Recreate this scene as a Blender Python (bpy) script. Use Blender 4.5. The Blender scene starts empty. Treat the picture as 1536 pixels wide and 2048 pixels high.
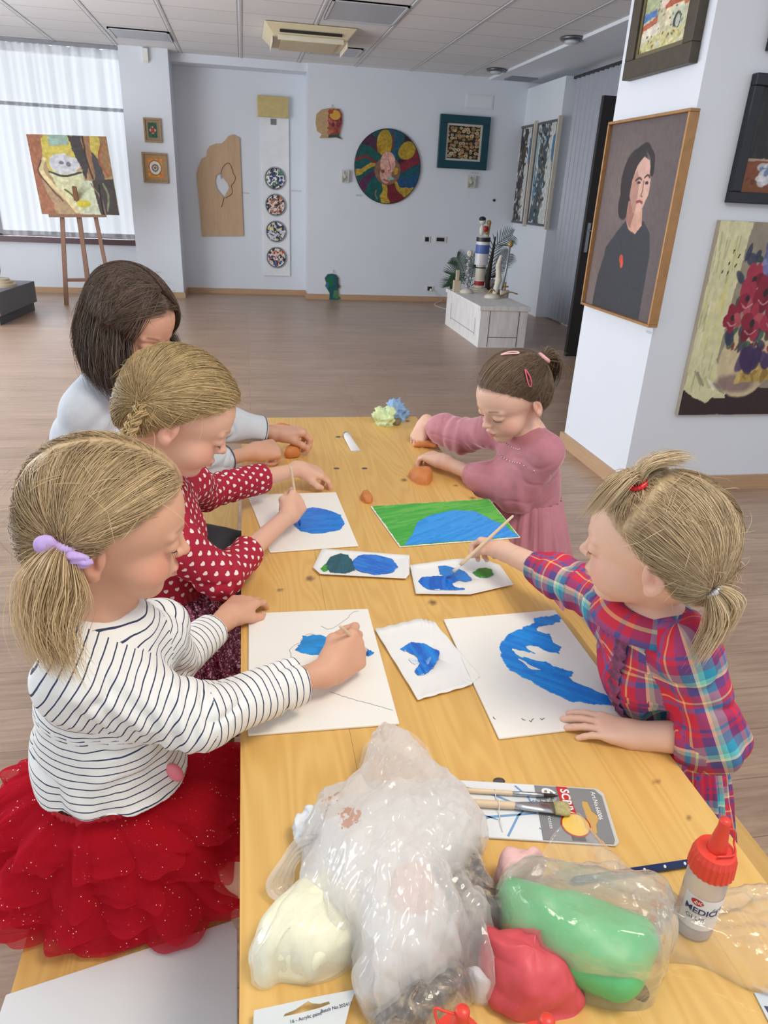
import bpy, math, random
import numpy as np
from mathutils import Vector, Matrix

# ------------------------------------------------------------------ camera, light, exposure
sc = bpy.context.scene
COL = sc.collection
CAMZ = 1.49
FPX, PITCH, ROLL, YAW = 1420.0, .4211, -.0493, .199
def _axes():
    fw = np.array([math.sin(YAW)*math.cos(PITCH), math.cos(YAW)*math.cos(PITCH), -math.sin(PITCH)])
    rt = np.array([math.cos(YAW), -math.sin(YAW), 0.0]); dn = np.cross(fw, rt)
    return math.cos(ROLL)*rt + math.sin(ROLL)*dn, -math.sin(ROLL)*rt + math.cos(ROLL)*dn, fw
CR, CD, CF = _axes()
CM = np.stack([CR, CD, CF], 1)
CAM = np.array([0, 0, CAMZ])
cd = bpy.data.cameras.new('camera'); cam = bpy.data.objects.new('camera', cd); COL.objects.link(cam)
cd.sensor_fit = 'VERTICAL'; cd.sensor_height = 24; cd.sensor_width = 18; cd.lens = FPX/2048*24; cd.clip_start = .05
cam.matrix_world = Matrix(((CR[0], -CD[0], -CF[0], CAM[0]), (CR[1], -CD[1], -CF[1], CAM[1]), (CR[2], -CD[2], -CF[2], CAM[2]), (0, 0, 0, 1)))
sc.camera = cam
sc.view_settings.view_transform = 'Standard'; sc.view_settings.look = 'None'
sc.view_settings.gamma = 1; sc.view_settings.use_curve_mapping = False
sc.view_settings.exposure = 0.0
sc.cycles.max_bounces = 8; sc.cycles.transparent_max_bounces = 24; sc.cycles.caustics_reflective = False; sc.cycles.caustics_refractive = False
sc.cycles.use_denoising = True

w = bpy.data.worlds.new('daylight'); sc.world = w; w.use_nodes = True
bg = w.node_tree.nodes['Background']; bg.inputs[0].default_value = (.86, .92, 1.0, 1); bg.inputs[1].default_value = .95

def area(name, loc, target, sx, sy, power, color):
    l = bpy.data.lights.new(name, 'AREA'); l.shape = 'RECTANGLE'; l.size = sx; l.size_y = sy; l.energy = power; l.color = color
    o = bpy.data.objects.new(name, l); COL.objects.link(o); o.location = loc
    o.rotation_euler = (Vector(target)-Vector(loc)).to_track_quat('-Z', 'Y').to_euler()
    return o
area('window_light_left', (-4.6, 5.0, 1.9), (0, 4.2, .9), 6.0, 2.0, 195, (.84, .92, 1))
area('window_light_far', (-3.0, 12.2, 1.75), (-2.6, 5.0, 1.3), 5.0, 3.2, 900, (.86, .93, 1))
area('added_ceiling_fill', (-4.4, 6.5, .5), (0.5, 7.0, 3.0), 6.0, 1.2, 130, (.92, .95, 1))  # added lamp aimed up to brighten the ceiling, standing in for ground-reflected daylight
area('ceiling_lamp_light', (.9, .2, 2.95), (.4, 1.2, .7), .7, .7, 30, (1, .88, .72))

# ------------------------------------------------------------------ measuring helpers: photo pixel -> point on a real plane
def ray(px, py): return CM @ np.array([px-768.0, py-1024.0, FPX])
def onz(px, py, z): r = ray(px, py); return CAM + (z-CAM[2])/r[2]*r
def ony(px, py, y): r = ray(px, py); return CAM + (y-CAM[1])/r[1]*r
def onx(px, py, x): r = ray(px, py); return CAM + (x-CAM[0])/r[0]*r
def at(px, py, d): return CAM + ray(px, py)/FPX*d
def A3(*v): return np.array(v, float)
def unit(v): v = np.asarray(v, float); return v/np.linalg.norm(v)

# ------------------------------------------------------------------ noise
def _h(i, j, k, seed):
    n = (i.astype(np.int64)*374761393 + j.astype(np.int64)*668265263 + k.astype(np.int64)*2147483647 + seed*974634777) & 0xffffffff
    n = ((n ^ (n >> 13))*1274126177) & 0xffffffff
    return ((n ^ (n >> 16)) & 0xffff)/65535.0
def vnoise(x, y, z=0.0, seed=0):
    x, y, z = np.broadcast_arrays(np.asarray(x, float), np.asarray(y, float), np.asarray(z, float))
    i, j, k = np.floor(x), np.floor(y), np.floor(z); u, v, t = x-i, y-j, z-k
    u, v, t = u*u*(3-2*u), v*v*(3-2*v), t*t*(3-2*t); r = 0
    for a in (0, 1):
        for b in (0, 1):
            for c_ in (0, 1):
                r = r + _h(i+a, j+b, k+c_, seed)*(u if a else 1-u)*(v if b else 1-v)*(t if c_ else 1-t)
    return r*2-1
def fbm(x, y, z=0.0, seed=0, o=3):
    r, a, s = 0, 1.0, 0
    for q in range(o): r = r + a*vnoise(np.asarray(x)*2**q, np.asarray(y)*2**q, np.asarray(z)*2**q, seed+q); s += a; a *= .5
    return r/s
def sstep(a, b, x): t = np.clip((x-a)/(b-a), 0, 1); return t*t*(3-2*t)
def lin(c):
    c = np.asarray(c, float)
    if c.max() > 1: c = c/255.0
    return np.where(c <= .04045, c/12.92, ((c+.055)/1.055)**2.4)

# ------------------------------------------------------------------ materials
MATS = {}
class NT:
    def __init__(s, name):
        s.m = bpy.data.materials.new(name); s.m.use_nodes = True; s.t = s.m.node_tree; s.n = s.t.nodes; s.b = s.n['Principled BSDF']; s.out = s.n['Material Output']
    def node(s, typ, ins={}, **kw):
        n = s.n.new(typ)
        for k, v in kw.items(): setattr(n, k, v)
        for k, v in ins.items(): s.set(n.inputs[k], v)
        return n
    def set(s, sock, v):
        if isinstance(v, bpy.types.NodeSocket): s.t.links.new(v, sock)
        elif isinstance(v, bpy.types.Node): s.t.links.new(v.outputs[0], sock)
        else:
            if hasattr(sock.default_value, '__len__') and hasattr(v, '__len__') and len(sock.default_value) == 4 and len(v) == 3: v = (*v, 1)
            sock.default_value = v
    def math(s, op, a, b=0.0, c=0.0): 
        n = s.node('ShaderNodeMath', operation=op); s.set(n.inputs[0], a); s.set(n.inputs[1], b); s.set(n.inputs[2], c); return n.outputs[0]
    def mix(s, f, a, b, mode='MIX'):
        n = s.n.new('ShaderNodeMix'); n.data_type = 'RGBA'; n.blend_type = mode; s.set(n.inputs[0], f); s.set(n.inputs[6], a); s.set(n.inputs[7], b); return n.outputs[2]
    def ramp(s, f, stops):
        n = s.n.new('ShaderNodeValToRGB'); s.set(n.inputs[0], f); e = n.color_ramp.elements
        while len(e) < len(stops): e.new(.5)
        for x, (p, c) in zip(e, stops): x.position = p; x.color = (*c, 1) if len(c) == 3 else c
        return n.outputs[0]
    def co(s, out='Object', scale=None):
        o = s.node('ShaderNodeTexCoord').outputs[out]
        if scale is None: return o
        n = s.node('ShaderNodeMapping', {0: o}); n.inputs[3].default_value = scale; return n.outputs[0]
    def noise(s, vec, scale, detail=3, rough=.5, dist=0.0):
        n = s.node('ShaderNodeTexNoise', {'Vector': vec, 'Scale': scale, 'Detail': detail, 'Roughness': rough, 'Distortion': dist}); return n.outputs[0]
    def attr(s, name, out=0): return s.node('ShaderNodeAttribute', attribute_name=name).outputs[out]
    def bump(s, h, strength=.2, dist=.01):
        n = s.node('ShaderNodeBump', {'Strength': strength, 'Distance': dist, 'Height': h}); s.set(s.b.inputs['Normal'], n.outputs[0]); return n
    def P(s, **kw):
        for k, v in kw.items(): s.set(s.b.inputs[{'col': 'Base Color', 'rough': 'Roughness', 'metal': 'Metallic', 'spec': 'Specular IOR Level', 'trans': 'Transmission Weight', 'alpha': 'Alpha', 'sss': 'Subsurface Weight', 'coat': 'Coat Weight', 'sheen': 'Sheen Weight', 'ior': 'IOR', 'emit': 'Emission Strength', 'ecol': 'Emission Color'}[k]], v)
        return s
def mat(name, col, rough=.6, metal=0, var=.06, scale=8, bump=0, bscale=60, stretch=(1, 1, 1), spec=.5, **kw):
    if name in MATS: return MATS[name]
    t = NT(name); c = tuple(lin(col)); c2 = tuple(min(1, x*(1-var*2.2)) for x in c); c1 = tuple(min(1, x*(1+var)) for x in c)
    co = t.co('Object', stretch)
    t.P(col=t.mix(t.noise(co, scale), c2, c1), rough=rough, metal=metal, spec=spec, **kw)
    if bump: t.bump(t.noise(co, bscale, 4), bump, .002)
    MATS[name] = t.m; return t.m
def mat_attr(name, rough=.6, attr='Col', bump=0, bscale=300, spec=.4, **kw):
    if name in MATS: return MATS[name]
    t = NT(name); t.P(col=t.attr(attr), rough=rough, spec=spec, **kw)
    if bump: t.bump(t.noise(t.co('Object'), bscale, 3), bump, .001)
    MATS[name] = t.m; return t.m

# ------------------------------------------------------------------ objects
def tag(o, label=None, cat=None, group=None, kind=None):
    if label: o['label'] = label
    if cat: o['category'] = cat
    if group: o['group'] = group
    if kind: o['kind'] = kind
    return o
def empty(name, loc=(0, 0, 0), label=None, cat=None, group=None, rz=0):
    o = bpy.data.objects.new(name, None); COL.objects.link(o); o.location = loc; o.rotation_euler = (0, 0, rz); o.empty_display_size = .05
    return tag(o, label, cat, group)
def mesh_obj(name, V, F, m=None, parent=None, smooth=True, attrs=None, uv=None, world=True):
    """V in world metres; if a parent is given the mesh is stored relative to it."""
    V = np.asarray(V, float)
    if parent is not None and world:
        off = np.array(parent.location); rz = parent.rotation_euler.z
        if parent.parent is not None: off = off+np.array(parent.parent.location)
        V = V-off
        if rz: c_, s_ = math.cos(-rz), math.sin(-rz); V = np.stack([V[:, 0]*c_-V[:, 1]*s_, V[:, 0]*s_+V[:, 1]*c_, V[:, 2]], 1)
    me = bpy.data.meshes.new(name)
    if isinstance(F, np.ndarray) and F.ndim == 2 and len(F):
        k = F.shape[1]; me.vertices.add(len(V)); me.vertices.foreach_set('co', V.astype(np.float32).ravel())
        me.loops.add(F.size); me.loops.foreach_set('vertex_index', F.astype(np.int32).ravel())
        me.polygons.add(len(F)); me.polygons.foreach_set('loop_start', np.arange(0, F.size, k, dtype=np.int32))
        try: me.polygons.foreach_set('loop_total', np.full(len(F), k, dtype=np.int32))
        except Exception: pass
        me.update(calc_edges=True); me.validate()
    else:
        me.from_pydata([tuple(v) for v in V], [], [tuple(int(i) for i in f) for f in F]); me.update()
    if smooth: me.polygons.foreach_set('use_smooth', np.ones(len(me.polygons), bool))
    for k, a in (attrs or {}).items():
        a = np.asarray(a, np.float32)
        if a.ndim == 1: at_ = me.attributes.new(k, 'FLOAT', 'POINT'); at_.data.foreach_set('value', a)
        else:
            at_ = me.attributes.new(k, 'FLOAT_COLOR', 'POINT')
            if a.shape[1] == 3: a = np.concatenate([a, np.ones((len(a), 1), np.float32)], 1)
            at_.data.foreach_set('color', a.ravel())
    if uv is not None: l = me.uv_layers.new(name='UVMap'); l.data.foreach_set('uv', np.asarray(uv, np.float32).ravel())
    o = bpy.data.objects.new(name, me); COL.objects.link(o)
    if m: me.materials.append(m)
    if parent is not None: o.parent = parent
    return o
class MB:
    """collects simple solids into ONE mesh"""
    def __init__(s): s.V = []; s.F = []; s.n = 0
    def add(s, V, F):
        V = np.asarray(V, float); s.V.append(V); s.F += [tuple(int(i)+s.n for i in f) for f in F]; s.n += len(V); return s
    def hexa(s, P, bev=0):
        P = np.asarray(P, float)     # 8 points: bottom 4 ccw, top 4 ccw
        return s.add(P, [(3, 2, 1, 0), (4, 5, 6, 7), (0, 1, 5, 4), (1, 2, 6, 5), (2, 3, 7, 6), (3, 0, 4, 7)])
    def box(s, a, b):
        a, b = np.minimum(a, b), np.maximum(a, b)
        return s.hexa([(a[0], a[1], a[2]), (b[0], a[1], a[2]), (b[0], b[1], a[2]), (a[0], b[1], a[2]), (a[0], a[1], b[2]), (b[0], a[1], b[2]), (b[0], b[1], b[2]), (a[0], b[1], b[2])])
    def prism(s, pts, d):
        """pts: planar outline (3D), extruded by vector d"""
        pts = np.asarray(pts, float); n = len(pts); V = np.concatenate([pts, pts+np.asarray(d)])
        return s.add(V, [tuple(range(n))[::-1], tuple(range(n, 2*n))]+[(i, (i+1) % n, n+(i+1) % n, n+i) for i in range(n)])
    def tube(s, P, R, n=8, cap=True):
        V, F = tube(P, R, n, cap); return s.add(V, F)
    def lathe(s, prof, loc=(0, 0, 0), n=24, rot=None, sc=(1, 1, 1)):
        a = np.linspace(0, 2*np.pi, n, endpoint=False); V = []; F = []
        for r, z in prof: V += [(r*math.cos(t), r*math.sin(t), z) for t in a]
        V = np.array(V)*np.array(sc)
        if rot is not None: V = V@np.asarray(rot).T
        for i in range(len(prof)-1):
            F += [(i*n+j, i*n+(j+1) % n, (i+1)*n+(j+1) % n, (i+1)*n+j) for j in range(n)]
        F += [tuple(range(n))[::-1], tuple(range((len(prof)-1)*n, len(prof)*n))]
        return s.add(V+np.array(loc), F)
    def build(s, name, m, parent=None, smooth=False, bevel=0, **kw):
        o = mesh_obj(name, np.concatenate(s.V), s.F, m, parent, smooth, **kw)
        if bevel:
            b = o.modifiers.new('bevel', 'BEVEL'); b.width = bevel; b.segments = 2; b.limit_method = 'ANGLE'; b.angle_limit = .7
        return o
def frames(P):
    P = np.asarray(P, float); T = np.gradient(P, axis=0); T /= np.linalg.norm(T, axis=1)[:, None]+1e-12
    N = np.zeros_like(T); a = A3(0, 0, 1) if abs(T[0][2]) < .9 else A3(1, 0, 0)
    v = unit(np.cross(T[0], a))
    for i in range(len(P)): v = v-T[i]*(v@T[i]); v = unit(v); N[i] = v
    return T, N, np.cross(T, N)
def tube(P, R, n=8, cap=True):
    P = np.asarray(P, float); R = np.broadcast_to(np.asarray(R, float), (len(P),)); T, N, B = frames(P)
    a = np.linspace(0, 2*np.pi, n, endpoint=False)
    V = (P[:, None]+R[:, None, None]*(np.cos(a)[None, :, None]*N[:, None]+np.sin(a)[None, :, None]*B[:, None])).reshape(-1, 3)
    F = [(i*n+j, i*n+(j+1) % n, (i+1)*n+(j+1) % n, (i+1)*n+j) for i in range(len(P)-1) for j in range(n)]
    if cap: F += [tuple(range(n))[::-1], tuple(range((len(P)-1)*n, len(P)*n))]
    return V, F
def bez(P, n=24):
    """Catmull-Rom through points"""
    P = np.asarray(P, float); Q = np.concatenate([[2*P[0]-P[1]], P, [2*P[-1]-P[-2]]]); out = []; m = len(P)-1
    for u in np.linspace(0, m-1e-9, n):
        i = int(u); t = u-i; a, b, c_, d = Q[i:i+4]
        out.append(.5*((2*b)+(-a+c_)*t+(2*a-5*b+4*c_-d)*t*t+(-a+3*b-3*c_+d)*t**3))
    return np.array(out)
def box(name, a, b, m, parent=None, bevel=0, **kw):
    o = MB().box(a, b).build(name, m, parent, bevel=bevel); return tag(o, **kw) if kw else o
def gridmesh(nu, nv, wrap=False):
    I = np.arange(nu*nv).reshape(nu, nv)
    if wrap: I = np.concatenate([I, I[:, :1]], 1)
    return np.stack([I[:-1, :-1], I[1:, :-1], I[1:, 1:], I[:-1, 1:]], -1).reshape(-1, 4)
def text(name, s, size, origin, ux, uy, m, parent, ext=.0004, bold=0.0):
    c_ = bpy.data.curves.new('t', 'FONT'); c_.body = s; c_.size = size; c_.extrude = ext; c_.offset = bold; c_.resolution_u = 3
    o = bpy.data.objects.new('t', c_); COL.objects.link(o); dg = bpy.context.evaluated_depsgraph_get()
    me = bpy.data.meshes.new_from_object(o.evaluated_get(dg)); V = np.zeros(len(me.vertices)*3); me.vertices.foreach_get('co', V); V = V.reshape(-1, 3)
    F = [tuple(p.vertices) for p in me.polygons]; bpy.data.objects.remove(o)
    ux, uy = unit(ux), unit(uy); W = np.asarray(origin)+V[:, :1]*ux+V[:, 1:2]*uy+V[:, 2:]*np.cross(ux, uy)
    return mesh_obj(name, W, F, m, parent, smooth=False)

# ------------------------------------------------------------------ solid modelling with distance fields
class SDF:
    def __init__(s): s.ops = []
    def cone(s, a, b, ra, rb, k=.01, op=1): 
        a, b = np.asarray(a, float), np.asarray(b, float); R = max(ra, rb)
        s.ops.append(('c', a, b, ra, rb, k, op, np.minimum(a, b)-R, np.maximum(a, b)+R)); return s
    def chain(s, P, R, k=.01):
        for i in range(len(P)-1): s.cone(P[i], P[i+1], R[i], R[i+1], k)
        return s
    def ell(s, c_, r, R=None, k=.01, op=1):
        r = np.asarray(r, float)*np.ones(3); R = np.eye(3) if R is None else np.asarray(R); m = r.max()
        s.ops.append(('e', np.asarray(c_, float), r, R, None, k, op, c_-m, c_+m)); return s
    def cut(s, p, n, c0=None, rad=None, k=.002):
        """remove everything on the +n side of the plane (within rad of c0)"""
        p = np.asarray(p, float); s.ops.append(('p', p, unit(n), rad, None, k, 0, p-(rad or 9), p+(rad or 9))); return s
    @staticmethod
    def _ev(o, P):
        if o[0] == 'c':
            a, b = o[1], o[2]; ab = b-a; L = ab@ab+1e-12; t = np.clip(((P-a)@ab)/L, 0, 1)
            return np.linalg.norm(P-a-t[..., None]*ab, axis=-1)-(o[3]+(o[4]-o[3])*t)
        if o[0] == 'e':
            q = (P-o[1])@o[3]; k0 = np.linalg.norm(q/o[2], axis=-1); k1 = np.linalg.norm(q/o[2]**2, axis=-1)+1e-9; return k0*(k0-1)/k1
        d = (P-o[1])@o[2]
        if o[3]: d = np.minimum(d, o[3]-np.linalg.norm(P-o[1], axis=-1))
        return d
    @staticmethod
    def _comb(d, e, o):
        k = o[5]
        if o[6] == 1: h = np.maximum(k-np.abs(d-e), 0)/k; return np.minimum(d, e)-h*h*k*.25
        if o[6] == -1: e = -e
        h = np.maximum(k-np.abs(d-e), 0)/k; return np.maximum(d, e)+h*h*k*.25
    def field(s, P):
        d = np.full(P.shape[:-1], 9.0)
        for o in s.ops: d = s._comb(d, s._ev(o, P), o)
        return d
    def bounds(s):
        lo = np.min([o[7] for o in s.ops if o[6] == 1], 0); hi = np.max([o[8] for o in s.ops if o[6] == 1], 0); return lo, hi
    def mesh(s, h, lo=None, hi=None):
        l, u = s.bounds(); lo = l-3*h if lo is None else np.maximum(lo, l-3*h); hi = u+3*h if hi is None else np.minimum(hi, u+3*h)
        n = np.ceil((hi-lo)/h).astype(int)+1; ax = [lo[i]+h*np.arange(n[i]) for i in range(3)]
        d = np.full(n, 1.0)
        for o in s.ops:
            mg = .03+o[5] if o[6] == 1 else o[5]+2*h
            i0 = np.clip(np.floor((o[7]-mg-lo)/h).astype(int), 0, n); i1 = np.clip(np.ceil((o[8]+mg-lo)/h).astype(int)+1, 0, n)
            if (i1 <= i0).any(): continue
            sl = tuple(slice(a, b) for a, b in zip(i0, i1)); P = np.stack(np.meshgrid(*[ax[q][sl[q]] for q in range(3)], indexing='ij'), -1)
            d[sl] = s._comb(d[sl], s._ev(o, P), o)
        return surfnet(d, lo, h)
    def normals(s, P, e=.0006):
        g = np.stack([s.field(P+np.eye(3)[i]*e)-s.field(P-np.eye(3)[i]*e) for i in range(3)], -1); return g/(np.linalg.norm(g, axis=-1, keepdims=True)+1e-12)
def surfnet(d, lo, h):
    s = d < 0; n = np.array(d.shape)-1; C = [(a, b, c_) for a in (0, 1) for b in (0, 1) for c_ in (0, 1)]
    sub = lambda A, o: A[o[0]:o[0]+n[0], o[1]:o[1]+n[1], o[2]:o[2]+n[2]]
    al = np.ones(n, bool); an = np.zeros(n, bool)
    for o in C: q = sub(s, o); al &= q; an |= q
    cells = np.argwhere(an & ~al); idx = np.full(n, -1); idx[tuple(cells.T)] = np.arange(len(cells))
    acc = np.zeros((len(cells), 3)); cnt = np.zeros(len(cells)); dv = {o: d[tuple((cells+o).T)] for o in C}
    for a in C:
        for b in C:
            if sum(b) == sum(a)+1 and all(y >= x for x, y in zip(a, b)):
                A_, B_ = dv[a], dv[b]; m = (A_ < 0) != (B_ < 0); t = np.where(m, A_/np.where(m, A_-B_, 1), 0)[:, None]
                acc += m[:, None]*(np.array(a)+t*(np.array(b)-np.array(a))); cnt += m
    V = lo+h*(cells+acc/cnt[:, None]); Fs = []
    for ax in range(3):
        o1, o2 = [(1, 2), (2, 0), (0, 1)][ax]; e = [0, 0, 0]; e[ax] = 1
        a = s[tuple(slice(0, -1) if i == ax else slice(None) for i in range(3))]; b = s[tuple(slice(1, None) if i == ax else slice(None) for i in range(3))]
        E = np.argwhere(a != b); E = E[(E[:, o1] > 0) & (E[:, o2] > 0) & (E[:, o1] < n[o1]) & (E[:, o2] < n[o2])]
        if not len(E): continue
        fl = a[tuple(E.T)]; u = np.zeros(3, int); u[o1] = 1; v = np.zeros(3, int); v[o2] = 1
        q = np.stack([idx[tuple((E-u-v).T)], idx[tuple((E-v).T)], idx[tuple(E.T)], idx[tuple((E-u).T)]], 1)
        q[~fl] = q[~fl][:, ::-1]; Fs.append(q)
    return V, np.concatenate(Fs) if Fs else np.zeros((0, 4), int)
def vnormals(V, F):
    n = np.cross(V[F[:, 2]]-V[F[:, 0]], V[F[:, 3]]-V[F[:, 1]]); N = np.zeros_like(V)
    for i in range(4): np.add.at(N, F[:, i], n)
    return N/(np.linalg.norm(N, axis=1, keepdims=True)+1e-15)
def join(parts):
    V = []; F = []; k = 0
    for v, f in parts:
        if len(f): V.append(v); F.append(f+k); k += len(v)
    return np.concatenate(V), np.concatenate(F)
# ================================================================== THE ROOM
YB, YN, YC, YW, HC = 11.05, 11.45, 10.88, 11.12, 3.03
XR = 4.0
white = mat('white_wall_paint', (226, 232, 240), .75, var=.02, scale=2, bump=.05, bscale=90)
white2 = mat('white_panel_paint', (230, 236, 242), .6, var=.015, scale=2)
skirt_wood = mat('beech_skirting', (196, 160, 125), .45, var=.12, scale=30, stretch=(.2, .2, 6))

def floor_mat():
    t = NT('laminate_floor'); o = t.co('Object')
    br = t.node('ShaderNodeTexBrick', {'Vector': o, 'Scale': 1.0, 'Mortar Size': .0012, 'Brick Width': 1.25, 'Row Height': .19, 'Color1': (.30, .30, .30), 'Color2': (.7, .7, .7), 'Mortar': (0, 0, 0)}); br.offset = .37
    st = t.node('ShaderNodeMapping', {0: o}); st.inputs[3].default_value = (1.3, 16, 1)
    g = t.noise(st.outputs[0], 3.0, 6, .62, .6)
    m2 = t.node('ShaderNodeMapping', {0: o}); m2.inputs[3].default_value = (.6, 3.2, 1)
    g2 = t.noise(m2.outputs[0], 1.6, 3)
    a = t.ramp(t.math('ADD', t.math('MULTIPLY', g, .65), t.math('MULTIPLY', g2, .35)), [(.28, tuple(lin((140, 112, 92)))), (.5, tuple(lin((172, 144, 122)))), (.74, tuple(lin((194, 168, 146))))])
    b = t.mix(.16, a, br.outputs[0], 'OVERLAY')
    c = t.mix(t.math('MULTIPLY', br.outputs[1], .55), b, (.05, .035, .028, 1))
    t.P(col=c, rough=t.math('ADD', t.math('MULTIPLY', g, .14), .27), spec=.5); t.bump(g, .04, .002); return t.m
def struct(name, a, b, m, **kw): o = box(name, a, b, m, **kw); o['kind'] = 'structure'; return o
struct('floor', (-6, -1.5, -.1), (6.5, 12.4, 0), floor_mat())

# ceiling : grid of suspended tiles as one surface material, profile seams by real geometry inside one mesh
def ceil_mat():
    t = NT('ceiling_tiles'); o = t.co('Object')
    br = t.node('ShaderNodeTexBrick', {'Vector': o, 'Scale': 1.0, 'Mortar Size': .006, 'Mortar Smooth': .2, 'Brick Width': .76, 'Row Height': .60, 'Color1': (.84, .84, .85), 'Color2': (.79, .79, .80), 'Mortar': (.40, .40, .41)}); br.offset = 0
    n = t.noise(o, 260, 2); c = t.mix(t.math('MULTIPLY', n, .25), br.outputs[0], (.6, .6, .61, 1))
    t.P(col=c, rough=.85); t.bump(t.math('SUBTRACT', t.math('MULTIPLY', n, .3), br.outputs[1]), .5, .006); return t.m
cm = ceil_mat()
def plane_obj(name, P, m, parent=None): return mesh_obj(name, P, [tuple(range(len(P)))], m, parent, smooth=False)
c = MB().box((-6, 2.0, HC), (6.5, 12.4, HC+.1)).build('ceiling', cm); c['kind'] = 'structure'; c.location = (.0, .0, 0)
g = MB()
for i in range(-7, 9): x = .03+.757*i; g.box((x-.011, 2.0, HC-.006), (x+.011, 11.4, HC+.02))
g = g.build('trim_1', mat('ceiling_rail_metal', (200, 203, 208), .4)); g['kind'] = 'structure'
g = MB().box((3.42, 2, HC-.03), (6.4, 11.05, HC+.01)).build('trim_2', white2); g['kind'] = 'structure'

# walls
struct('wall_back', (.9, YB, 0), (XR+.3, YB+.5, HC), white)
struct('wall_niche', (-1.0, YN, 0), (.95, YN+.1, HC), white)
struct('wall_niche_lintel', (-.88, YN-.55+.2, 2.93), (.93, YN+.05, HC), white).name = 'trim_3'
struct('wall_column', (-1.48, YC, 0), (-.88, YN+.1, HC), white)
# window wall left of the column: parapet, sill and curtains
struct('wall_window', (-6, YW, 0), (-1.46, YW+.25, .70), white)
struct('trim_4', (-6, YW-.07, .665), (-1.46, YW+.2, .74), mat('dark_red_sill', (84, 54, 60), .4))
fr = MB()
for x in (-1.5, -3.3, -4.9): fr.box((x-.03, YW+.12, .73), (x+.03, YW+.18, HC))
fr.box((-6, YW+.12, 2.32), (-1.46, YW+.18, 2.36)).box((-6, YW+.12, .73), (-1.46, YW+.18, .80))
fw_ = fr.build('window_1', mat('window_frame_white', (226, 228, 232), .4)); fw_['kind'] = 'structure'
gl = NT('window_glass'); gl.P(col=(1, 1, 1, 1), rough=0.0, trans=1.0, ior=1.02); 
gp = MB().box((-6, YW+.147, .75), (-1.46, YW+.153, HC)).build('pane', gl.m, fw_)
# curtain
def curtain():
    t = NT('sheer_curtain'); tr = t.node('ShaderNodeBsdfTranslucent', {0: (.93, .95, 1, 1)}); tp = t.node('ShaderNodeBsdfTransparent', {0: (1, 1, 1, 1)})
    df = t.node('ShaderNodeBsdfDiffuse', {0: (.86, .88, .93, 1)})
    a = t.node('ShaderNodeMixShader', {0: .55, 1: df, 2: tr}); b = t.node('ShaderNodeMixShader', {0: .05, 1: a, 2: tp}); t.t.links.new(b.outputs[0], t.out.inputs[0])
    root = empty('sheer_curtain', (-2.9, YW-.12, .7), 'white sheer floor-cloth curtain hanging over the big window', 'curtain')
    root['label'] = 'long sheer white curtain covering the big window behind the easel'
    nu, nv = 420, 12; u = np.linspace(0, 1, nu); x = -5.4+u*(5.4-1.50)
    V = []
    for j in range(nv):
        z = .765+(2.985-.765)*j/(nv-1); k = j/(nv-1)
        f = .030*np.sin(x*26+2.2*np.sin(x*3.1))+.02*np.sin(x*61+3*np.sin(x*5)+k*.8)
        V.append(np.stack([x-.16*(1-k)**1.0*0+.02*np.sin(x*7)*(1-k), YW-.14+f*(.75+.25*k), np.full(nu, z)+.012*np.sin(x*9)*(1-k)], 1))
    V = np.stack(V, 1).reshape(-1, 3)
    mesh_obj('cloth', V, gridmesh(nu, nv), t.m, root)
    MB().box((-5.6, YW-.17, 2.985), (-1.5, YW-.11, 3.02)).build('curtain_rail', mat('rail_grey', (150, 152, 158), .4), root)
curtain()
# right-hand side: white board wall, folding partition, door
struct('wall_right', (XR, 9.72, 0), (XR+.4, YB, 2.93), white2)
struct('wall_right_far', (6.2, -1.5, 0), (6.4, YB, HC), white).name = 'wall_right_outer'
r = MB()
for i in range(20):
    y = 9.70-.125*i; r.prism([(4.16, y, .02), (4.11, y-.055, .02), (4.11, y-.075, .02), (4.16, y-.117, .02), (4.2, y-.117, .02), (4.2, y, .02)], (0, 0, 2.88))
part_root = empty('folding_partition', (4.16, 8.5, 0), 'grey ribbed folding partition beside the dark door, right of the twin pictures', 'partition')
r.build('panels', mat('partition_grey', (168, 173, 184), .35, var=.05), part_root)
MB().box((4.10, 7.2, 2.9), (4.22, 9.72, 2.93)).build('top_track', mat('dark_track', (50, 50, 54), .5), part_root)
d = MB().box((3.27, 7.0, .02), (4.0, 7.05, 2.40)).build('door_1', mat('dark_door', (38, 34, 34), .4)); d['kind'] = 'structure'
MB().box((3.295, 6.985, 1.05), (3.325, 7.0, 1.32)).tube([(3.31, 6.99, 1.25), (3.31, 6.95, 1.25), (3.42, 6.95, 1.25)], .009).build('door_handle', mat('steel', (190, 195, 200), .25, .9), d)

# pillar (two faces carry pictures)
XP, YP = 2.07, 3.44
struct('wall_pillar', (XP, YP, 0), (5.0, 4.27, 3.2), white)

# skirting boards
def skirt(n, a, b): o = struct(n, a, b, skirt_wood); return o
skirt('baseboard_back', (.9, YB-.02, 0), (XR, YB, .075))
skirt('baseboard_niche', (-.88, YN-.02, 0), (.88, YN, .075))
skirt('baseboard_return', (.88, YB-.02, 0), (.9, YN, .075))
skirt('baseboard_column', (-1.5, YC-.02, 0), (-.86, YC, .075))
skirt('baseboard_column_side', (-.88, YC, 0), (-.86, YN-.02, .075))
skirt('baseboard_window', (-6, YW-.02, 0), (-1.48, YW, .075))
skirt('baseboard_pillar_left', (XP-.022, YP-.022, 0), (XP, 4.29, .085))
skirt('baseboard_pillar_front', (XP, YP-.022, 0), (5.0, YP, .085))

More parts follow.
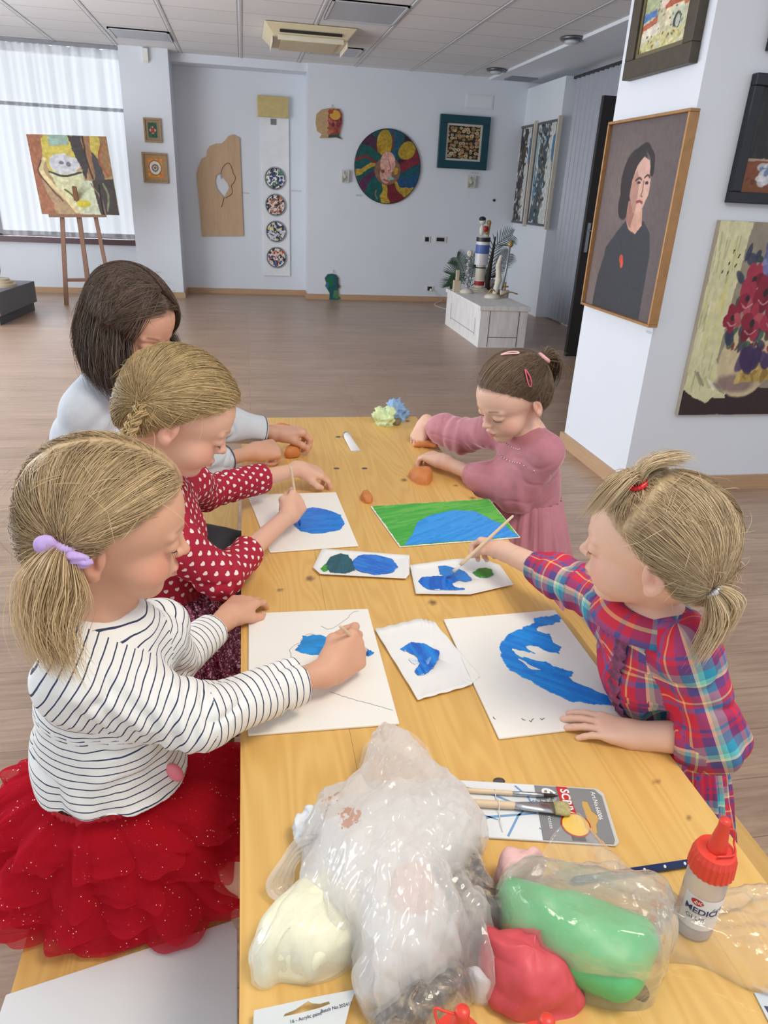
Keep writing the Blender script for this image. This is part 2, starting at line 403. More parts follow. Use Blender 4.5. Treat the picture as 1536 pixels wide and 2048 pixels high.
# ------------------------------------------------------------------ ceiling fittings
cream = mat('yellowed_cream_plastic', (222, 210, 176), .45, var=.04)
ac = empty('ceiling_air_conditioner', (.75, 9.1, HC), 'yellowed cream cassette air conditioner hanging from the tiled ceiling', 'air conditioner')
MB().hexa([(.36, 8.72, HC-.11), (1.12, 8.72, HC-.11), (1.12, 9.48, HC-.11), (.36, 9.48, HC-.11), (.26, 8.62, HC-.005), (1.22, 8.62, HC-.005), (1.22, 9.58, HC-.005), (.26, 9.58, HC-.005)]).build('casing', cream, ac, bevel=.01)
MB().box((.44, 8.80, HC-.135), (1.04, 9.4, HC-.112)).build('intake_panel', mat('ac_panel', (205, 190, 150), .5), ac, bevel=.006)
for k, (a, b) in enumerate((((.40, 8.70, HC-.145), (1.08, 8.705, HC-.10)), ((.345, 8.78, HC-.16), (.352, 9.42, HC-.10)), ((1.128, 8.78, HC-.16), (1.135, 9.42, HC-.10)))): MB().box(a, b).build('air_flap', mat('ac_flap', (236, 230, 205), .4), ac)
MB().box((.42, 8.66, HC-.085), (1.06, 8.672, HC-.06)).build('air_slot', mat('dark_slot', (40, 38, 34), .7), ac)
gm = mat('light_diffuser_grey', (178, 182, 190), .35, var=.04)
for nm, (x0, y0, x1, y1), lab in (('l', (.83, 7.48, 1.52, 8.28), 'square grey ceiling light panel nearest above the air conditioner'), ('l', (.83, 9.72, 1.44, 10.3), 'square grey ceiling light panel just beyond the air conditioner'), ('l', (-1.42, 9.72, -.76, 10.3), 'square grey ceiling light panel above the column with two icons')):
    t_ = empty('ceiling_light', ((x0+x1)/2, (y0+y1)/2, HC), lab, 'ceiling light', 'flush square ceiling lights')
    MB().box((x0, y0, HC-.012), (x1, y1, HC+.004)).build('diffuser', gm, t_)
    f_ = MB()
    for a, b in (((x0, y0), (x1, y0+.02)), ((x0, y1-.02), (x1, y1)), ((x0, y0), (x0+.02, y1)), ((x1-.02, y0), (x1, y1))): f_.box((*a, HC-.018), (*b, HC+.002))
    f_.build('frame', mat('lamp_frame', (205, 208, 214), .4), t_)
for (x, y), lab in (((3.36, 8.13), 'round metal ceiling spotlight nearer the pillar'), ((3.28, 10.34), 'round metal ceiling spotlight nearer the back wall')):
    t_ = empty('ceiling_spotlight', (x, y, HC), lab, 'spotlight', 'round ceiling spotlights')
    MB().lathe([(.12, 0), (.13, -.012), (.115, -.03), (.085, -.032)], (x, y, HC), 28).build('ring', mat('spot_steel', (120, 122, 128), .3, .8), t_, smooth=True)
    MB().lathe([(.08, -.03), (.07, -.055), (.0, -.06)], (x, y, HC), 24).build('lens', mat('spot_lens', (205, 208, 212), .2), t_, smooth=True)
vt = empty('ceiling_vent', (3.76, 10.72, HC), 'small square grey vent grille in the ceiling corner', 'vent')
v_ = MB().box((3.58, 10.56, HC-.035), (3.95, 10.9, HC-.028)); v_.build('backing', mat('vent_dark', (110, 114, 122), .6), vt)
v_ = MB()
for i in range(9): v_.box((3.58, 10.57+.036*i, HC-.045), (3.95, 10.585+.036*i, HC-.034))
v_.build('slats', mat('vent_slats', (150, 154, 162), .5), vt)
p = ony(290, 110, YC); MB().prism([(p[0]-.03, YC, p[2]-.09), (p[0]-.03, YC-.05, p[2]-.06), (p[0]-.03, YC-.05, p[2]+.07), (p[0]-.03, YC, p[2]+.08)], (.07, 0, 0)).build('motion_sensor', mat('sensor_white', (235, 236, 232), .5), bevel=.004)
tag(bpy.data.objects['motion_sensor'], 'small white motion sensor high on the column under the ceiling', 'sensor')

# ------------------------------------------------------------------ painted pictures: colours per vertex on a fine grid
class Art:
    def __init__(s, w, h, base, res=.004, seed=1, nz=.06):
        s.w, s.h = w, h; s.nx, s.ny = max(24, int(w/res)), max(24, int(h/res)); x = np.linspace(0, 1, s.nx); y = np.linspace(0, 1, s.ny)
        s.X, s.Y = np.meshgrid(x, y, indexing='ij'); s.C = np.zeros((s.nx, s.ny, 3))+np.array(base)/255.; s.seed = seed; s.asp = w/h
    def wob(s, a, f=14): 
        s.seed += 7; return a*fbm(s.X*f*s.asp, s.Y*f, 0, s.seed), a*fbm(s.X*f*s.asp, s.Y*f, 5.5, s.seed+3)
    def paint(s, m, col, a=1): s.C = s.C*(1-(m*a)[..., None])+np.array(col)/255.*(m*a)[..., None]; return s
    def poly(s, P, col, wob=.012, a=1):
        dx, dy = s.wob(wob); X, Y = s.X+dx, s.Y+dy; ins = np.zeros(X.shape, bool); n = len(P)
        for i in range(n):
            (x1, y1), (x2, y2) = P[i], P[(i+1) % n]
            c_ = (y1 > Y) != (y2 > Y); ins ^= c_ & (X < (x2-x1)*(Y-y1)/((y2-y1) or 1e-9)+x1)
        return s.paint(ins.astype(float), col, a)
    def ell(s, cx, cy, rx, ry, col, rot=0, wob=.01, soft=.04, a=1):
        dx, dy = s.wob(wob); X, Y = (s.X+dx-cx), (s.Y+dy-cy); c_, n = math.cos(rot), math.sin(rot)
        q = np.sqrt(((X*c_+Y*n)/rx)**2+((-X*n+Y*c_)/ry)**2); return s.paint(1-sstep(1-soft, 1+soft, q), col, a)
    def line(s, P, w_, col, wob=.008, a=1):
        P = bez([(*p, 0) for p in P], 30)[:, :2]; dx, dy = s.wob(wob); X, Y = s.X+dx, s.Y+dy; D = np.full(X.shape, 9.)
        for p, q in zip(P[:-1], P[1:]):
            d = q-p; t = np.clip(((X-p[0])*d[0]*s.asp**2+(Y-p[1])*d[1])/(d[0]**2*s.asp**2+d[1]**2+1e-9), 0, 1); D = np.minimum(D, np.hypot((X-p[0]-t*d[0])*s.asp, Y-p[1]-t*d[1]))
        return s.paint(1-sstep(w_*.8, w_*1.1, D), col, a)
    def grain(s, a=.08, fx=30, fy=30):
        s.seed += 5; s.C = np.clip(s.C*(1+a*fbm(s.X*fx, s.Y*fy, 0, s.seed, 3))[..., None], 0, 1); return s
    def dabs(s, n, r, cols, box=(0, 0, 1, 1), seed=3, a=.8):
        R = random.Random(seed)
        for _ in range(n): s.ell(R.uniform(box[0], box[2]), R.uniform(box[1], box[3]), r*R.uniform(.5, 1.3)/s.asp, r*R.uniform(.5, 1.3), R.choice(cols), R.uniform(0, 3), .01, .1, a)
        return s
    def build(s, name, o, ux, uz, m, parent, mask=None, tag_=None):
        """o = top-left corner, ux right, uz up"""
        o, ux, uz = np.asarray(o, float), unit(ux), unit(uz)
        V = o+s.X[..., None]*s.w*ux-s.Y[..., None]*s.h*uz; F = gridmesh(s.nx, s.ny)
        if mask is not None: mk = mask(s.X, s.Y).ravel(); F = F[mk[F].all(1)]
        # make it face -cross(ux,uz)
        return mesh_obj(name, V.reshape(-1, 3), F[:, ::-1], m, parent, smooth=False, attrs={'Col': lin(s.C.reshape(-1, 3))})
oil = mat_attr('oil_paint', .5, bump=.25, bscale=160); matte = mat_attr('matte_print', .7)
def picture(name, label, cat, TL, BR, wall, art, fm=None, fw=.03, depth=.03, axis='y', group=None, m=oil, liner=None, mat_b=None):
    """rectangular picture on a wall. TL, BR world corners on the wall plane, frame fw wide, depth deep"""
    TL, BR = np.array(TL), np.array(BR); root = empty(name, tuple((TL+BR)/2), label, cat, group)
    nrm = A3(0, -1, 0) if axis == 'y' else A3(-1, 0, 0); ux = A3(1, 0, 0) if axis == 'y' else A3(0, -1, 0); uz = A3(0, 0, 1)
    W_, H_ = abs((BR-TL)@ux), TL[2]-BR[2]; o = TL
    def bx(u0, v0, u1, v1, d0, d1, mb): 
        P = [o+ux*u-uz*v+nrm*d for u, v, d in ((u0, v1, d0), (u1, v1, d0), (u1, v1, d1), (u0, v1, d1), (u0, v0, d0), (u1, v0, d0), (u1, v0, d1), (u0, v0, d1))]
        mb.hexa(P)
    if fm is not None:
        f_ = MB()
        for a in ((0, 0, W_, fw), (0, H_-fw, W_, H_), (0, fw, fw, H_-fw), (W_-fw, fw, W_, H_-fw)): bx(*a, .001, depth, f_)
        f_.build('frame', fm, root, bevel=min(.004, fw*.2))
        if liner is not None:
            f_ = MB(); q = fw; l = fw*.25
            for a in ((q, q, W_-q, q+l), (q, H_-q-l, W_-q, H_-q), (q, q+l, q+l, H_-q-l), (W_-q-l, q+l, W_-q, H_-q-l)): bx(*a, .001, depth*.72, f_)
            f_.build('liner', liner, root)
    b_ = MB(); dd = depth*.55 if fm is not None else depth; bx(fw*.5 if fm else 0, fw*.5 if fm else 0, W_-(fw*.5 if fm else 0), H_-(fw*.5 if fm else 0), .001, dd, b_); b_.build('canvas', mat_b or mat('canvas_edge', (190, 180, 160), .8), root)
    w_, h_ = (W_-2*fw*.9, H_-2*fw*.9) if fm is not None else (W_, H_); A_ = art(w_, h_)
    A_.build('picture', o+ux*((W_-w_)/2)-uz*((H_-h_)/2)+nrm*(dd+.0015), ux, uz, m, root); return root
def wallrect(px0, py0, px1, py1, y): a, b = ony(px0, py0, y), ony(px1, py1, y); return a, b

# twin icons on the column
def icon1(w_, h_):
    a = Art(w_, h_, (146, 128, 96), .006).grain(.15, 40, 40); a.poly([(.2, .14), (.8, .14), (.8, .86), (.2, .86)], (38, 84, 62), .006); a.dabs(40, .05, [(24, 62, 52), (60, 104, 70), (30, 74, 60)], (.22, .16, .78, .84))
    a.poly([(.5, .3), (.74, .5), (.5, .7), (.26, .5)], (196, 176, 140), .01); 
    for x, y in ((.44, .44), (.56, .44), (.44, .56), (.56, .56)): a.ell(x, y, .08, .07, (168, 52, 50))
    return a
def icon2(w_, h_):
    a = Art(w_, h_, (176, 140, 98), .006).grain(.15, 40, 40); a.poly([(.16, .14), (.84, .14), (.84, .86), (.16, .86)], (222, 140, 52), .008); a.dabs(50, .035, [(205, 118, 40), (238, 170, 80)], (.18, .16, .82, .84))
    a.ell(.5, .5, .30, .29, (84, 74, 68)).ell(.5, .5, .27, .26, (232, 224, 212)).ell(.5, .5, .16, .15, (120, 108, 98)).ell(.5, .5, .10, .09, (214, 204, 190)).ell(.5, .5, .05, .05, (100, 90, 84)); return a
fr1 = mat('raw_wood_frame', (168, 142, 108), .6, var=.12, scale=30)
a, b = wallrect(286, 235, 325, 286, YC); picture('wooden_icon', 'small green wooden icon with red cross flower, upper one on the column', 'icon', a, b, YC, icon1, fr1, .022, .035, group='square icons on the column')
a, b = wallrect(283, 304, 338, 367, YC); picture('wooden_icon', 'small orange wooden icon with a white round plate, lower one on the column', 'icon', a, b, YC, icon2, fr1, .026, .035, group='square icons on the column')

# scalloped plywood board with carved leaf
def plywood():
    P = [(404, 472), (487, 472), (484, 400), (479, 276), (466, 269), (457, 272), (450, 281), (443, 287), (432, 287), (420, 292), (414, 301), (413, 312), (403, 318), (399, 328), (395, 340), (393, 350), (398, 400)]
    Q = np.array([ony(x, y, YN-.005) for x, y in P]); root = empty('plywood_relief', tuple(Q.mean(0)), 'pale plywood board with scalloped left edge and carved leaf on the niche wall', 'wall art')
    leaf = np.array([ony(x, y, YN-.005) for x, y in [(440, 346), (432, 351), (430, 362), (433, 376), (440, 386), (448, 395), (453, 386), (458, 376), (455, 366), (448, 358), (445, 350)]])
    body = bpy.data.curves.new('b', 'CURVE'); body.dimensions = '2D'; body.fill_mode = 'BOTH'; body.extrude = .009
    for L in (Q, leaf):
        s_ = body.splines.new('POLY'); s_.points.add(len(L)-1); s_.use_cyclic_u = True
        for i, p_ in enumerate(L): s_.points[i].co = (p_[0], p_[2], 0, 1)
    o = bpy.data.objects.new('c', body); COL.objects.link(o); me = bpy.data.meshes.new_from_object(o.evaluated_get(bpy.context.evaluated_depsgraph_get())); bpy.data.objects.remove(o)
    V = np.zeros(len(me.vertices)*3); me.vertices.foreach_get('co', V); V = V.reshape(-1, 3); W_ = np.stack([V[:, 0], YN-.018-V[:, 2], V[:, 1]], 1)
    mesh_obj('board', W_, [tuple(p.vertices) for p in me.polygons], mat('plywood', (204, 172, 138), .6, var=.1, scale=5, stretch=(4, 4, .6)), root, smooth=False)
    gv = MB(); 
    for L in ([(448, 395), (446, 404), (443, 414)], [(443, 357), (442, 345), (447, 333), (456, 326), (462, 332), (466, 345), (471, 355), (468, 365), (463, 371), (465, 384), (461, 390), (451, 396)]):
        gv.tube(bez([ony(x, y, YN-.028) for x, y in L], 30), .0055, 5)
    gv.build('carved_line', mat('carved_brown', (120, 96, 76), .8), root)
plywood()
# long white board with gilded block and four painted plates
def totem():
    TL, BR = ony(520, 190, YN), ony(580, 552, YN); x0, x1, z1, z0 = TL[0], BR[0], TL[2], BR[2]
    root = empty('white_totem_board', ((x0+x1)/2, YN, z0), 'tall narrow white board with gilded top block and four round painted plates', 'wall art')
    MB().box((x0, YN-.03, z0), (x1, YN-.004, z1)).build('board', mat('white_lacquer', (236, 240, 243), .35), root, bevel=.003)
    a, b = ony(514, 190, YN-.05), ony(577, 237, YN-.05)
    MB().box((a[0], YN-.075, b[2]), (b[0], YN-.03, a[2])).build('gilded_block', mat('gold_leaf', (205, 186, 128), .42, .35, var=.12, scale=14), root, bevel=.004)
    a, b = ony(541, 237, YN-.04), ony(553, 250, YN-.04); MB().box((a[0], YN-.034, b[2]), (b[0], YN-.0295, a[2])).build('recess', mat('recess_grey', (130, 132, 136), .7), root)
    cols = [[(40, 60, 140), (60, 130, 80), (240, 240, 245), (40, 44, 60)], [(96, 52, 50), (190, 120, 80), (225, 215, 200), (60, 46, 50)], [(36, 48, 92), (220, 210, 90), (50, 60, 100), (200, 205, 215)], [(190, 70, 50), (220, 205, 185), (60, 90, 150), (60, 50, 48)]]
    for k, (px, py) in enumerate(((550, 357), (551, 410), (552, 463), (553, 515))):
        p_ = ony(px, py, YN-.04); R = .152; pl = MB().lathe([(R*.9, 0), (R, .012), (R, .018), (R*.92, .02)], (0, 0, 0), 48, rot=[[1, 0, 0], [0, 0, -1], [0, 1, 0]])
        pl.V = [v+np.array([p_[0], YN-.031, p_[2]]) for v in pl.V]; o = pl.build('plate', mat('plate_rim', (150, 156, 168), .3), root, smooth=True)
        A_ = Art(2*R, 2*R, (226, 224, 220), .005, seed=20+k); rr = np.hypot(A_.X-.5, A_.Y-.5)
        A_.paint(sstep(.42, .43, rr)*(1-sstep(.46, .47, rr)), (30, 34, 44)); rnd = random.Random(k)
        for _ in range(80): t_ = rnd.uniform(0, 6.28); q = .40*rnd.random()**.5; A_.ell(.5+q*math.cos(t_), .5+q*math.sin(t_), rnd.uniform(.03, .1), rnd.uniform(.02, .07), rnd.choice(cols[k]), rnd.uniform(0, 3), .03)
        A_.build('painting', (p_[0]-R, YN-.0525, p_[2]+R), (1, 0, 0), (0, 0, 1), mat_attr('glazed', .25), o, mask=lambda X, Y: np.hypot(X-.5, Y-.5) < .485)
totem()
# cut-out heads
def headcut(name, label, px, mirror, artf, yy, parts=None):
    P = np.array([ony(x, y, yy-.01) for x, y in px]); lo, hi = P.min(0), P.max(0)
    root = empty(name, ((lo[0]+hi[0])/2, yy, lo[2]), label, 'wall art')
    MB().prism(np.stack([P[:, 0], np.full(len(P), yy-.004), P[:, 2]], 1), (0, -.02, 0)).build('board', mat('cutout_ply', (190, 160, 120), .6), root)
    w_, h_ = hi[0]-lo[0], hi[2]-lo[2]; A_ = artf(w_, h_)
    def msk(X, Y):
        x, z = lo[0]+X*w_, hi[2]-Y*h_; ins = np.zeros(X.shape, bool); n = len(P)
        for i in range(n):
            x1, y1, x2, y2 = P[i][0], P[i][2], P[(i+1) % n][0], P[(i+1) % n][2]
            c_ = (y1 > z) != (y2 > z); ins ^= c_ & (x < (x2-x1)*(z-y1)/((y2-y1) or 1e-9)+x1)
        return ins
    A_.build('painting', (lo[0], yy-.0255, hi[2]), (1, 0, 0), (0, 0, 1), oil, root, mask=msk); return root
def ha1(w_, h_):
    a = Art(w_, h_, (186, 156, 116), .004, seed=5).grain(.1, 10, 40)
    a.poly([(.5, .05), (1, 0), (1, 1), (.48, 1), (.52, .6), (.45, .4)], (150, 66, 58), .05); a.dabs(26, .08, [(120, 46, 60), (176, 92, 60), (96, 42, 56), (186, 110, 96)], (.5, .35, 1, .85)); a.ell(.72, .22, .2, .16, (214, 160, 62)).ell(.56, .12, .1, .07, (160, 74, 40)); a.poly([(.5, .88), (1, .8), (1, 1), (.5, 1)], (52, 84, 66), .04); return a
def ha2(w_, h_):
    a = Art(w_, h_, (22, 92, 96), .004, seed=9).grain(.2, 8, 8); a.ell(.3, .3, .22, .2, (24, 110, 70), 0, .06).ell(.15, .42, .1, .12, (50, 120, 150), 0, .05).ell(.7, .75, .2, .15, (120, 150, 90), 0, .06, a=.6).ell(.8, .3, .12, .25, (80, 70, 60), 0, .06, a=.7); return a
headcut('cutout_head', 'wooden cut-out head with the right half painted red and orange', [(639, 276), (643, 268), (634, 262), (631, 245), (633, 228), (643, 219), (661, 216), (678, 218), (684, 228), (684, 246), (680, 262), (678, 272), (684, 279), (672, 275), (655, 276)], 0, ha1, YB)
headcut('cutout_head', 'dark teal painted cut-out head hanging just above the skirting board', [(658, 600), (659, 586), (654, 578), (650, 572), (652, 566), (649, 556), (655, 548), (664, 547), (672, 549), (677, 556), (677, 566), (680, 573), (676, 578), (677, 590), (682, 597), (670, 602)], 0, ha2, YB)
for px, py in ((664, 213), (667, 543)):
    p_ = ony(px, py, YB-.01); tag(MB().tube([p_+A3(0, .008, .02), p_+A3(0, -.012, .012), p_+A3(0, -.012, -.02)], .004, 6).build('picture_hook', mat('steel', (190, 195, 200), .25, .9)), 'tiny metal hook above the %s cut-out head' % ('red and orange' if py < 300 else 'teal'), 'hook', 'picture hooks')
# round painting
def roundp():
    c_ = ony(775, 334, YB-.02); R = abs(ony(841, 334, YB-.02)[0]-ony(709, 334, YB-.02)[0])/2; Rz = abs(ony(775, 259, YB-.02)[2]-ony(775, 410, YB-.02)[2])/2
    root = empty('round_painting', (c_[0], YB, c_[2]), 'large round painting of coloured waves around a pink face', 'painting')
    d = MB().lathe([(1, 0), (1, .03), (.98, .034)], (0, 0, 0), 72, rot=[[1, 0, 0], [0, 0, -1], [0, 1, 0]]); d.V = [v*np.array([R, 1, Rz])+np.array([c_[0], YB-.002, c_[2]]) for v in d.V]; d.build('panel', mat('dark_edge', (40, 44, 52), .5), root, smooth=False)
    a = Art(2*R, 2*Rz, (28, 76, 84), .004, seed=31); X, Y = (a.X-.5), (a.Y-.5); r_ = np.hypot(X, Y); th = np.arctan2(Y, X)+.9*r_+.22*fbm(X*5, Y*5, 0, 8)
    def sect(t0, t1, col, r0=0, r1=.5):
        m_ = ((((th-t0) % (2*np.pi)) < ((t1-t0) % (2*np.pi))) & (r_ > r0) & (r_ < r1)).astype(float); a.paint(m_, col)
    for t0, t1, col in ((-3.1, -2.75, (34, 74, 112)), (-2.75, -2.1, (16, 84, 82)), (-2.1, -1.75, (72, 40, 62)), (-1.2, -.75, (26, 82, 108)), (-.5, -.2, (52, 30, 50)), (-.2, .35, (122, 38, 54)), (.35, .75, (20, 80, 92)), (.75, 1.1, (28, 74, 112)), (1.1, 1.3, (168, 140, 52)), (1.3, 1.85, (112, 30, 42)), (1.85, 2.12, (180, 150, 50)), (2.12, 2.7, (14, 84, 84)), (2.7, 3.0, (84, 40, 78)), (3.0, 3.25, (16, 82, 80)), (3.25, 3.5, (178, 150, 52))): sect(t0, t1, col)
    a.ell(.44, .19, .115, .17, (176, 146, 46)).ell(.36, .27, .03, .05, (150, 110, 40)).ell(.78, .27, .14, .11, (170, 142, 44), -.7).line([(.56, .04), (.57, .14), (.55, .28)], .012, (120, 46, 36)).line([(.03, .42), (.16, .38), (.3, .44)], .02, (122, 44, 48))
    a.ell(.5, .55, .2, .19, (130, 96, 78)).ell(.5, .45, .115, .15, (212, 164, 150)).ell(.48, .6, .09, .12, (206, 156, 142)).ell(.62, .55, .035, .05, (190, 150, 60)).ell(.55, .65, .05, .02, (120, 184, 176)).ell(.43, .56, .03, .025, (120, 74, 60)).line([(.5, .4), (.55, .52), (.51, .55)], .006, (150, 100, 88)).line([(.45, .67), (.52, .69)], .008, (150, 66, 60)).line([(.34, .82), (.33, .88), (.36, .94)], .008, (160, 120, 90))
    a.grain(.22, 40, 40); a.build('painting', (c_[0]-R, YB-.0375, c_[2]+Rz), (1, 0, 0), (0, 0, 1), oil, root, mask=lambda X, Y: np.hypot(X-.5, Y-.5) < .492)
roundp()
def rings(w_, h_):
    a = Art(w_, h_, (44, 42, 34), .004, seed=41); R = random.Random(4)
    for i in range(9):
        for j in range(11):
            x, y, r_ = (i+.5)/9+R.uniform(-.03, .03), (j+.5)/11+R.uniform(-.025, .025), R.uniform(.036, .055); c_ = R.choice([(196, 156, 116), (176, 128, 96), (214, 190, 150), (190, 176, 150), (168, 132, 70)])
            a.ell(x, y, r_*1.1, r_*.85, c_, 0, .008).ell(x, y, r_*.5, r_*.4, (96, 66, 48), 0, .006).ell(x, y, r_*.2, r_*.18, (210, 190, 150))
    return a.grain(.1)
a, b = wallrect(880, 228, 970, 341, YB); picture('framed_log_picture', 'picture of sliced log ends in a wide dark teal frame', 'picture', a, b, YB, rings, mat('teal_frame_paint', (24, 72, 84), .35), .105, .06, liner=mat('pale_liner', (205, 200, 190), .6))
def sm(w_, h_): return Art(w_, h_, (206, 206, 196), .004, seed=51).dabs(14, .14, [(160, 164, 150), (226, 226, 220), (120, 124, 110), (190, 186, 172)], (0, 0, 1, 1), 5)
for (x0, y0, x1, y1), l in (((684, 340, 697, 365), 'left of the round painting'), ((936, 351, 948, 376), 'under the teal framed picture')):
    a, b = wallrect(x0, y0, x1, y1, YB); picture('small_tile_picture', 'tiny square greyish relief tile '+l, 'picture', a, b, YB, sm, None, .02, .05, group='tiny relief tiles on the back wall')
# access panel, switches, socket, captions
a, b = wallrect(932, 187, 985, 220, YB); f_ = empty('access_panel', tuple(a), 'faint white access panel high on the back wall', 'panel')
MB().box((a[0], YB-.008, b[2]), (b[0], YB, a[2])).build('panel_frame', white, f_, bevel=.003); MB().box((a[0]+.02, YB-.012, b[2]+.02), (b[0]-.02, YB-.006, a[2]-.02)).build('cover', white2, f_, bevel=.002)
plw = mat('switch_white', (228, 228, 226), .4); blk = mat('black_plastic', (34, 34, 38), .4)
def plate(name, lab, rect, inn, yy=YB):
    a, b = wallrect(*rect, yy); r_ = empty(name, tuple((a+b)/2), lab, 'switch' if 'switch' in name else 'socket'); MB().box((a[0], yy-.012, b[2]), (b[0], yy, a[2])).build('face_plate', plw, r_, bevel=.003)
    a, b = wallrect(*inn, yy); MB().box((a[0], yy-.017, b[2]), (b[0], yy-.01, a[2])).build('insert', blk, r_, bevel=.002); return r_
plate('wall_switch', 'narrow white wall switch with one black rocker on the back wall', (847, 472, 860, 486), (850, 474, 857, 483)); plate('wall_switch', 'wide white wall switch with black rockers on the back wall', (870, 472, 892, 486), (873, 475, 888, 483)); plate('wall_socket', 'white wall socket with a plugged-in cable low on the back wall', (852, 571, 866, 583), (855, 573, 863, 581))
pc = [ony(861, 579, YB-.02), ony(868, 583, YB-.06), ony(875, 592, YB-.04), ony(884, 600, YB-.04), A3(2.75, 10.6, .01), A3(2.9, 10.0, .01)]
o = empty('power_cable', tuple(pc[0]), 'thin white power cable from the socket down behind the whitewashed chest', 'cable'); MB().tube(bez(pc, 30), .004, 6).build('cord', plw, o); MB().tube([pc[0]+A3(0, .0, .0), pc[0]+A3(.015, -.03, -.01)], [.018, .012], 10).build('plug', plw, o)
cap = mat('caption_paper', (205, 208, 212), .7); inkm = mat('grey_ink', (120, 124, 130), .7)
for rect, yy, l in (((484, 385, 499, 388), YN, 'right of the plywood board'), ((583, 380, 603, 384), YN, 'right of the tall white board'), ((712, 389, 724, 393), YB, 'left below the round painting'), ((942, 345, 957, 348), YB, 'below the teal framed picture')):
    a, b = wallrect(*rect, yy); a_ = tag(MB().box((a[0], yy-.003, b[2]), (b[0], yy, a[2]+.004)).build('caption_strip', cap), 'thin paper caption strip '+l, 'caption', 'caption strips on the wall')

# ------------------------------------------------------------------ twin pictures on the right wall panel
def birch(seed):
    def f_(w_, h_):
        a = Art(w_, h_, (206, 208, 204), .006, seed=seed); R = random.Random(seed); o_ = .35 if seed < 65 else .3
        a.poly([(o_-.12, 0), (o_+.38, 0), (o_+.32, .4), (o_+.3, 1), (0, 1), (o_-.1, .5)], (58, 50, 46) if seed < 65 else (74, 92, 100), .06); a.poly([(.86, .12), (.98, .1), (.98, .4), (.86, .36)], (74, 132, 176), .03); a.poly([(.02, .1), (.14, .08), (.1, .35), (.02, .4)], (150, 176, 190), .03); a.poly([(.04, .4), (.12, .38), (.2, .75), (.08, .75)], (96, 140, 170), .05)
        for i in range(120): y = R.random(); x = o_+R.uniform(-.2, .4); a.ell(x, y, R.uniform(.02, .09), R.uniform(.008, .03), R.choice([(40, 40, 42), (110, 108, 104), (226, 226, 224), (96, 80, 66), (60, 84, 98), (186, 190, 190)]), R.uniform(-.5, .5), .03, .2, .8)
        return a.grain(.15)
    return f_
gw = mat('grey_frame', (92, 94, 98), .4); pw = mat('pale_batten', (214, 204, 188), .5)
for (p0, p1, s_, l) in (((1030, 350), (1060, 350), 61, 'left one of the twin tall birch pictures in the far right corner'), ((1068, 350), (1107, 350), 68, 'right one of the twin tall birch pictures, nearer the grey partition')):
    a, b = onx(*p0, XR), onx(*p1, XR); a[2], b[2] = 2.46, 1.18
    picture('tall_birch_picture', l, 'picture', A3(XR, a[1]-.0, a[2]), A3(XR, b[1], b[2]), XR, birch(s_), gw, .03, .035, axis='x', group='twin birch pictures')
for y_, l in ((onx(1064, 350, XR)[1], 'between the twin birch pictures'), (onx(1110, 350, XR)[1], 'along the right edge of the birch pictures')):
    tag(MB().box((XR-.05, y_-.02, 1.15), (XR-.001, y_+.02, 2.49)).build('wooden_batten', pw), 'pale upright wooden batten '+l, 'batten', 'battens beside the birch pictures')
p_ = onx(1018, 402, XR); tag(MB().lathe([(.018, 0), (.018, .012), (.012, .016)], (3.66, YB, ony(1018, 402, YB)[2]), 16, rot=[[1, 0, 0], [0, 0, -1], [0, 1, 0]]).build('wall_bumper', blk, smooth=True), 'tiny dark knob on the back wall near the right corner', 'bumper')

# ------------------------------------------------------------------ pictures on the pillar
def woman(w_, h_):
    a = Art(w_, h_, (100, 88, 88), .004, seed=71); a.paint(1-sstep(.0, .55, np.hypot((a.X-.3)*1, (a.Y-.35)*1.2)), (124, 110, 106), .7); a.paint(sstep(.3, 1, a.Y)*(1-sstep(0, .3, a.X)), (136, 118, 112), .6)
    a.poly([(.12, 1), (.14, .82), (.2, .66), (.36, .54), (.44, .5), (.68, .5), (.78, .56), (.82, .68), (.83, 1)], (54, 56, 62), .008)
    a.ell(.44, .285, .175, .15, (46, 40, 42), -.15).ell(.37, .40, .09, .10, (46, 40, 42))                       # hair
    a.poly([(.42, .40), (.62, .44), (.65, .52), (.58, .565), (.48, .545), (.42, .50)], (206, 158, 138), .006)    # neck
    a.poly([(.42, .30), (.46, .22), (.53, .18), (.61, .20), (.66, .27), (.665, .36), (.63, .42), (.585, .47), (.53, .46), (.46, .42), (.42, .37)], (214, 172, 156), .006)
    a.poly([(.42, .30), (.47, .24), (.52, .30), (.53, .40), (.53, .46), (.46, .42), (.42, .37)], (168, 122, 108), .01, .7); a.poly([(.42, .40), (.52, .46), (.50, .54), (.42, .50)], (150, 104, 92), .01, .8)
    a.line([(.47, .295), (.51, .28), (.545, .29)], .006, (70, 46, 42)).line([(.585, .285), (.62, .275), (.65, .285)], .006, (70, 46, 42)).ell(.515, .31, .024, .008, (60, 40, 38)).ell(.615, .307, .022, .008, (60, 40, 38)).line([(.575, .30), (.585, .35), (.57, .37), (.595, .375)], .005, (140, 90, 80)).line([(.53, .405), (.57, .40), (.605, .405)], .008, (150, 62, 56)).line([(.42, .16), (.54, .13), (.64, .19), (.66, .26)], .02, (44, 38, 40))
    a.ell(.455, .71, .03, .022, (200, 74, 52), .6).ell(.47, .735, .022, .02, (214, 88, 60)); return a.grain(.08, 50, 50)
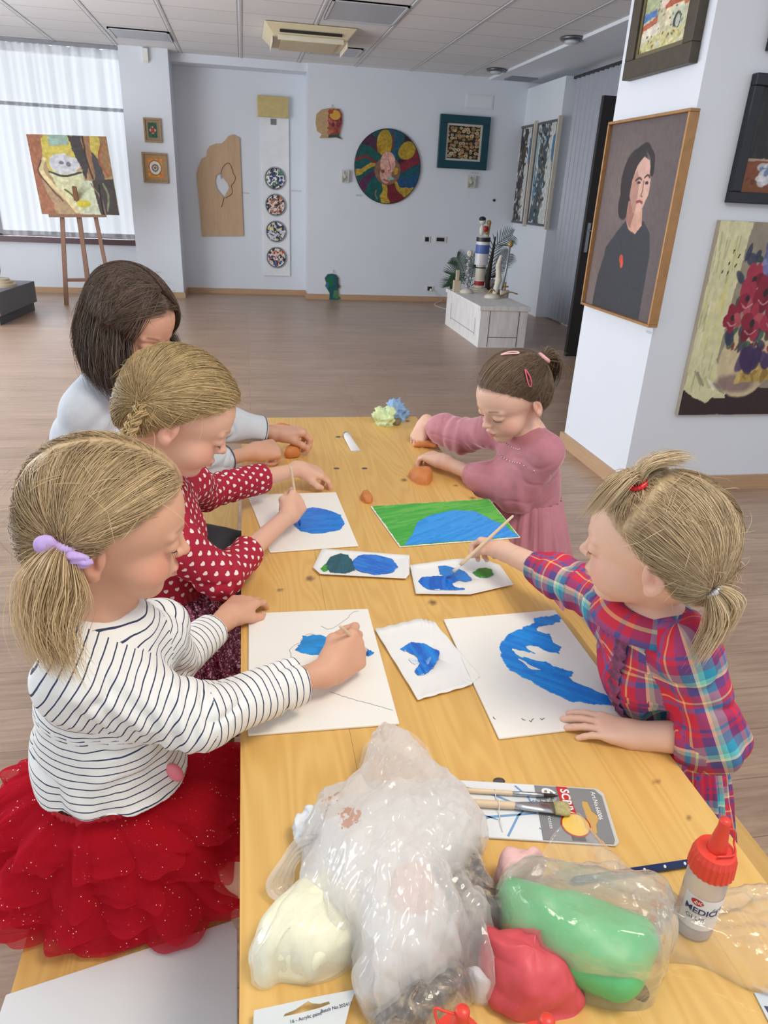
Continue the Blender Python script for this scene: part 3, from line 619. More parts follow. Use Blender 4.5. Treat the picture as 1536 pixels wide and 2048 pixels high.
# the portrait hangs on the left face: u runs towards the camera
TLp, BRp = onx(1222, 243, XP-.02), onx(1322, 652, XP-.02); a = A3(XP, 4.22, 1.905); b = A3(XP, 3.33+.03, .93)
y0, y1 = 4.215, 3.40
picture('portrait_painting', 'large portrait of a dark-haired woman in black with a red brooch, on the pillar', 'painting', A3(XP, y0, 1.91), A3(XP, y1, .925), XP, woman, mat('gilt_batten', (176, 132, 84), .4, .2, var=.15, scale=20), .014, .055, axis='x')
def village(w_, h_):
    a = Art(w_, h_, (196, 190, 160), .004, seed=81); a.poly([(0, 0), (1, 0), (1, .12), (.7, .16), (.4, .12), (0, .2)], (150, 176, 200), .03); a.poly([(.75, .08), (1, .1), (1, .22), (.74, .2)], (64, 116, 190), .03); a.poly([(0, .14), (.36, .1), (.38, .4), (0, .46)], (170, 180, 140), .05); a.poly([(0, .36), (.3, .32), (.34, .42), (0, .48)], (84, 124, 180), .03)
    a.poly([(.36, .2), (.5, .08), (.6, .16), (.62, .34), (.38, .36)], (222, 204, 186), .01).poly([(.34, .2), (.5, .04), (.66, .16), (.6, .2), (.5, .14), (.4, .24)], (176, 92, 74), .01).poly([(.46, .34), (.66, .2), (.86, .34), (.8, .38), (.48, .4)], (178, 94, 70), .012).poly([(.5, .38), (.82, .36), (.84, .62), (.52, .62)], (224, 214, 180), .01)
    a.poly([(.62, .42), (.86, .42), (.88, .72), (.62, .76)], (190, 198, 170), .01).ell(.74, .6, .07, .12, (54, 60, 60)).ell(.75, .6, .04, .09, (178, 186, 168)).poly([(.05, .5), (.34, .44), (.36, .6), (.05, .66)], (182, 100, 76), .03).poly([(.08, .58), (.4, .52), (.44, .72), (.06, .76)], (226, 216, 196), .02).poly([(.78, .28), (1, .24), (1, .42), (.84, .42)], (188, 120, 84), .02)
    a.poly([(0, .78), (.4, .68), (1, .7), (1, 1), (0, 1)], (202, 196, 140), .03).dabs(50, .04, [(222, 216, 176), (176, 170, 100), (150, 116, 76), (190, 196, 186)], (0, .75, 1, 1)).dabs(26, .022, [(60, 66, 70), (120, 76, 60), (84, 96, 110)], (.1, .2, .95, .8)); return a.grain(.15)
picture('village_painting', 'colourful village painting in a dark wooden frame, top of the pillar', 'painting', A3(XP, 4.14, 2.56), A3(XP, 3.475+.03, 2.10), XP, village, mat('dark_oak_frame', (74, 66, 52), .5, var=.25, scale=30), .085, .05, axis='x', liner=mat('olive_liner', (110, 100, 72), .5))
p_ = onx(1300, 664, XP); t_ = tag(MB().box((XP-.003, p_[1]-.035, p_[2]-.009), (XP, p_[1]+.035, p_[2]+.004)).build('caption_strip', cap), 'thin paper caption strip under the portrait on the pillar', 'caption', 'caption strips on the wall')
def flowers(w_, h_):
    a = Art(w_, h_, (150, 140, 122), .004, seed=91); a.poly([(0, .83), (1, .85), (1, 1), (0, 1)], (58, 42, 44), .01)
    a.poly([(0, 0), (.3, 0), (.27, .4), (.26, .7), (.4, .82), (.44, .90), (.3, .90), (.24, .93), (.12, .9), (.05, .88), (0, .85)], (214, 210, 168), .012)
    R = random.Random(6)
    for i in range(46): x = R.uniform(.01, .26); y = R.uniform(.02, .8); a.line([(x, y), (x+R.uniform(-.01, .012), y+.09)], .004, R.choice([(190, 190, 140), (232, 228, 196), (176, 176, 130), (222, 210, 120)]), .01, .7)
    for i in range(26): x = R.uniform(.1, .4); a.line([(x-.05, .72+x*.3), (x+.03, .80+x*.2)], .006, R.choice([(236, 234, 206), (190, 184, 140), (150, 146, 118)]), .01, .7)
    a.ell(.55, .70, .27, .2, (206, 190, 152)).ell(.5, .82, .2, .05, (120, 96, 100), 0, .01, .3, .7)
    for i in range(7): a.dabs(3, .012, [(140, 40, 52), (90, 60, 50)], (.36+.06*i, .60, .4+.06*i, .63), i)
    a.dabs(60, .03, [(44, 60, 50), (60, 84, 66), (50, 56, 84)], (.3, .12, .9, .62), 4)
    for x, y, r_ in ((.44, .28, .11), (.42, .37, .1), (.32, .47, .085), (.58, .34, .11), (.52, .5, .11), (.74, .26, .1), (.72, .46, .12), (.9, .36, .11), (.88, .52, .1)):
        for k in range(5): t0 = k*1.256+x*9; a.ell(x+.5*r_*math.cos(t0), y+.42*r_*math.sin(t0), r_*.55, r_*.42, R.choice([(140, 36, 58), (164, 52, 74), (118, 30, 50), (180, 84, 90)]), t0, .015)
        a.ell(x, y, r_*.22, r_*.2, (50, 40, 44)).line([(x-r_*.5, y+r_*.3), (x, y+r_*.5), (x+r_*.5, y+r_*.3)], .004, (220, 170, 170), .01, .7)
    a.dabs(16, .03, [(112, 116, 168), (150, 150, 190), (84, 88, 140)], (.5, .08, .62, .22), 8); a.poly([(.5, .72), (.85, .7), (.84, .8), (.5, .82)], (180, 154, 86), .01).dabs(20, .02, [(150, 120, 60), (200, 176, 110)], (.5, .73, .8, .81), 3).dabs(8, .05, [(62, 46, 84), (80, 60, 104)], (.5, .66, .8, .7), 9)
    for x, y in ((.18, .14), (.24, .16), (.17, .2), (.23, .21), (.12, .24), (.17, .25)): a.ell(x, y, .006, .012, (50, 50, 44), .5)
    return a.grain(.08)
yf = YP
a, b = ony(1430, 440, yf-.02), ony(1353, 822, yf-.02)
picture('flower_painting', 'unframed still life of crimson flowers in a vase beside a cream curtain', 'painting', A3(2.30, yf, a[2]-.0), A3(2.90, yf, b[2]-.02), yf, flowers, None, .02, .03)
def darkstill(w_, h_):
    a = Art(w_, h_, (44, 44, 44), .004, seed=95); a.paint(((fbm(a.X*14, a.Y*2, 0, 3) > .15)).astype(float), (60, 60, 60), .5); a.poly([(0, .68), (1, .66), (1, 1), (0, 1)], (128, 76, 50), .01); a.dabs(30, .03, [(96, 54, 36), (160, 100, 64)], (0, .72, 1, 1), 7); a.line([(0, .68), (.3, .67), (1, .68)], .012, (176, 150, 130), .01)
    a.dabs(36, .05, [(150, 170, 196), (206, 212, 220), (96, 120, 160), (224, 226, 230)], (.16, .68, .5, .9), 12); a.ell(.42, .72, .05, .1, (190, 160, 70)); return a.grain(.1)
a, b = ony(1500, 145, yf-.02), ony(1450, 405, yf-.02)
picture('dark_still_life', 'dark still life with pale crumpled cloth in a black frame, right edge of the pillar', 'painting', A3(2.315, yf, a[2]), A3(3.0, yf, b[2]), yf, darkstill, mat('black_frame', (22, 24, 32), .3), .05, .045)
p_ = ony(1531, 92, yf); picture('dark_framed_picture', 'corner of a black-framed picture high at the right edge of the photo', 'picture', A3(p_[0], yf, 2.7), A3(p_[0]+.4, yf, p_[2]-.02), yf, darkstill, mat('black_frame', (22, 24, 32), .3), .04, .04)

# ------------------------------------------------------------------ easel with painting
def easel():
    wd = mat('easel_wood', (142, 102, 78), .5, var=.12, scale=20, stretch=(1, 1, 5)); cx = -1.95; y0 = 10.05
    P = lambda px, py, y: ony(px, py, y)
    root = empty('painting_easel', (-2.05, y0, 0), 'brown wooden studio easel standing in front of the curtained window', 'easel')
    def bar(name, a, b, w_, h_): 
        a, b = np.array(a), np.array(b); d = unit(b-a); s1 = unit(np.cross(d, A3(0, 1, 0)))*w_/2; s2 = unit(np.cross(d, s1))*h_/2
        return MB().hexa([a-s1-s2, a+s1-s2, a+s1+s2, a-s1+s2, b-s1-s2, b+s1-s2, b+s1+s2, b-s1+s2]).build(name, wd, root)
    l0 = P(133, 610, y0); l0 = onz(133, 610, 0); y_l = l0[1]; t0 = ony(124, 428, y_l+.12)
    l0[2] = .0; bar('leg', l0, t0+(t0-l0)*.35, .05, .03)
    r0 = ony(217, 560, y_l+.02); r1 = ony(190, 428, y_l+.12); dirr = r1-r0; r0 = r0-dirr*(r0[2]/dirr[2]); bar('leg', r0, r1+dirr*.5, .045, .03)
    b1 = ony(157, 430, y_l+.2); b0 = onz(178, 590, 0)+A3(.0, .1, 0); bar('leg', b0, b1+(b1-b0)*.3, .05, .03)
    m0, m1 = ony(175, 560, y_l+.05), ony(158, 428, y_l+.13); bar('mast', m0, m1+(m1-m0)*.8, .05, .035)
    bar('cross_bar', ony(135, 560, y_l+.04), ony(215, 560, y_l+.04), .04, .03)
    bar('tray', ony(98, 430, y_l+.06)+A3(0, 0, .0), ony(212, 430, y_l+.06), .05, .05)
    return y_l
yl = easel()
def abstract(w_, h_):
    a = Art(w_, h_, (168, 140, 104), .005, seed=101); a.poly([(0, 0), (.2, 0), (.14, .3), (.1, .6), (.2, 1), (0, 1)], (156, 100, 72), .03); a.poly([(.2, 0), (.55, 0), (.6, .3), (.5, .5), (.2, .45), (.15, .3)], (196, 180, 84), .03).poly([(.26, 0), (.5, 0), (.5, .12), (.26, .14)], (150, 176, 160), .01)
    a.poly([(.5, 0), (.68, 0), (.72, .3), (.66, .55), (.56, .3)], (66, 60, 60), .03).poly([(.68, 0), (1, 0), (1, .5), (.7, .55)], (150, 112, 76), .03).poly([(.78, 0), (.92, 0), (.84, .4), (.8, .45)], (190, 172, 80), .03).poly([(.78, .2), (.86, .3), (.9, .55), (.76, .55)], (70, 68, 70), .02)
    a.poly([(.62, .56), (1, .54), (1, 1), (.62, 1)], (66, 58, 54), .01).poly([(.2, .46), (.62, .44), (.6, .9), (.5, 1), (.36, .8), (.24, .6)], (204, 202, 160), .02).poly([(.58, .56), (.72, .56), (.76, 1), (.52, 1)], (196, 202, 170), .01).ell(.4, .36, .19, .13, (196, 196, 200), .1, .03).line([(.2, .46), (.38, .51), (.6, .46)], .014, (60, 60, 56)).ell(.37, .34, .03, .02, (110, 112, 120)).ell(.46, .36, .03, .03, (120, 120, 130))
    a.line([(.16, .3), (.1, .44), (.2, .62), (.34, .78), (.46, .96)], .03, (214, 196, 146)).line([(.12, .32), (.06, .46), (.16, .64), (.3, .82)], .01, (96, 62, 48)).line([(.36, .68), (.44, .76), (.5, .86), (.62, .88)], .014, (96, 100, 40)).ell(.56, .86, .09, .05, (196, 180, 60)).line([(.7, 0), (.7, .3), (.74, .54)], .012, (60, 44, 40)).line([(.86, .6), (.9, .75), (.86, .95)], .014, (120, 130, 96)).line([(.7, .6), (.8, .8), (.82, .98)], .01, (140, 116, 96)).line([(.8, .62), (.8, 1)], .012, (34, 30, 30)).line([(.92, .1), (.86, .3), (.94, .5)], .014, (150, 84, 60)); return a.grain(.16)
def easel_painting():
    # board hangs tilted: it leans sideways and slightly back
    y_ = yl+.03; TL, TR, BR, BL = ony(52, 268, y_+.12), ony(213, 277, y_+.12), ony(238, 430, y_), ony(84, 428, y_)
    ux = unit(BR-BL); L = (np.linalg.norm(BR-BL)+np.linalg.norm(TR-TL))/2; H_ = np.linalg.norm(TL-BL); uz = unit(TL-BL)
    root = empty('abstract_painting', tuple((BL+BR)/2), 'square abstract painting in ochre and grey leaning on the easel', 'painting')
    n = unit(np.cross(ux, uz)); n = n if n[1] < 0 else -n
    a = abstract(L, H_); V = (TL+a.X[..., None]*L*ux-a.Y[..., None]*H_*uz+n*.002).reshape(-1, 3); mesh_obj('picture', V, gridmesh(a.nx, a.ny)[:, ::-1], oil, root, smooth=False, attrs={'Col': lin(a.C.reshape(-1, 3))})
    MB().prism([TL, TL+ux*L, BL+ux*L, BL], -n*.02).build('canvas', mat('canvas_edge', (190, 180, 160), .8), root)
easel_painting()

# ------------------------------------------------------------------ grey plinth with a stone sculpture (left)
def plinth():
    root = empty('grey_plinth', (-3.1, 9.1, 0), 'low dark grey display plinth at the left edge of the room', 'plinth')
    A_, B_ = onz(5, 652, 0), onz(77, 620, 0); d = unit(B_-A_); d[2] = 0; s_ = A3(-d[1], d[0], 0)*1.0; top = ony(76, 562, B_[1])[2]
    MB().prism([A_+A3(0, 0, .1), B_+A3(0, 0, .1), B_+s_+A3(0, 0, .1), A_+s_+A3(0, 0, .1)][::-1], (0, 0, top-.1)).build('body', mat('grey_board', (104, 108, 116), .55), root, bevel=.004)
    i = .03; MB().prism([A_+d*i+s_*i, B_-d*i+s_*i, B_-d*i+s_*.97, A_+d*i+s_*.97], (0, 0, .1)).build('base', mat('grey_base', (86, 90, 98), .6), root)
    r2 = empty('stone_sculpture', tuple(ony(2, 565, A_[1]+.45)), 'marbled stone sculpture on stacked wooden discs, cut by the left photo edge', 'sculpture')
    c_ = A3(*onz(-4, 572, top)); c_[2] = top
    MB().lathe([(.19, 0), (.19, .03), (.16, .032), (.16, .06), (.13, .062), (.13, .085)], tuple(c_), 40).build('disc_base', mat('pale_wood', (206, 190, 162), .5), r2)
    st = SDF().ell(c_+A3(0, 0, .20), (.055, .05, .12), k=.02).ell(c_+A3(.01, 0, .36), (.04, .04, .1), k=.03).ell(c_+A3(-.03, 0, .5), (.06, .04, .09), k=.03)
    V, F = st.mesh(.008); tm = NT('banded_stone'); tm.P(col=tm.ramp(tm.noise(tm.co('Object', (3, 3, 9)), 4, 4), [(.35, (.08, .06, .05)), (.5, (.4, .33, .27)), (.62, (.75, .72, .68))]), rough=.3); mesh_obj('stone', V, F, tm.m, r2)
plinth()

# ------------------------------------------------------------------ whitewashed chest with assemblages
def chest():
    ww = NT('whitewashed_wood'); n = ww.noise(ww.co('Object', (6, 6, 1.2)), 3, 5, .6); ww.P(col=ww.ramp(n, [(.3, tuple(lin((226, 223, 220)))), (.55, tuple(lin((242, 240, 238)))), (.8, tuple(lin((250, 249, 247))))]), rough=.6); ww = ww.m
    dk = mat('groove_dark', (92, 90, 90), .8)
    C0 = onz(955, 695, 0); CL = onz(890, 648, 0); CRt = onz(1042, 692, 0)
    d1 = CL-C0; L1 = np.linalg.norm(d1); d1 = d1/L1; d2 = A3(d1[1], -d1[0], 0); L2 = .53; top = ony(960, 612, C0[1])[2]
    root = empty('whitewashed_chest', tuple(C0), 'whitewashed wooden chest used as a plinth near the right back corner', 'chest')
    Pt = lambda u, v, z: C0+d1*u+d2*v+A3(0, 0, z)
    MB().prism([Pt(0, 0, 0), Pt(0, L2, 0), Pt(L1, L2, 0), Pt(L1, 0, 0)], (0, 0, top-.04)).build('body', ww, root)
    MB().prism([Pt(-.02, -.02, top-.045), Pt(-.02, L2+.02, top-.045), Pt(L1+.02, L2+.02, top-.045), Pt(L1+.02, -.02, top-.045)], (0, 0, .045)).build('lid', ww, root, bevel=.004)
    g_ = MB()
    for v in (.10, L2-.10): g_.prism([Pt(-.003, v, .01), Pt(-.003, v+.006, .01), Pt(0, v+.006, .01), Pt(0, v, .01)], (0, 0, top-.06))
    g_.prism([Pt(-.003, .10, .11), Pt(-.003, L2-.10, .11), Pt(0, L2-.10, .11), Pt(0, .10, .11)], (0, 0, .006))
    for u in (.18, L1-.25): g_.prism([Pt(u, -.002, .1), Pt(u+.004, -.002, .1), Pt(u+.004, 0, .1), Pt(u, 0, .1)], (0, 0, top-.25))
    g_.prism([Pt(.18, -.002, .12), Pt(L1-.25, -.002, .12), Pt(L1-.25, 0, .12), Pt(.18, 0, .12)], (0, 0, .004)); g_.build('panel_groove', dk, root)
    # figures: base pixel -> height pixel
    bone = mat('ivory_paint', (224, 216, 200), .5); gold = mat('old_gold', (176, 150, 96), .45, .3); dark = mat('dark_bark', (70, 58, 50), .7); silver = mat('silver_grey', (170, 172, 174), .35, .5); blue = mat('blue_print', (86, 110, 178), .5); redm = mat('red_paint', (176, 40, 44), .5)
    def base(px, py):
        p = onz(px, py, top); u = min(max((p-C0)@d1, .05), L1-.04); v = min(max((p-C0)@d2, .03), L2-.03); q_ = C0+d1*u+d2*v; q_[2] = top; return q_
    def toppt(px, py, b): return ony(px, py, b[1])[2]
    # skeleton-like silver figure
    b = base(933, 586); h = toppt(935, 503, b)-top; r_ = empty('silver_figure', tuple(b), 'thin silver bone-like figurine with a small skull, left part of the chest', 'figurine')
    MB().lathe([(.08, 0), (.085, .02), (.05, .045), (.02, .06)], tuple(b), 24).build('foot', bone, r_, smooth=True)
    s_ = SDF(); R = random.Random(2); P = [b+A3(.012*math.sin(i*2.3), 0, .05+(h-.1)*i/14) for i in range(15)]
    for i, p in enumerate(P): s_.ell(p, (.022+.012*(i % 2), .02, .014), k=.01)
    for i in range(14): s_.cone(P[i], P[i+1], .01, .01, .006)
    for z_ in (.3, .55, .72): q = b+A3(0, 0, h*z_); s_.cone(q-A3(.06, 0, .02), q+A3(.06, 0, .01), .008, .008, .008)
    V, F = s_.mesh(.005); mesh_obj('body', V, F, silver, r_)
    s_ = SDF().ell(b+A3(0, 0, h-.02), (.035, .035, .04), k=.01).ell(b+A3(-.015, -.03, h-.02), .01, k=.004, op=-1).ell(b+A3(.015, -.03, h-.02), .01, k=.004, op=-1); V, F = s_.mesh(.003); mesh_obj('skull', V, F, bone, r_)
    # painted tin figure in the middle
    b = base(957, 582); h = toppt(958, 490, b)-top; r_ = empty('tin_tower_figure', tuple(b), 'tower of stacked printed tins with a red and black figure on top', 'assemblage')
    MB().lathe([(.13, 0), (.13, .015), (.1, .02), (.1, .035), (.08, .04)], tuple(b), 32).build('foot', bone, r_)
    MB().lathe([(.06, .04), (.06, .30), (.055, .31)], tuple(b), 28).build('lower_tin', bone, r_, smooth=False)
    MB().lathe([(.0615, .07), (.0615, .12)], tuple(b), 28).build('red_band', redm, r_); MB().lathe([(.0615, .27), (.0615, .285)], tuple(b), 28).build('black_band', blk, r_)
    MB().lathe([(.083, .31), (.083, .62), (.078, .63)], tuple(b), 28).build('upper_tin', mat('white_enamel', (226, 226, 226), .3), r_); MB().lathe([(.084, .44), (.084, .54)], tuple(b), 28).build('blue_band', blue, r_); MB().lathe([(.085, .575), (.085, .625)], tuple(b), 28).build('dark_band', blk, r_)
    s_ = SDF().ell(b+A3(-.03, 0, .70), (.03, .03, .06), k=.01).ell(b+A3(-.03, 0, .80), (.038, .036, .036), k=.01); V, F = s_.mesh(.004); mesh_obj('figure', V, F, bone, r_)
    V, F = SDF().ell(b+A3(-.035, 0, .825), (.042, .04, .03), k=.01).mesh(.004); mesh_obj('hair', V, F, blk, r_)
    V, F = SDF().ell(b+A3(.01, -.02, .72), (.03, .025, .035), k=.01).mesh(.004); mesh_obj('red_apron', V, F, redm, r_)
    V, F = SDF().cone(b+A3(.05, 0, .62), b+A3(.055, 0, .78), .014, .02, .01).ell(b+A3(.05, 0, .79), .028, k=.01).ell(b+A3(.03, 0, .68), .024, k=.01).mesh(.004); mesh_obj('gold_figure', V, F, gold, r_)
    # hanging candle, poles, small wooden block
    b = base(979, 572); h = toppt(988, 473, b)-top; tag(MB().tube([b, b+A3(.0, 0, h*.35), b+A3(.02, 0, h*.6), b+A3(.04, 0, h)], [.035, .03, .022, .008], 10).build('driftwood_stick', dark, smooth=True), 'tall dark brown driftwood stick standing on the chest', 'stick')
    b = base(1016, 592); h = toppt(1021, 490, b)-top; r_ = empty('bone_staff', tuple(b), 'tall thin pale staff with a golden knob standing on the chest', 'staff')
    MB().tube([b, b+A3(.03, 0, h*.5), b+A3(.05, 0, h)], .013, 10).build('shaft', silver, r_, smooth=True); MB().lathe([(.005, 0), (.03, .02), (.035, .04), (.02, .06), (.012, .08)], tuple(b+A3(.05, 0, h-.03)), 16).build('knob', gold, r_, smooth=True)
    b = base(992, 580); r_ = empty('candle_holder', tuple(b), 'crooked ivory candle figure with a white saucer foot at the chest front', 'figurine')
    b = base(985, 596); MB().lathe([(.095, 0), (.1, .02), (.06, .04), (.03, .05)], tuple(b), 28).build('foot', bone, r_, smooth=True)
    V, F = SDF().chain([b+A3(.02, 0, .04), b+A3(.05, 0, .2), b+A3(.03, 0, .36), b+A3(.05, 0, .46)], [.03, .035, .028, .016], .02).mesh(.005); mesh_obj('body', V, F, bone, r_)
    MB().tube(bez([b+A3(-.06, 0, .05), b+A3(-.02, -.02, .1), b+A3(.08, -.02, .03), b+A3(.2, 0, .07), b+A3(.3, 0, .05)], 24), .008, 6).build('gold_wire', gold, r_, smooth=True)
    b = base(911, 583); r_ = tag(MB().box(b+A3(-.045, -.03, 0), b+A3(.045, .03, .13)).box(b+A3(-.02, -.02, .13), b+A3(.02, .02, .25)).build('wooden_block', mat('pale_block', (206, 192, 166), .6), bevel=.006), 'little pale wooden block figure at the left end of the chest', 'figurine')
    b = base(1030, 595); r_ = empty('white_cup', tuple(b), 'small white cup with a gold cross at the right front corner of the chest', 'cup'); MB().lathe([(.05, 0), (.055, .08), (.045, .082), (.04, .01)], tuple(b), 24).build('cup', bone, r_, smooth=True); MB().tube([b+A3(0, 0, .02), b+A3(0, 0, .17)], .012, 8).tube([b+A3(-.04, 0, .12), b+A3(.04, 0, .12)], .009, 8).build('gold_cross', gold, r_)
    b = base(1010, 590); tag(MB().lathe([(.05, 0), (.11, .03), (.12, .05), (.1, .045), (.04, .012)], tuple(b), 28).build('brown_bowl', mat('brown_bowl', (112, 82, 56), .5), smooth=True), 'shallow brown bowl on the right side of the chest', 'bowl')
    b = base(938, 563); 
    tag(MB().lathe([(.06, 0), (.075, .12), (.06, .12), (.05, .02)], tuple(b+A3(.03, .05, 0)), 24).build('white_pot', bone, smooth=True), 'small white pot half hidden behind the tins on the chest', 'pot')
    # palm fronds
    leafm = mat('palm_green', (62, 92, 70), .5, var=.2); R = random.Random(12)
    def frond(name, label, b, fr_):
        r_ = empty(name, tuple(b), label, 'plant', 'potted palms on the chest')
        for L in fr_:
            P = bez([np.array(q) for q in L], 22); MB().tube(P, np.linspace(.006, .002, 22), 5).build('stem', leafm, r_); V = []; F = []; k = 0
            for i in range(4, 22):
                d = unit(P[min(i+1, 21)]-P[i-1]); 
                for sd in (-1, 1):
                    out = unit(d*.75+sd*unit(np.cross(d, A3(.2, -1, .1)))*.8+A3(0, 0, -.1)); l_ = .17*math.sin(math.pi*(i-2)/22)+.03; w_ = unit(np.cross(out, A3(0, 1, 0)))*.004
                    V += [P[i]-w_, P[i]+w_, P[i]+out*l_*.6+w_*1.2+A3(0, 0, -.005), P[i]+out*l_*.6-w_*1.2+A3(0, 0, -.005), P[i]+out*l_+A3(0, 0, -.02)]; F += [(k, k+1, k+2, k+3), (k+3, k+2, k+4)]; k += 5
            mesh_obj('leaflets', V, F, leafm, r_)
    b = base(975, 562); Y = b[1]
    q = lambda px, py, dy=0: ony(px, py, Y+dy)
    frond('potted_palm', 'tall palm frond rising behind the driftwood stick on the chest', q(980, 570), [[q(980, 570), q(984, 530), q(990, 495), q(1008, 478), q(1024, 470)], [q(982, 565), q(992, 545), q(1004, 525), q(1016, 508)]])
    frond('potted_palm', 'spiky dark palm leaves behind the silver figurine on the chest', q(936, 572), [[q(936, 570), q(925, 555), q(912, 548), q(902, 550)], [q(936, 570), q(928, 545), q(922, 528), q(914, 515)], [q(940, 570), q(945, 545), q(948, 530), q(955, 520)], [q(936, 572), q(918, 562), q(908, 564), q(900, 572)], [q(942, 572), q(960, 558), q(972, 552), q(980, 556)]])
chest()
# ================================================================== TABLE AND BENCHES
T = .745
X0, X1, TY0, TY1 = -.030, .600, .10, 2.47
def pine(name, seed, tone=1.0, warm=0, gscale=1.0):
    t = NT(name); o = t.co('Object'); mp = t.node('ShaderNodeMapping', {0: o}); mp.inputs[1].default_value = (seed*3.7, seed*1.3, seed); mp.inputs[3].default_value = (11*gscale, .55, 6)
    warp = t.noise(mp.outputs[0], 1.0, 2, .4)
    mp2 = t.node('ShaderNodeMapping', {0: o}); mp2.inputs[1].default_value = (seed*.37, seed*2.3, 0); mp2.inputs[3].default_value = (9, .8, 3)
    w1 = t.noise(mp2.outputs[0], .9, 2)
    kn = t.attr('warp', 2)
    v = t.math('ADD', t.math('MULTIPLY', warp, 5.0), t.math('ADD', t.math('MULTIPLY', w1, 9.0), t.math('MULTIPLY', kn, 6.0)))
    ring = t.math('ABSOLUTE', t.math('SINE', t.math('MULTIPLY', v, 6.2)))
    ring = t.math('POWER', ring, 2.2)
    mp3 = t.node('ShaderNodeMapping', {0: o}); mp3.inputs[3].default_value = (260, 5, 60); fine = t.noise(mp3.outputs[0], 1.0, 3)
    c0 = tuple(lin((228*tone, 186*tone, 108*tone))); c1 = tuple(lin((208*tone, 160*tone, 82*tone))); c2 = tuple(lin((186*tone, 130*tone, 64*tone)))
    a = t.mix(t.math('MULTIPLY', ring, .55), (*c0, 1), (*c1, 1)); a = t.mix(t.math('MULTIPLY', fine, .25), a, (*c2, 1))
    a = t.mix(t.attr('knot', 2), a, (*lin((92, 58, 34)), 1)); a = t.mix(t.math('MULTIPLY', t.noise(o, 3.0, 2), .28), a, (*lin((238, 200, 128)), 1))
    t.P(col=a, rough=t.math('ADD', t.math('MULTIPLY', fine, .12), .33), spec=.45, coat=.15); t.bump(t.math('ADD', fine, t.math('MULTIPLY', ring, .5)), .08, .001); return t.m
KN = [(871, 1148, .5), (620, 1157, 1), (560, 1180, .5), (808, 960, 1), (965, 1570, .3), (790, 838, .7), (1313, 1563, .35), (865, 1205, .9), (1280, 1985, .0), (815, 842, 1.1), (690, 1120, .3), (726, 965, .0), (1030, 880, .4), (945, 996, .8), (911, 971, .5), (1375, 1634, .2), (890, 1335, .3)]
KNW = [(onz(x, y, T), r*.007) for x, y, r in KN if r > 0]
def plank(name, x0, x1, y0, y1, z, th, m, parent, dens=.006, gap=.0):
    nx, ny = max(8, int((x1-x0)/dens)), int((y1-y0)/dens); x = np.linspace(x0, x1-gap, nx); y = np.linspace(y0, y1, ny); X, Y = np.meshgrid(x, y, indexing='ij')
    kn = np.zeros(X.shape); wp = np.zeros(X.shape)
    for p, r in KNW:
        d = np.hypot((X-p[0]), (Y-p[1])*.8); kn = np.maximum(kn, 1-sstep(r*.7, r*1.4+.002, d)); wp += .16*np.exp(-(((X-p[0])/.022)**2+((Y-p[1])/.075)**2))*min(1, r/.006)
    V = np.stack([X, Y, np.full(X.shape, z)], -1).reshape(-1, 3); F = [tuple(f) for f in gridmesh(nx, ny)]; n = len(V)
    rim = [(x0, y0), (x1-gap, y0), (x1-gap, y1), (x0, y1)]; ids = [0, (nx-1)*ny, nx*ny-1, ny-1]
    V = np.concatenate([V, [(a, b, z-th) for a, b in rim]]); F += [(n+3, n+2, n+1, n)]
    e = [[i*ny for i in range(nx)], [(nx-1)*ny+j for j in range(ny)], [i*ny+ny-1 for i in range(nx-1, -1, -1)], [j for j in range(ny-1, -1, -1)]]
    for k in range(4): F.append(tuple(e[k][::-1])+(n+k, n+(k+1) % 4))
    z0 = np.zeros(4); A_ = lambda q: np.concatenate([q.ravel(), z0])
    c3 = lambda q: np.stack([q]*3, 1)
    return mesh_obj(name, V, F, m, parent, smooth=False, attrs={'knot': A_(kn), 'warp': A_(wp)})
table = empty('wooden_table', (.285, 1.28, 0), 'long varnished pine table the five children work at', 'table')
for i, (a, b) in enumerate(((X0, .1325), (.1325, .2625), (.2625, .3655), (.3655, .495), (.495, X1))): plank('tabletop_plank', a, b, TY0, TY1, T, .03, pine('pine_%d' % i, i*1.7+.4, 1.0-.015*(i % 2)), table, .006, .0004 if i == 0 else .0001)
lm = pine('pine_leg', 9, .95)
MB().box((X0+.05, TY0+.2, T-.10), (X1-.05, TY0+.25, T-.03)).box((X0+.05, TY1-.25, T-.10), (X1-.05, TY1-.2, T-.03)).box((.26, TY0+.22, T-.08), (.31, TY1-.22, T-.03)).build('frame', lm, table)
for x in (X0+.06, X1-.12):
    for y in (TY0+.2, TY1-.26): MB().box((x, y, 0), (x+.06, y+.06, T-.03)).build('leg', lm, table)
boltm = mat('bolt_steel', (120, 116, 112), .35, .8)
for px, py in ((676, 874), (673, 937), (729, 937), (998, 1563)):
    p = onz(px, py, T); MB().lathe([(.0085, 0), (.0085, .0010), (.0045, .0015)], tuple(p-A3(0, 0, .0002)), 20, sc=(1, .8, 1)).build('bolt', boltm, table, smooth=True)
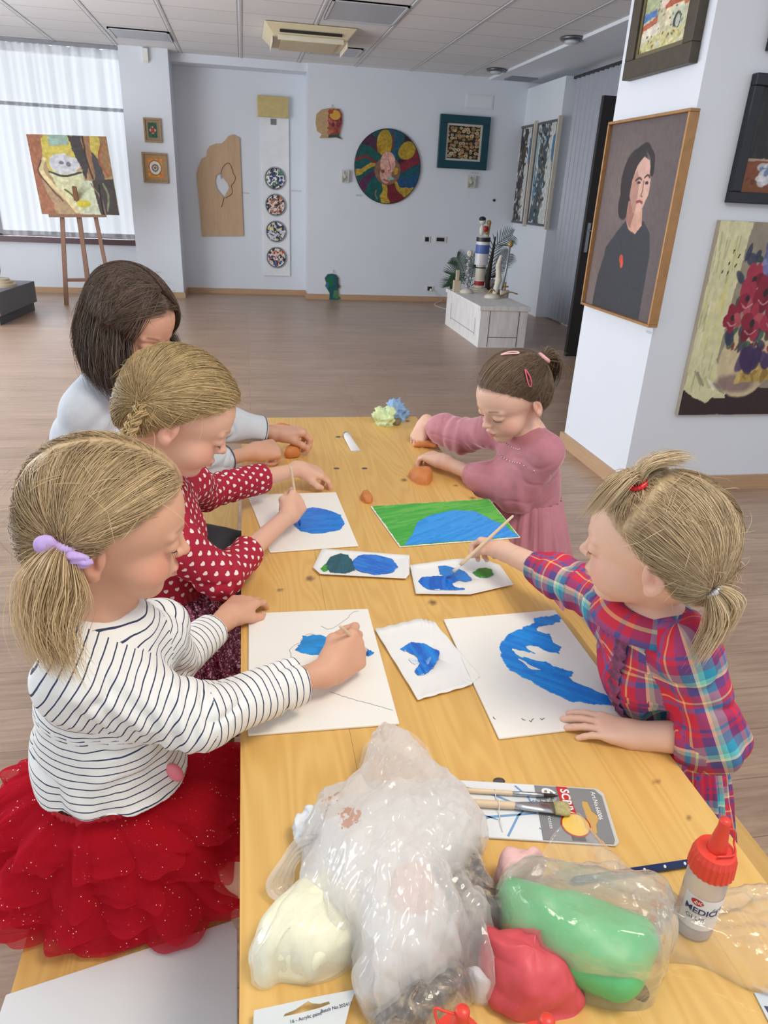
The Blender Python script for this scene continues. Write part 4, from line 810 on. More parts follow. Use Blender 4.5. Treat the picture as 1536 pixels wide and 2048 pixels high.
for nm, xa, xb, lab in (('l', -.355, -.055, 'left pine bench carrying three girls and a blank board'), ('r', .60, .875, 'right pine bench behind the toddler in plaid')):
    b = empty('wooden_bench', ((xa+xb)/2, 1.3, 0), lab, 'bench'); m_ = (xa+xb)/2
    for k, (a, c_) in enumerate(((xa, m_), (m_, xb))): plank('seat_plank', a, c_, .25, 2.45, .45, .028, pine('pine_bench_%s%d' % (nm, k), 20+k*2.3+xa, .93), b, .02)
    for y in (.5, 2.2): MB().box((xa+.03, y, 0), (xa+.08, y+.05, .422)).build('leg', lm, b); MB().box((xb-.08, y, 0), (xb-.03, y+.05, .422)).build('leg', lm, b)
    MB().box((xa+.03, .5, .38), (xb-.03, .55, .421)).box((xa+.03, 2.2, .38), (xb-.03, 2.25, .421)).build('brace', lm, b)

# ------------------------------------------------------------------ canvases with paint
cw = mat('primed_canvas', (243, 241, 234), .75, var=.01, bump=.25, bscale=1400); cedge = mat('canvas_side', (232, 228, 218), .8)
paintm = mat_attr('acrylic_paint', .32, bump=.5, bscale=420, spec=.5)
def quadmap(Q, z): return [onz(x, y, z) for x, y in Q]
def board(name, label, Q, th, z=T, m=None, part='canvas'):
    P = np.array(quadmap(Q, z+th)); c_ = P.mean(0); r = empty(name, (c_[0], c_[1], z), label, 'canvas'); B = P.copy(); B[:, 2] = z+.0006
    MB().hexa(list(B)+list(P)).build(part, m or cw, r, bevel=.0015); return r, P
def inpoly(X, Y, P):
    ins = np.zeros(X.shape, bool); n = len(P)
    for i in range(n):
        (x1, y1), (x2, y2) = P[i][:2], P[(i+1) % n][:2]; ins ^= ((y1 > Y) != (y2 > Y)) & (X < (x2-x1)*(Y-y1)/((y2-y1) or 1e-12)+x1)
    return ins
def dpoly(X, Y, P):
    D = np.full(X.shape, 9.); n = len(P)
    for i in range(n):
        a, b = np.array(P[i][:2]), np.array(P[(i+1) % n][:2]); d = b-a; t = np.clip(((X-a[0])*d[0]+(Y-a[1])*d[1])/(d@d+1e-12), 0, 1); D = np.minimum(D, np.hypot(X-a[0]-t*d[0], Y-a[1]-t*d[1]))
    return np.where(inpoly(X, Y, P), -D, D)
def paint(name, Q, z, parent, col, th=.0009, wob=.004, holes=(), seed=1, streak=(1, 0), cols=None, res=.0011, label=None, clip=None):
    """a layer of paint: outline in photo pixels, brushed relief and torn edges"""
    P = [onz(x, y, z) for x, y in Q]; A_ = np.array(P)[:, :2]; lo, hi = A_.min(0)-.004, A_.max(0)+.004
    x = np.arange(lo[0], hi[0], res); y = np.arange(lo[1], hi[1], res); X, Y = np.meshgrid(x, y, indexing='ij')
    d = dpoly(X, Y, P)+wob*fbm(X*90, Y*90, 0, seed)+wob*.7*fbm((X*streak[0]+Y*streak[1])*40, (Y*streak[0]-X*streak[1])*330, 0, seed+5)
    for H in holes: hp = [onz(x_, y_, z) for x_, y_ in H]; d = np.maximum(d, -(dpoly(X, Y, hp)+wob*1.2*fbm((X*streak[0]+Y*streak[1])*60, (Y*streak[0]-X*streak[1])*300, 0, seed+9)))
    if clip is not None: d = np.maximum(d, dpoly(X, Y, clip)+.0004)
    al, ac = X*streak[0]+Y*streak[1], Y*streak[0]-X*streak[1]; rel = .5+.5*fbm(al*35+3*fbm(X*20, Y*20, 0, seed+2), ac*420, 0, seed+3)
    Z = z+np.clip(-d/.0025, 0, 1)*th*(.45+.8*rel); m_ = d < 0
    F = gridmesh(*X.shape); F = F[m_.ravel()[F].all(1)]
    k = np.clip(fbm(al*12+2*fbm(X*25, Y*25, 0, seed), ac*150, 0, seed+6)[..., None]*1.3+.45, 0, 1); C = np.array(col)/255.*np.ones(X.shape+(1,)); c2 = np.array(cols if cols is not None else np.array(col)*.86)/255.; C = C*(1-k)+c2*k
    V = np.stack([X, Y, Z], -1).reshape(-1, 3); u, inv = np.unique(F, return_inverse=True)
    o = mesh_obj(name, V[u], inv.reshape(F.shape), paintm, parent, attrs={'Col': lin(C.reshape(-1, 3)[u])}); 
    if label: o['label'] = label
    return o
pencil = mat('pencil_graphite', (120, 118, 116), .6)
def pline(P, z, parent, r=.00035, m=None, name='pencil_line'):
    Q = bez([onz(x, y, z) for x, y in P], len(P)*6); Q[:, 2] = z; Q[:, :2] += np.stack([fbm(np.arange(len(Q))*.7, 0, 0, 3), fbm(np.arange(len(Q))*.7, 4, 0, 8)], 1)*.0015; return MB().tube(Q, r, 4).build(name, m or pencil, parent)
TH = .003
c1, P1 = board('canvas_board', 'white canvas board with a small blue patch under the striped girl\'s hand', [(496, 1469), (799, 1446), (736, 1217), (497, 1226)], .005)
paint('blue_paint', [(588, 1300), (600, 1285), (606, 1272), (640, 1270), (665, 1274), (690, 1280), (705, 1296), (700, 1312), (660, 1310), (630, 1311), (606, 1308)], T+.0052, c1, (36, 152, 232), wob=.003, seed=3)
paint('blue_paint', [(728, 1300), (742, 1300), (748, 1306), (738, 1313), (728, 1310)], T+.0052, c1, (36, 142, 226), wob=.002, seed=4)
pline([(642, 1252), (660, 1258), (690, 1240), (705, 1225), (716, 1222)], T+.0053, c1); pline([(604, 1284), (590, 1290), (580, 1300), (583, 1315), (578, 1325), (586, 1336)], T+.0053, c1); pline([(660, 1384), (680, 1390), (712, 1400), (740, 1407), (785, 1420)], T+.0053, c1); pline([(600, 1281), (616, 1268), (636, 1271)], T+.0053, c1)
c2, P2 = board('canvas_board', 'white canvas board with a blue arched river in front of the toddler', [(998, 1476), (1277, 1442), (1110, 1219), (887, 1238)], .005)
paint('blue_paint', [(1000, 1285), (1020, 1265), (1045, 1255), (1066, 1245), (1066, 1236), (1085, 1234), (1115, 1228), (1126, 1236), (1118, 1246), (1080, 1254), (1070, 1262), (1100, 1268), (1106, 1285), (1122, 1294), (1118, 1308), (1096, 1305), (1076, 1295), (1050, 1292), (1080, 1315), (1105, 1330), (1150, 1345), (1138, 1356), (1170, 1372), (1210, 1388), (1258, 1404), (1250, 1414), (1190, 1408), (1140, 1402), (1100, 1385), (1060, 1362), (1020, 1340), (1002, 1318)], T+.0052, c2, (26, 150, 236), wob=.0035, seed=11, streak=(.75, -.65), cols=(18, 126, 222), clip=P2,
      holes=[[(1024, 1298), (1052, 1304), (1084, 1312), (1110, 1326), (1080, 1322), (1056, 1316), (1040, 1312)], [(1060, 1300), (1090, 1302), (1096, 1308), (1070, 1306)], [(1030, 1312), (1060, 1330), (1090, 1342), (1062, 1338)]])
for a, b in (((1043, 1437), (1050, 1440)), ((1058, 1441), (1066, 1437)), ((1080, 1437), (1088, 1436)), ((986, 1434), (990, 1438))): pline([a, ((a[0]+b[0])/2, a[1]+2), b], T+.0053, c2, .0005, mat('green_speck', (70, 80, 84), .5), 'paint_speck')
c3, P3 = board('canvas_board', 'canvas board fully painted green with a blue lake, between the two sides', [(799, 1093), (1041, 1074), (978, 997), (741, 1012)], .004)
G = [(742, 1012), (978, 997), (1040, 1074), (800, 1093)]; G = [((x-890)*.993+890, (y-1044)*.99+1044) for x, y in G]
paint('green_paint', G, T+.0042, c3, (64, 170, 66), wob=.0014, seed=21, streak=(.9, .3), cols=(104, 192, 80), th=.0006)
paint('blue_paint', [(809, 1091), (826, 1065), (834, 1045), (860, 1030), (905, 1020), (950, 1022), (985, 1040), (1010, 1050), (1039, 1074), (1000, 1076), (940, 1081), (880, 1085)], T+.0050, c3, (56, 162, 240), wob=.0022, seed=24, streak=(.8, .5), cols=(38, 142, 228), clip=P3)
c4, P4 = board('canvas_board', 'white canvas board with a blue oval lake under the heart-sleeved girl\'s brush', [(540, 1104), (717, 1091), (672, 984), (495, 989)], .004)
paint('blue_paint', [(584, 1048), (580, 1030), (600, 1020), (625, 1014), (655, 1019), (682, 1030), (690, 1048), (680, 1060), (650, 1066), (625, 1068), (600, 1062)], T+.0042, c4, (28, 138, 230), wob=.002, seed=31, cols=(20, 116, 214))
# ------------------------------------------------------------------ paper plates with turned-up rims
plm = mat('paper_plate', (238, 238, 236), .55, var=.015); wet = mat_attr('wet_paint', .15, bump=.6, bscale=260, spec=.6)
def tray(name, label, Q, blobs, seed, lift=.007):
    P = np.array([onz(x, y, T+lift) for x, y in Q]); c_ = P.mean(0); r = empty(name, (c_[0], c_[1], T), label, 'paper plate'); n = 26; R = random.Random(seed); per = []
    for i in range(len(P)):
        a, b = P[i], P[(i+1) % len(P)]; per += [a+(b-a)*t for t in np.linspace(0, 1, n, endpoint=False)]
    per = np.array(per); k = len(per); inn = c_+(per-c_)*.80; rip = .0005*np.sin(np.arange(k)*.85+seed)*(seed == 8)*2+.0006*fbm(np.arange(k)*.12, 0, 0, seed)
    rings_ = []
    for s_, z in ((.05, .0012), (.5, .0012), (.78, .0014), (.84, .0022), (.9, lift*.5), (1.0, lift)):
        V = c_+(per-c_)*s_; V[:, 2] = T+z+(rip if s_ > .8 else 0)*(s_-.7)*3; rings_.append(V)
    V = np.concatenate(rings_); F = gridmesh(len(rings_), k, True); o = mesh_obj('plate', V, np.concatenate([F[:, ::-1], ]), plm, r)
    s_ = o.modifiers.new('thick', 'SOLIDIFY'); s_.thickness = .0009; s_.offset = 1
    m0 = MB(); q = rings_[0]; m0.prism(q, (0, 0, .0002)); m0.build('plate_centre', plm, r)
    for i, (nm, B, col, col2, th) in enumerate(blobs):
        o = paint(nm, B, T+.0022, r, col, th=th, wob=.0022, seed=seed*7+i, streak=(math.cos(i*1.3+seed), math.sin(i*1.3+seed)), cols=col2, res=.0010); o.data.materials.clear(); o.data.materials.append(wet)
    return r
tray('paper_plate', 'rectangular paper plate with blue and dark green paint, left of the two far plates', [(626, 1134), (640, 1147), (812, 1156), (819, 1147), (819, 1110), (644, 1097)],
     [('green_paint', [(640, 1138), (648, 1128), (660, 1130), (655, 1142), (645, 1145)], (60, 150, 50), (70, 160, 60), .001), ('dark_green_paint', [(648, 1132), (660, 1114), (680, 1106), (696, 1110), (705, 1122), (712, 1140), (690, 1147), (660, 1145)], (30, 96, 110), (24, 80, 96), .0012), ('blue_paint', [(705, 1122), (716, 1112), (735, 1107), (756, 1110), (785, 1118), (797, 1134), (785, 1146), (750, 1150), (720, 1144), (706, 1134)], (44, 132, 222), (28, 104, 206), .0018)], 3)
tray('paper_plate', 'rectangular paper plate with blue strokes and a green blob under the toddler\'s brush', [(832, 1187), (940, 1188), (1027, 1168), (1000, 1130), (960, 1116), (905, 1118), (820, 1130)],
     [('green_paint', [(944, 1146), (955, 1138), (970, 1135), (984, 1140), (987, 1150), (976, 1156), (960, 1156)], (44, 150, 44), (34, 130, 40), .003), ('light_blue_paint', [(876, 1132), (890, 1130), (910, 1136), (930, 1142), (947, 1160), (930, 1163), (900, 1158), (880, 1148)], (46, 128, 206), (44, 132, 222), .001), ('blue_paint', [(834, 1164), (842, 1154), (870, 1152), (900, 1150), (925, 1158), (905, 1166), (910, 1174), (934, 1178), (908, 1181), (880, 1180), (862, 1180), (845, 1174)], (22, 124, 220), (18, 96, 194), .0018), ('white_paint', [(862, 1174), (880, 1172), (890, 1180), (870, 1181)], (226, 232, 240), (190, 210, 236), .0014)], 5)
tray('paper_plate', 'white paper plate with swirled blue and white paint between the two near canvases', [(750, 1258), (836, 1399), (940, 1370), (961, 1352), (868, 1243), (838, 1237)],
     [('blue_paint', [(800, 1298), (822, 1284), (850, 1288), (880, 1303), (878, 1318), (866, 1336), (850, 1350), (836, 1352), (828, 1344), (838, 1326), (832, 1314), (815, 1304)], (32, 138, 226), (24, 92, 194), .0022), ('white_paint', [(817, 1316), (834, 1316), (838, 1326), (830, 1330), (820, 1324)], (234, 238, 242), (180, 206, 236), .0014), ('white_paint', [(848, 1322), (862, 1312), (866, 1322), (852, 1340)], (190, 212, 236), (90, 150, 214), .0026)], 8, .006)

# ------------------------------------------------------------------ brushes
pale = mat('raw_brush_wood', (228, 204, 172), .5, var=.08, scale=40, stretch=(1, 1, 6)); ferr = mat('aluminium', (190, 192, 196), .25, .9); brist_w = mat('white_bristles', (226, 226, 222), .6); 
def brush(label, a, b, r=.0034, bl=.022, tip=(50, 110, 190), where=None):
    """a = bristle tip, b = handle end"""
    a, b = np.array(a), np.array(b); d = unit(b-a); L = np.linalg.norm(b-a); o = empty('paint_brush', tuple(a), label, 'paint brush')
    MB().tube([a+d*t for t in (bl+.018, bl+.03, L*.5, L*.9, L-.002, L)], [r*.9, r*1.15, r*1.05, r*.8, r*.7, r*.3], 12).build('handle', pale, o, smooth=True)
    MB().tube([a+d*bl, a+d*(bl+.010), a+d*(bl+.021)], [r*1.1, r*1.0, r*.95], 12).build('ferrule', brist_w, o, smooth=True)
    MB().tube([a, a+d*bl*.4, a+d*bl], [r*.25, r*1.1, r*1.0], 10).build('bristles', mat('bristles_%d' % tip[0], tip, .4), o, smooth=True); return o
# ------------------------------------------------------------------ soft lumps: star-shaped outline swelling
def lump(name, Q, z0, H, m, parent=None, a=.55, b=.8, nz=.1, nf=30, seed=1, nr=26, nt=110, crease=0, far=.55, near=.12, world_outline=None, build=True):
    ys = [q[1] for q in Q]; y0, y1 = min(ys), max(ys)
    P = np.array([onz(x, y, z0+H*(near+(far-near)*(y1-y)/(y1-y0+1e-9))) for x, y in Q]); c_ = P.mean(0); c_[2] = z0; out = []
    per = bez(np.concatenate([P, P[:1]]), nt+1)[:-1]; per[:, 2] = z0; rings_ = []
    for t in np.linspace(0, 1, nr):
        ra = max(math.cos(t*math.pi/2), 0)**a if t < 1 else 0; h = math.sin(t*math.pi/2)**b; V = c_+(per-c_)*max(ra, .003); V[:, 2] = z0+H*h; rings_.append(V)
    V = np.concatenate(rings_); F = gridmesh(nr, nt, True)[:, ::-1]; N = vnormals(V, F)
    n = nz*H*fbm(V[:, 0]*nf, V[:, 1]*nf, V[:, 2]*nf, seed, 3)
    if crease: n -= crease*H*np.maximum(0, 1-np.abs(fbm(V[:, 0]*nf*.6, V[:, 1]*nf*.6, V[:, 2]*nf*.6, seed+4, 2))*7)
    k = sstep(z0, z0+.15*H, V[:, 2]); V = V+N*(n*k)[:, None]; V[:, 2] = np.maximum(V[:, 2], z0)
    F = [tuple(f) for f in F]+[tuple(range(nt))]
    if not build: return V, F, c_
    o = mesh_obj(name, V, F, m, parent); return o
def clay(col, name, rough=.6, sss=.1):
    t = NT(name); n = t.noise(t.co('Object'), 60, 4); c_ = tuple(lin(col)); t.P(col=t.mix(n, tuple(x*.85 for x in c_), tuple(min(1, x*1.12) for x in c_)), rough=rough); t.bump(n, .35, .002); return t.m
orange = clay((206, 130, 70), 'orange_clay')
tag(lump('clay_lump', [(817, 947), (826, 940), (845, 937), (862, 940), (865, 952), (858, 966), (848, 969), (832, 964)], T, .034, orange, nz=.08, seed=3), 'large orange clay lump beside the pink girl\'s near hand', 'clay')
tag(lump('clay_lump', [(721, 990), (727, 983), (738, 986), (746, 998), (740, 1006), (726, 1003)], T, .02, orange, nz=.2, nf=60, seed=5), 'small orange clay pebble above the green painting', 'clay')
tag(lump('clay_lump', [(548, 853), (556, 847), (572, 850), (585, 856), (575, 862), (556, 860)], T, .018, orange, nz=.15, nf=60, seed=6), 'orange clay strip at the far end of the table behind the oldest girl\'s hands', 'clay')
# tissue posy
def tissue():
    c_ = onz(785, 845, T); r = empty('tissue_posy', tuple(c_), 'crumpled pale green and blue tissue paper at the far table edge', 'tissue'); 
    for nm, Q, H, col, sd in (('green_tissue', [(752, 835), (752, 826), (766, 829), (778, 820), (786, 830), (786, 848), (772, 850), (755, 846)], .045, (218, 232, 176), 3), ('blue_tissue', [(778, 835), (782, 815), (790, 822), (800, 812), (811, 824), (806, 838), (792, 842)], .06, (150, 186, 226), 5), ('brown_stub', [(785, 848), (786, 840), (798, 836), (800, 846), (792, 850)], .02, (130, 116, 80), 7)):
        lump(nm, Q, T, H, mat(nm+'_paper', col, .7, var=.1, scale=40), r, nz=.5, nf=55, seed=sd, crease=.3, nt=80, nr=18)
tissue()
# paint tube
def ptube():
    a, b = onz(690, 866, T+.008), onz(712, 902, T+.002); d = unit(b-a); L = np.linalg.norm(b-a); s_ = unit(np.cross(d, A3(0, 0, 1))); r = empty('paint_tube', tuple(a), 'small white paint tube with a dark label lying on the table', 'paint tube'); V = []; n = 20
    prof = [(0, .003, .003), (.01, .0035, .0035), (.011, .009, .008), (.03, .0115, .010), (.05, .0125, .006), (L-.004, .0155, .0015), (L, .0155, .0015)]
    def sec(i0, i1, nm, m):
        V = []
        for t, w_, h in prof[i0:i1]: c_ = a+d*t; c_[2] = T+h+.0005; V += [c_+s_*w_*math.cos(q)+A3(0, 0, 1)*h*math.sin(q) for q in np.linspace(0, 2*np.pi, n, endpoint=False)]
        F = [tuple(f) for f in gridmesh(i1-i0, n, True)]+[tuple(range(n)), tuple(range((i1-i0-1)*n, (i1-i0)*n))]; mesh_obj(nm, V, F, m, r)
    sec(0, 2, 'nozzle', plw); sec(2, 4, 'dark_label', mat('tube_label', (92, 98, 120), .4)); sec(3, 7, 'body', mat('tube_white', (236, 236, 236), .3))
ptube()

# ------------------------------------------------------------------ plastic bags, clays, glue, brush pack
def film(name, op=.35, col=(.92, .92, .94), milk=.5, rough=.12, bs=70, bstr=.45, gloss=.35, spots=()):
    t = NT(name); o = t.co('Object'); n = t.noise(o, bs, 4, .55, .8); n2 = t.noise(t.co('Object', (1, .35, 1)), bs*.5, 2, .4, 1.5)
    h = t.math('ADD', t.math('ABSOLUTE', t.math('SUBTRACT', n2, .5)), t.math('MULTIPLY', n, .35)); t.n.remove(t.b)
    bp = t.node('ShaderNodeBump', {'Strength': bstr, 'Distance': .004, 'Height': h})
    df = t.node('ShaderNodeBsdfDiffuse', {0: (*col, 1)}); tl = t.node('ShaderNodeBsdfTranslucent', {0: (*col, 1)}); gl = t.node('ShaderNodeBsdfGlossy', {0: (1, 1, 1, 1), 'Roughness': rough, 'Normal': bp.outputs[0]}); tp = t.node('ShaderNodeBsdfTransparent', {0: (1, 1, 1, 1)})
    t.set(df.inputs['Normal'], bp.outputs[0])
    sm = None
    for p, r in spots:
        m = t.math('SUBTRACT', 1.0, t.math('DIVIDE', t.node('ShaderNodeVectorMath', {0: t.node('ShaderNodeNewGeometry').outputs[0], 1: tuple(p)}, operation='DISTANCE').outputs[1], r)); m = t.math('MAXIMUM', m, 0.0); sm = m if sm is None else t.math('MAXIMUM', sm, m)
    if sm is not None:
        sm = t.math('GREATER_THAN', t.math('MULTIPLY', sm, t.noise(o, 160, 4, .6)), .27); t.set(df.inputs[0], t.mix(sm, (*col, 1), (*lin((206, 120, 62)), 1)))
    body = t.node('ShaderNodeMixShader', {0: .4, 1: df, 2: tl}); lw = t.node('ShaderNodeLayerWeight', {'Blend': .35, 'Normal': bp.outputs[0]})
    f = t.math('ADD', t.math('MULTIPLY', lw.outputs[1], milk), op); f = f if sm is None else t.math('MAXIMUM', f, t.math('MULTIPLY', sm, .75)); a = t.node('ShaderNodeMixShader', {0: f, 1: tp, 2: body}); fr = t.node('ShaderNodeLayerWeight', {'Blend': .28, 'Normal': bp.outputs[0]})
    b = t.node('ShaderNodeMixShader', {0: t.math('ADD', t.math('MULTIPLY', t.math('POWER', fr.outputs[1], 2.0), gloss), .035), 1: a, 2: gl}); t.t.links.new(b.outputs[0], t.out.inputs[0]); return t.m
def sheetify(V, seed, amp, f=38, dirv=(0, 1), st=3.2, cen=None):
    """sharp folds of a crumpled film, running mostly along dirv"""
    dx, dy = dirv; x, y = V[:, 0], V[:, 1]; tri = lambda q: np.abs(2*(q-np.floor(q))-1)-.5; d = 0
    for k, (an, fr, am) in enumerate(((.0, .55, 1.0), (.5, .9, .6), (-.55, .8, .6), (1.3, .7, .5), (-1.1, 1.5, .3), (.2, 1.9, .28), (.9, 2.6, .16))):
        c_, s_ = math.cos(an), math.sin(an); ux, uy = dy*c_-(-dx)*s_, -dx*c_-dy*s_; w_ = fbm(x*9+k*3, y*9, V[:, 2]*9, seed+k, 2); d = d+am*tri((x*ux+y*uy)*f*fr+1.1*w_+.25*V[:, 2]*f)*(.6+.8*fbm(x*14, y*14, k, seed+20+k, 2))
    return amp*d

def bag(name, Q, z0, H, m, parent, seed, amp=.006, a=.6, b=.75, dirv=(0, 1), far=.6, near=.1, nr=70, nt=220, st=3.2, f=38, ragged=.0):
    V, F, c_ = lump(name, Q, z0, H, m, None, a, b, .05, 22, seed, nr, nt, 0, far, near, build=False)
    Fq = np.array([f_ for f_ in F if len(f_) == 4]); N = vnormals(V, Fq); k = sstep(z0, z0+.2*H, V[:, 2]); V = V+N*(sheetify(V, seed, amp, f, dirv, st)*k)[:, None]; V[:, 2] = np.maximum(V[:, 2], z0+.0004)
    if ragged: 
        rr = V[:nt]-c_; V[:nt] += rr*(ragged*fbm(np.arange(nt)*.25, 0, 0, seed+7))[:, None]
    return mesh_obj(name, V, Fq, m, parent)
milky = film('milky_plastic_film', .46, (.97, .955, .93), .42, .12, 45, .35, .8, [(onz(676, 1612, T+.07), .034), (onz(705, 1650, T+.08), .040), (onz(718, 1690, T+.085), .018), (onz(905, 1722, T+.07), .016), (onz(862, 1760, T+.08), .014)]); thin = film('thin_milky_film', .20, (.95, .93, .90), .45, .12, 50, .4, .6); clear = film('clear_plastic_film', .09, (.97, .95, .91), .34, .10, 50, .9, 1.8)
whitepl = clay((242, 241, 208), 'white_clay', .4)
# yellowish white clay in its bag
r_ = empty('white_clay_bag', tuple(onz(600, 1890, T)), 'bag of creamy white modelling clay at the left table edge', 'clay bag')
lump('white_clay', [(508, 1950), (508, 1905), (530, 1850), (580, 1785), (640, 1740), (720, 1760), (730, 1860), (680, 1930), (620, 1958), (560, 1955), (540, 1965), (522, 1966)], T, .055, whitepl, r_, nz=.12, nf=18, seed=12, a=.5, b=.9, crease=.05)
bag('film', [(502, 1958), (502, 1905), (526, 1848), (576, 1782), (640, 1735), (735, 1755), (742, 1862), (690, 1935), (622, 1963), (562, 1958), (540, 1972), (520, 1973)], T, .060, thin, r_, 13, .0036, dirv=(.5, .85))
# handle loop at the back left
r_ = empty('plastic_handle', tuple(onz(590, 1740, T)), 'looped white plastic bag handle left of the big milky bag', 'plastic bag')
V = []; L = bez([onz(640, 1690, T+.05), onz(600, 1700, T+.045), onz(572, 1740, T+.03), onz(562, 1775, T+.012), onz(590, 1790, T+.02), onz(625, 1765, T+.04)], 50); T_, N_, B_ = frames(L)
for i in range(50):
    for j in range(16): q = (j/15-.5); V.append(L[i]+N_[i]*(.003*math.sin(j*1.9+i*.05)+.002)+B_[i]*q*.028*(1+.2*math.sin(i*.3)))
mesh_obj('handle_loop', V, gridmesh(50, 16), milky, r_)
# dark clay bags peeping out under the pile
darkc = NT('dark_marbled_clay'); n = darkc.noise(darkc.co('Object'), 45, 4, .6, 1.0); darkc.P(col=darkc.ramp(n, [(.35, (.035, .028, .022)), (.5, (.13, .10, .075)), (.62, (.38, .30, .20)), (.75, (.10, .08, .06))]), rough=.3); darkc.bump(n, .6, .006)
r_ = empty('dark_clay_bag', tuple(onz(960, 1800, T)), 'bag of dark brown marbled clay showing at the right of the milky bag', 'clay bag', 'bags of dark clay')
lump('dark_clay', [(900, 1700), (950, 1705), (985, 1780), (1010, 1880), (975, 1890), (900, 1880), (880, 1780)], T, .045, darkc.m, r_, nz=.2, nf=30, seed=22, crease=.2)
bag('film', [(896, 1695), (952, 1700), (990, 1778), (1016, 1882), (975, 1895), (896, 1885), (872, 1780)], T, .05, clear, r_, 23, .004)
r_ = empty('dark_clay_bag', tuple(onz(840, 2010, T)), 'bag of dark brown marbled clay under the bottom end of the milky bag', 'clay bag', 'bags of dark clay')
lump('dark_clay', [(740, 2048), (780, 1990), (860, 1940), (930, 1930), (945, 1975), (900, 2020), (860, 2060), (780, 2090)], T, .035, darkc.m, r_, nz=.2, nf=30, seed=24, crease=.2)
bag('film', [(730, 2050), (775, 1985), (860, 1930), (938, 1922), (955, 1975), (905, 2025), (860, 2070), (775, 2100)], T, .042, clear, r_, 25, .004, dirv=(-.3, .95))
# pink clay inside the heap and white clay piece
r_ = empty('milky_plastic_bag', tuple(onz(790, 1800, T)), 'large crumpled milky plastic bag heaped in the middle of the near table', 'plastic bag')
lump('pink_clay', [(780, 1760), (840, 1740), (870, 1800), (850, 1900), (790, 1910), (760, 1840)], T, .075, clay((236, 196, 180), 'skin_pink_clay'), r_, seed=30)
lump('white_clay', [(640, 1640), (700, 1600), (800, 1580), (930, 1600), (950, 1690), (880, 1760), (900, 1850), (850, 1960), (760, 2000), (720, 1960), (700, 1850), (640, 1820), (620, 1740)], T, .06, clay((236, 234, 232), 'white_soft_clay', .5), r_, seed=31, nz=.3, nf=20)
bag('film', [(612, 1660), (650, 1600), (725, 1560), (735, 1500), (760, 1466), (815, 1478), (862, 1520), (885, 1560), (925, 1590), (968, 1660), (955, 1720), (900, 1790), (935, 1880), (900, 1960), (860, 1995), (790, 2030), (750, 2050), (712, 1990), (708, 1930), (650, 1880), (610, 1800)], T, .100, milky, r_, 33, .0115, a=.75, b=.62, dirv=(.05, 1), far=.35, near=.05, nr=130, nt=400, st=4, f=30)
bag('inner_film', [(606, 1780), (616, 1650), (690, 1600), (800, 1560), (930, 1590), (960, 1690), (930, 1780), (975, 1850), (980, 1900), (950, 1925), (860, 1990), (780, 2040), (722, 2010), (708, 1900), (640, 1890)], T, .086, thin, r_, 35, .009, a=.7, b=.7, dirv=(.25, .95), far=.4, near=.05, nr=90, nt=260, f=30)
def stand_film(name, Q, zs, m, parent, seed, amp=.005, n=60, bulge=.012):
    """a free-standing flap of film: corner pixels with heights (left-bottom, right-bottom, right-top, left-top)"""
    C4 = [onz(x, y, z) for (x, y), z in zip(Q, zs)]; V = []
    for i in range(n):
        u = i/(n-1)
        for j in range(n): v = j/(n-1); p = (C4[0]*(1-u)+C4[1]*u)*(1-v)+(C4[3]*(1-u)+C4[2]*u)*v; V.append(p+A3(0, -bulge*math.sin(u*math.pi)*math.sin(v*math.pi*.8), bulge*math.sin(u*3.14)*v))
    V = np.array(V); s_ = sheetify(V+0, seed, amp, 34, (.2, 1), 3); edge = fbm(np.arange(n)*.2, 0, 0, seed)*.008; V = V+np.stack([s_*.5, -s_, s_*.4], 1); V = V.reshape(n, n, 3)
    top = V[:, -1].copy(); r_ = np.sin(np.linspace(0, np.pi, n))[:, None]; 
    for j in range(n): V[:, j] += (A3(0, .3, 1)*.02*r_)*(j/(n-1))**3
    return mesh_obj(name, V.reshape(-1, 3), gridmesh(n, n), m, parent)
beige = film('clear_beige_film', .16, (.92, .85, .80), .3, .1)
stand_film('raised_flap', [(690, 1640), (900, 1620), (862, 1500), (728, 1490)], [T+.06, T+.06, T+.115, T+.12], beige, r_, 41)
# white bag piece on the right with lobed ends
r_ = empty('small_plastic_bag', tuple(onz(930, 1900, T)), 'small milky bag with a white clay end between the heap and the red clay', 'plastic bag')
lump('white_clay', [(920, 1945), (955, 1935), (985, 1985), (984, 1996), (966, 2002), (945, 1990)], T, .03, clay((232, 232, 238), 'white_clay_b'), r_, seed=44)
bag('film', [(912, 1790), (930, 1776), (955, 1778), (972, 1810), (974, 1850), (965, 1900), (988, 1985), (985, 1998), (966, 2004), (940, 1990), (915, 1940), (895, 1880)], T, .066, thin, r_, 45, .006, a=.55, nr=70, f=34)
tag(lump('white_tissue', [(594, 1672), (600, 1660), (618, 1640), (626, 1632), (640, 1640), (640, 1690), (622, 1692)], T, .03, mat('white_tissue', (236, 240, 244), .6), nz=.5, nf=60, seed=47, crease=.3), 'crumpled white tissue behind the left of the milky bag', 'tissue')
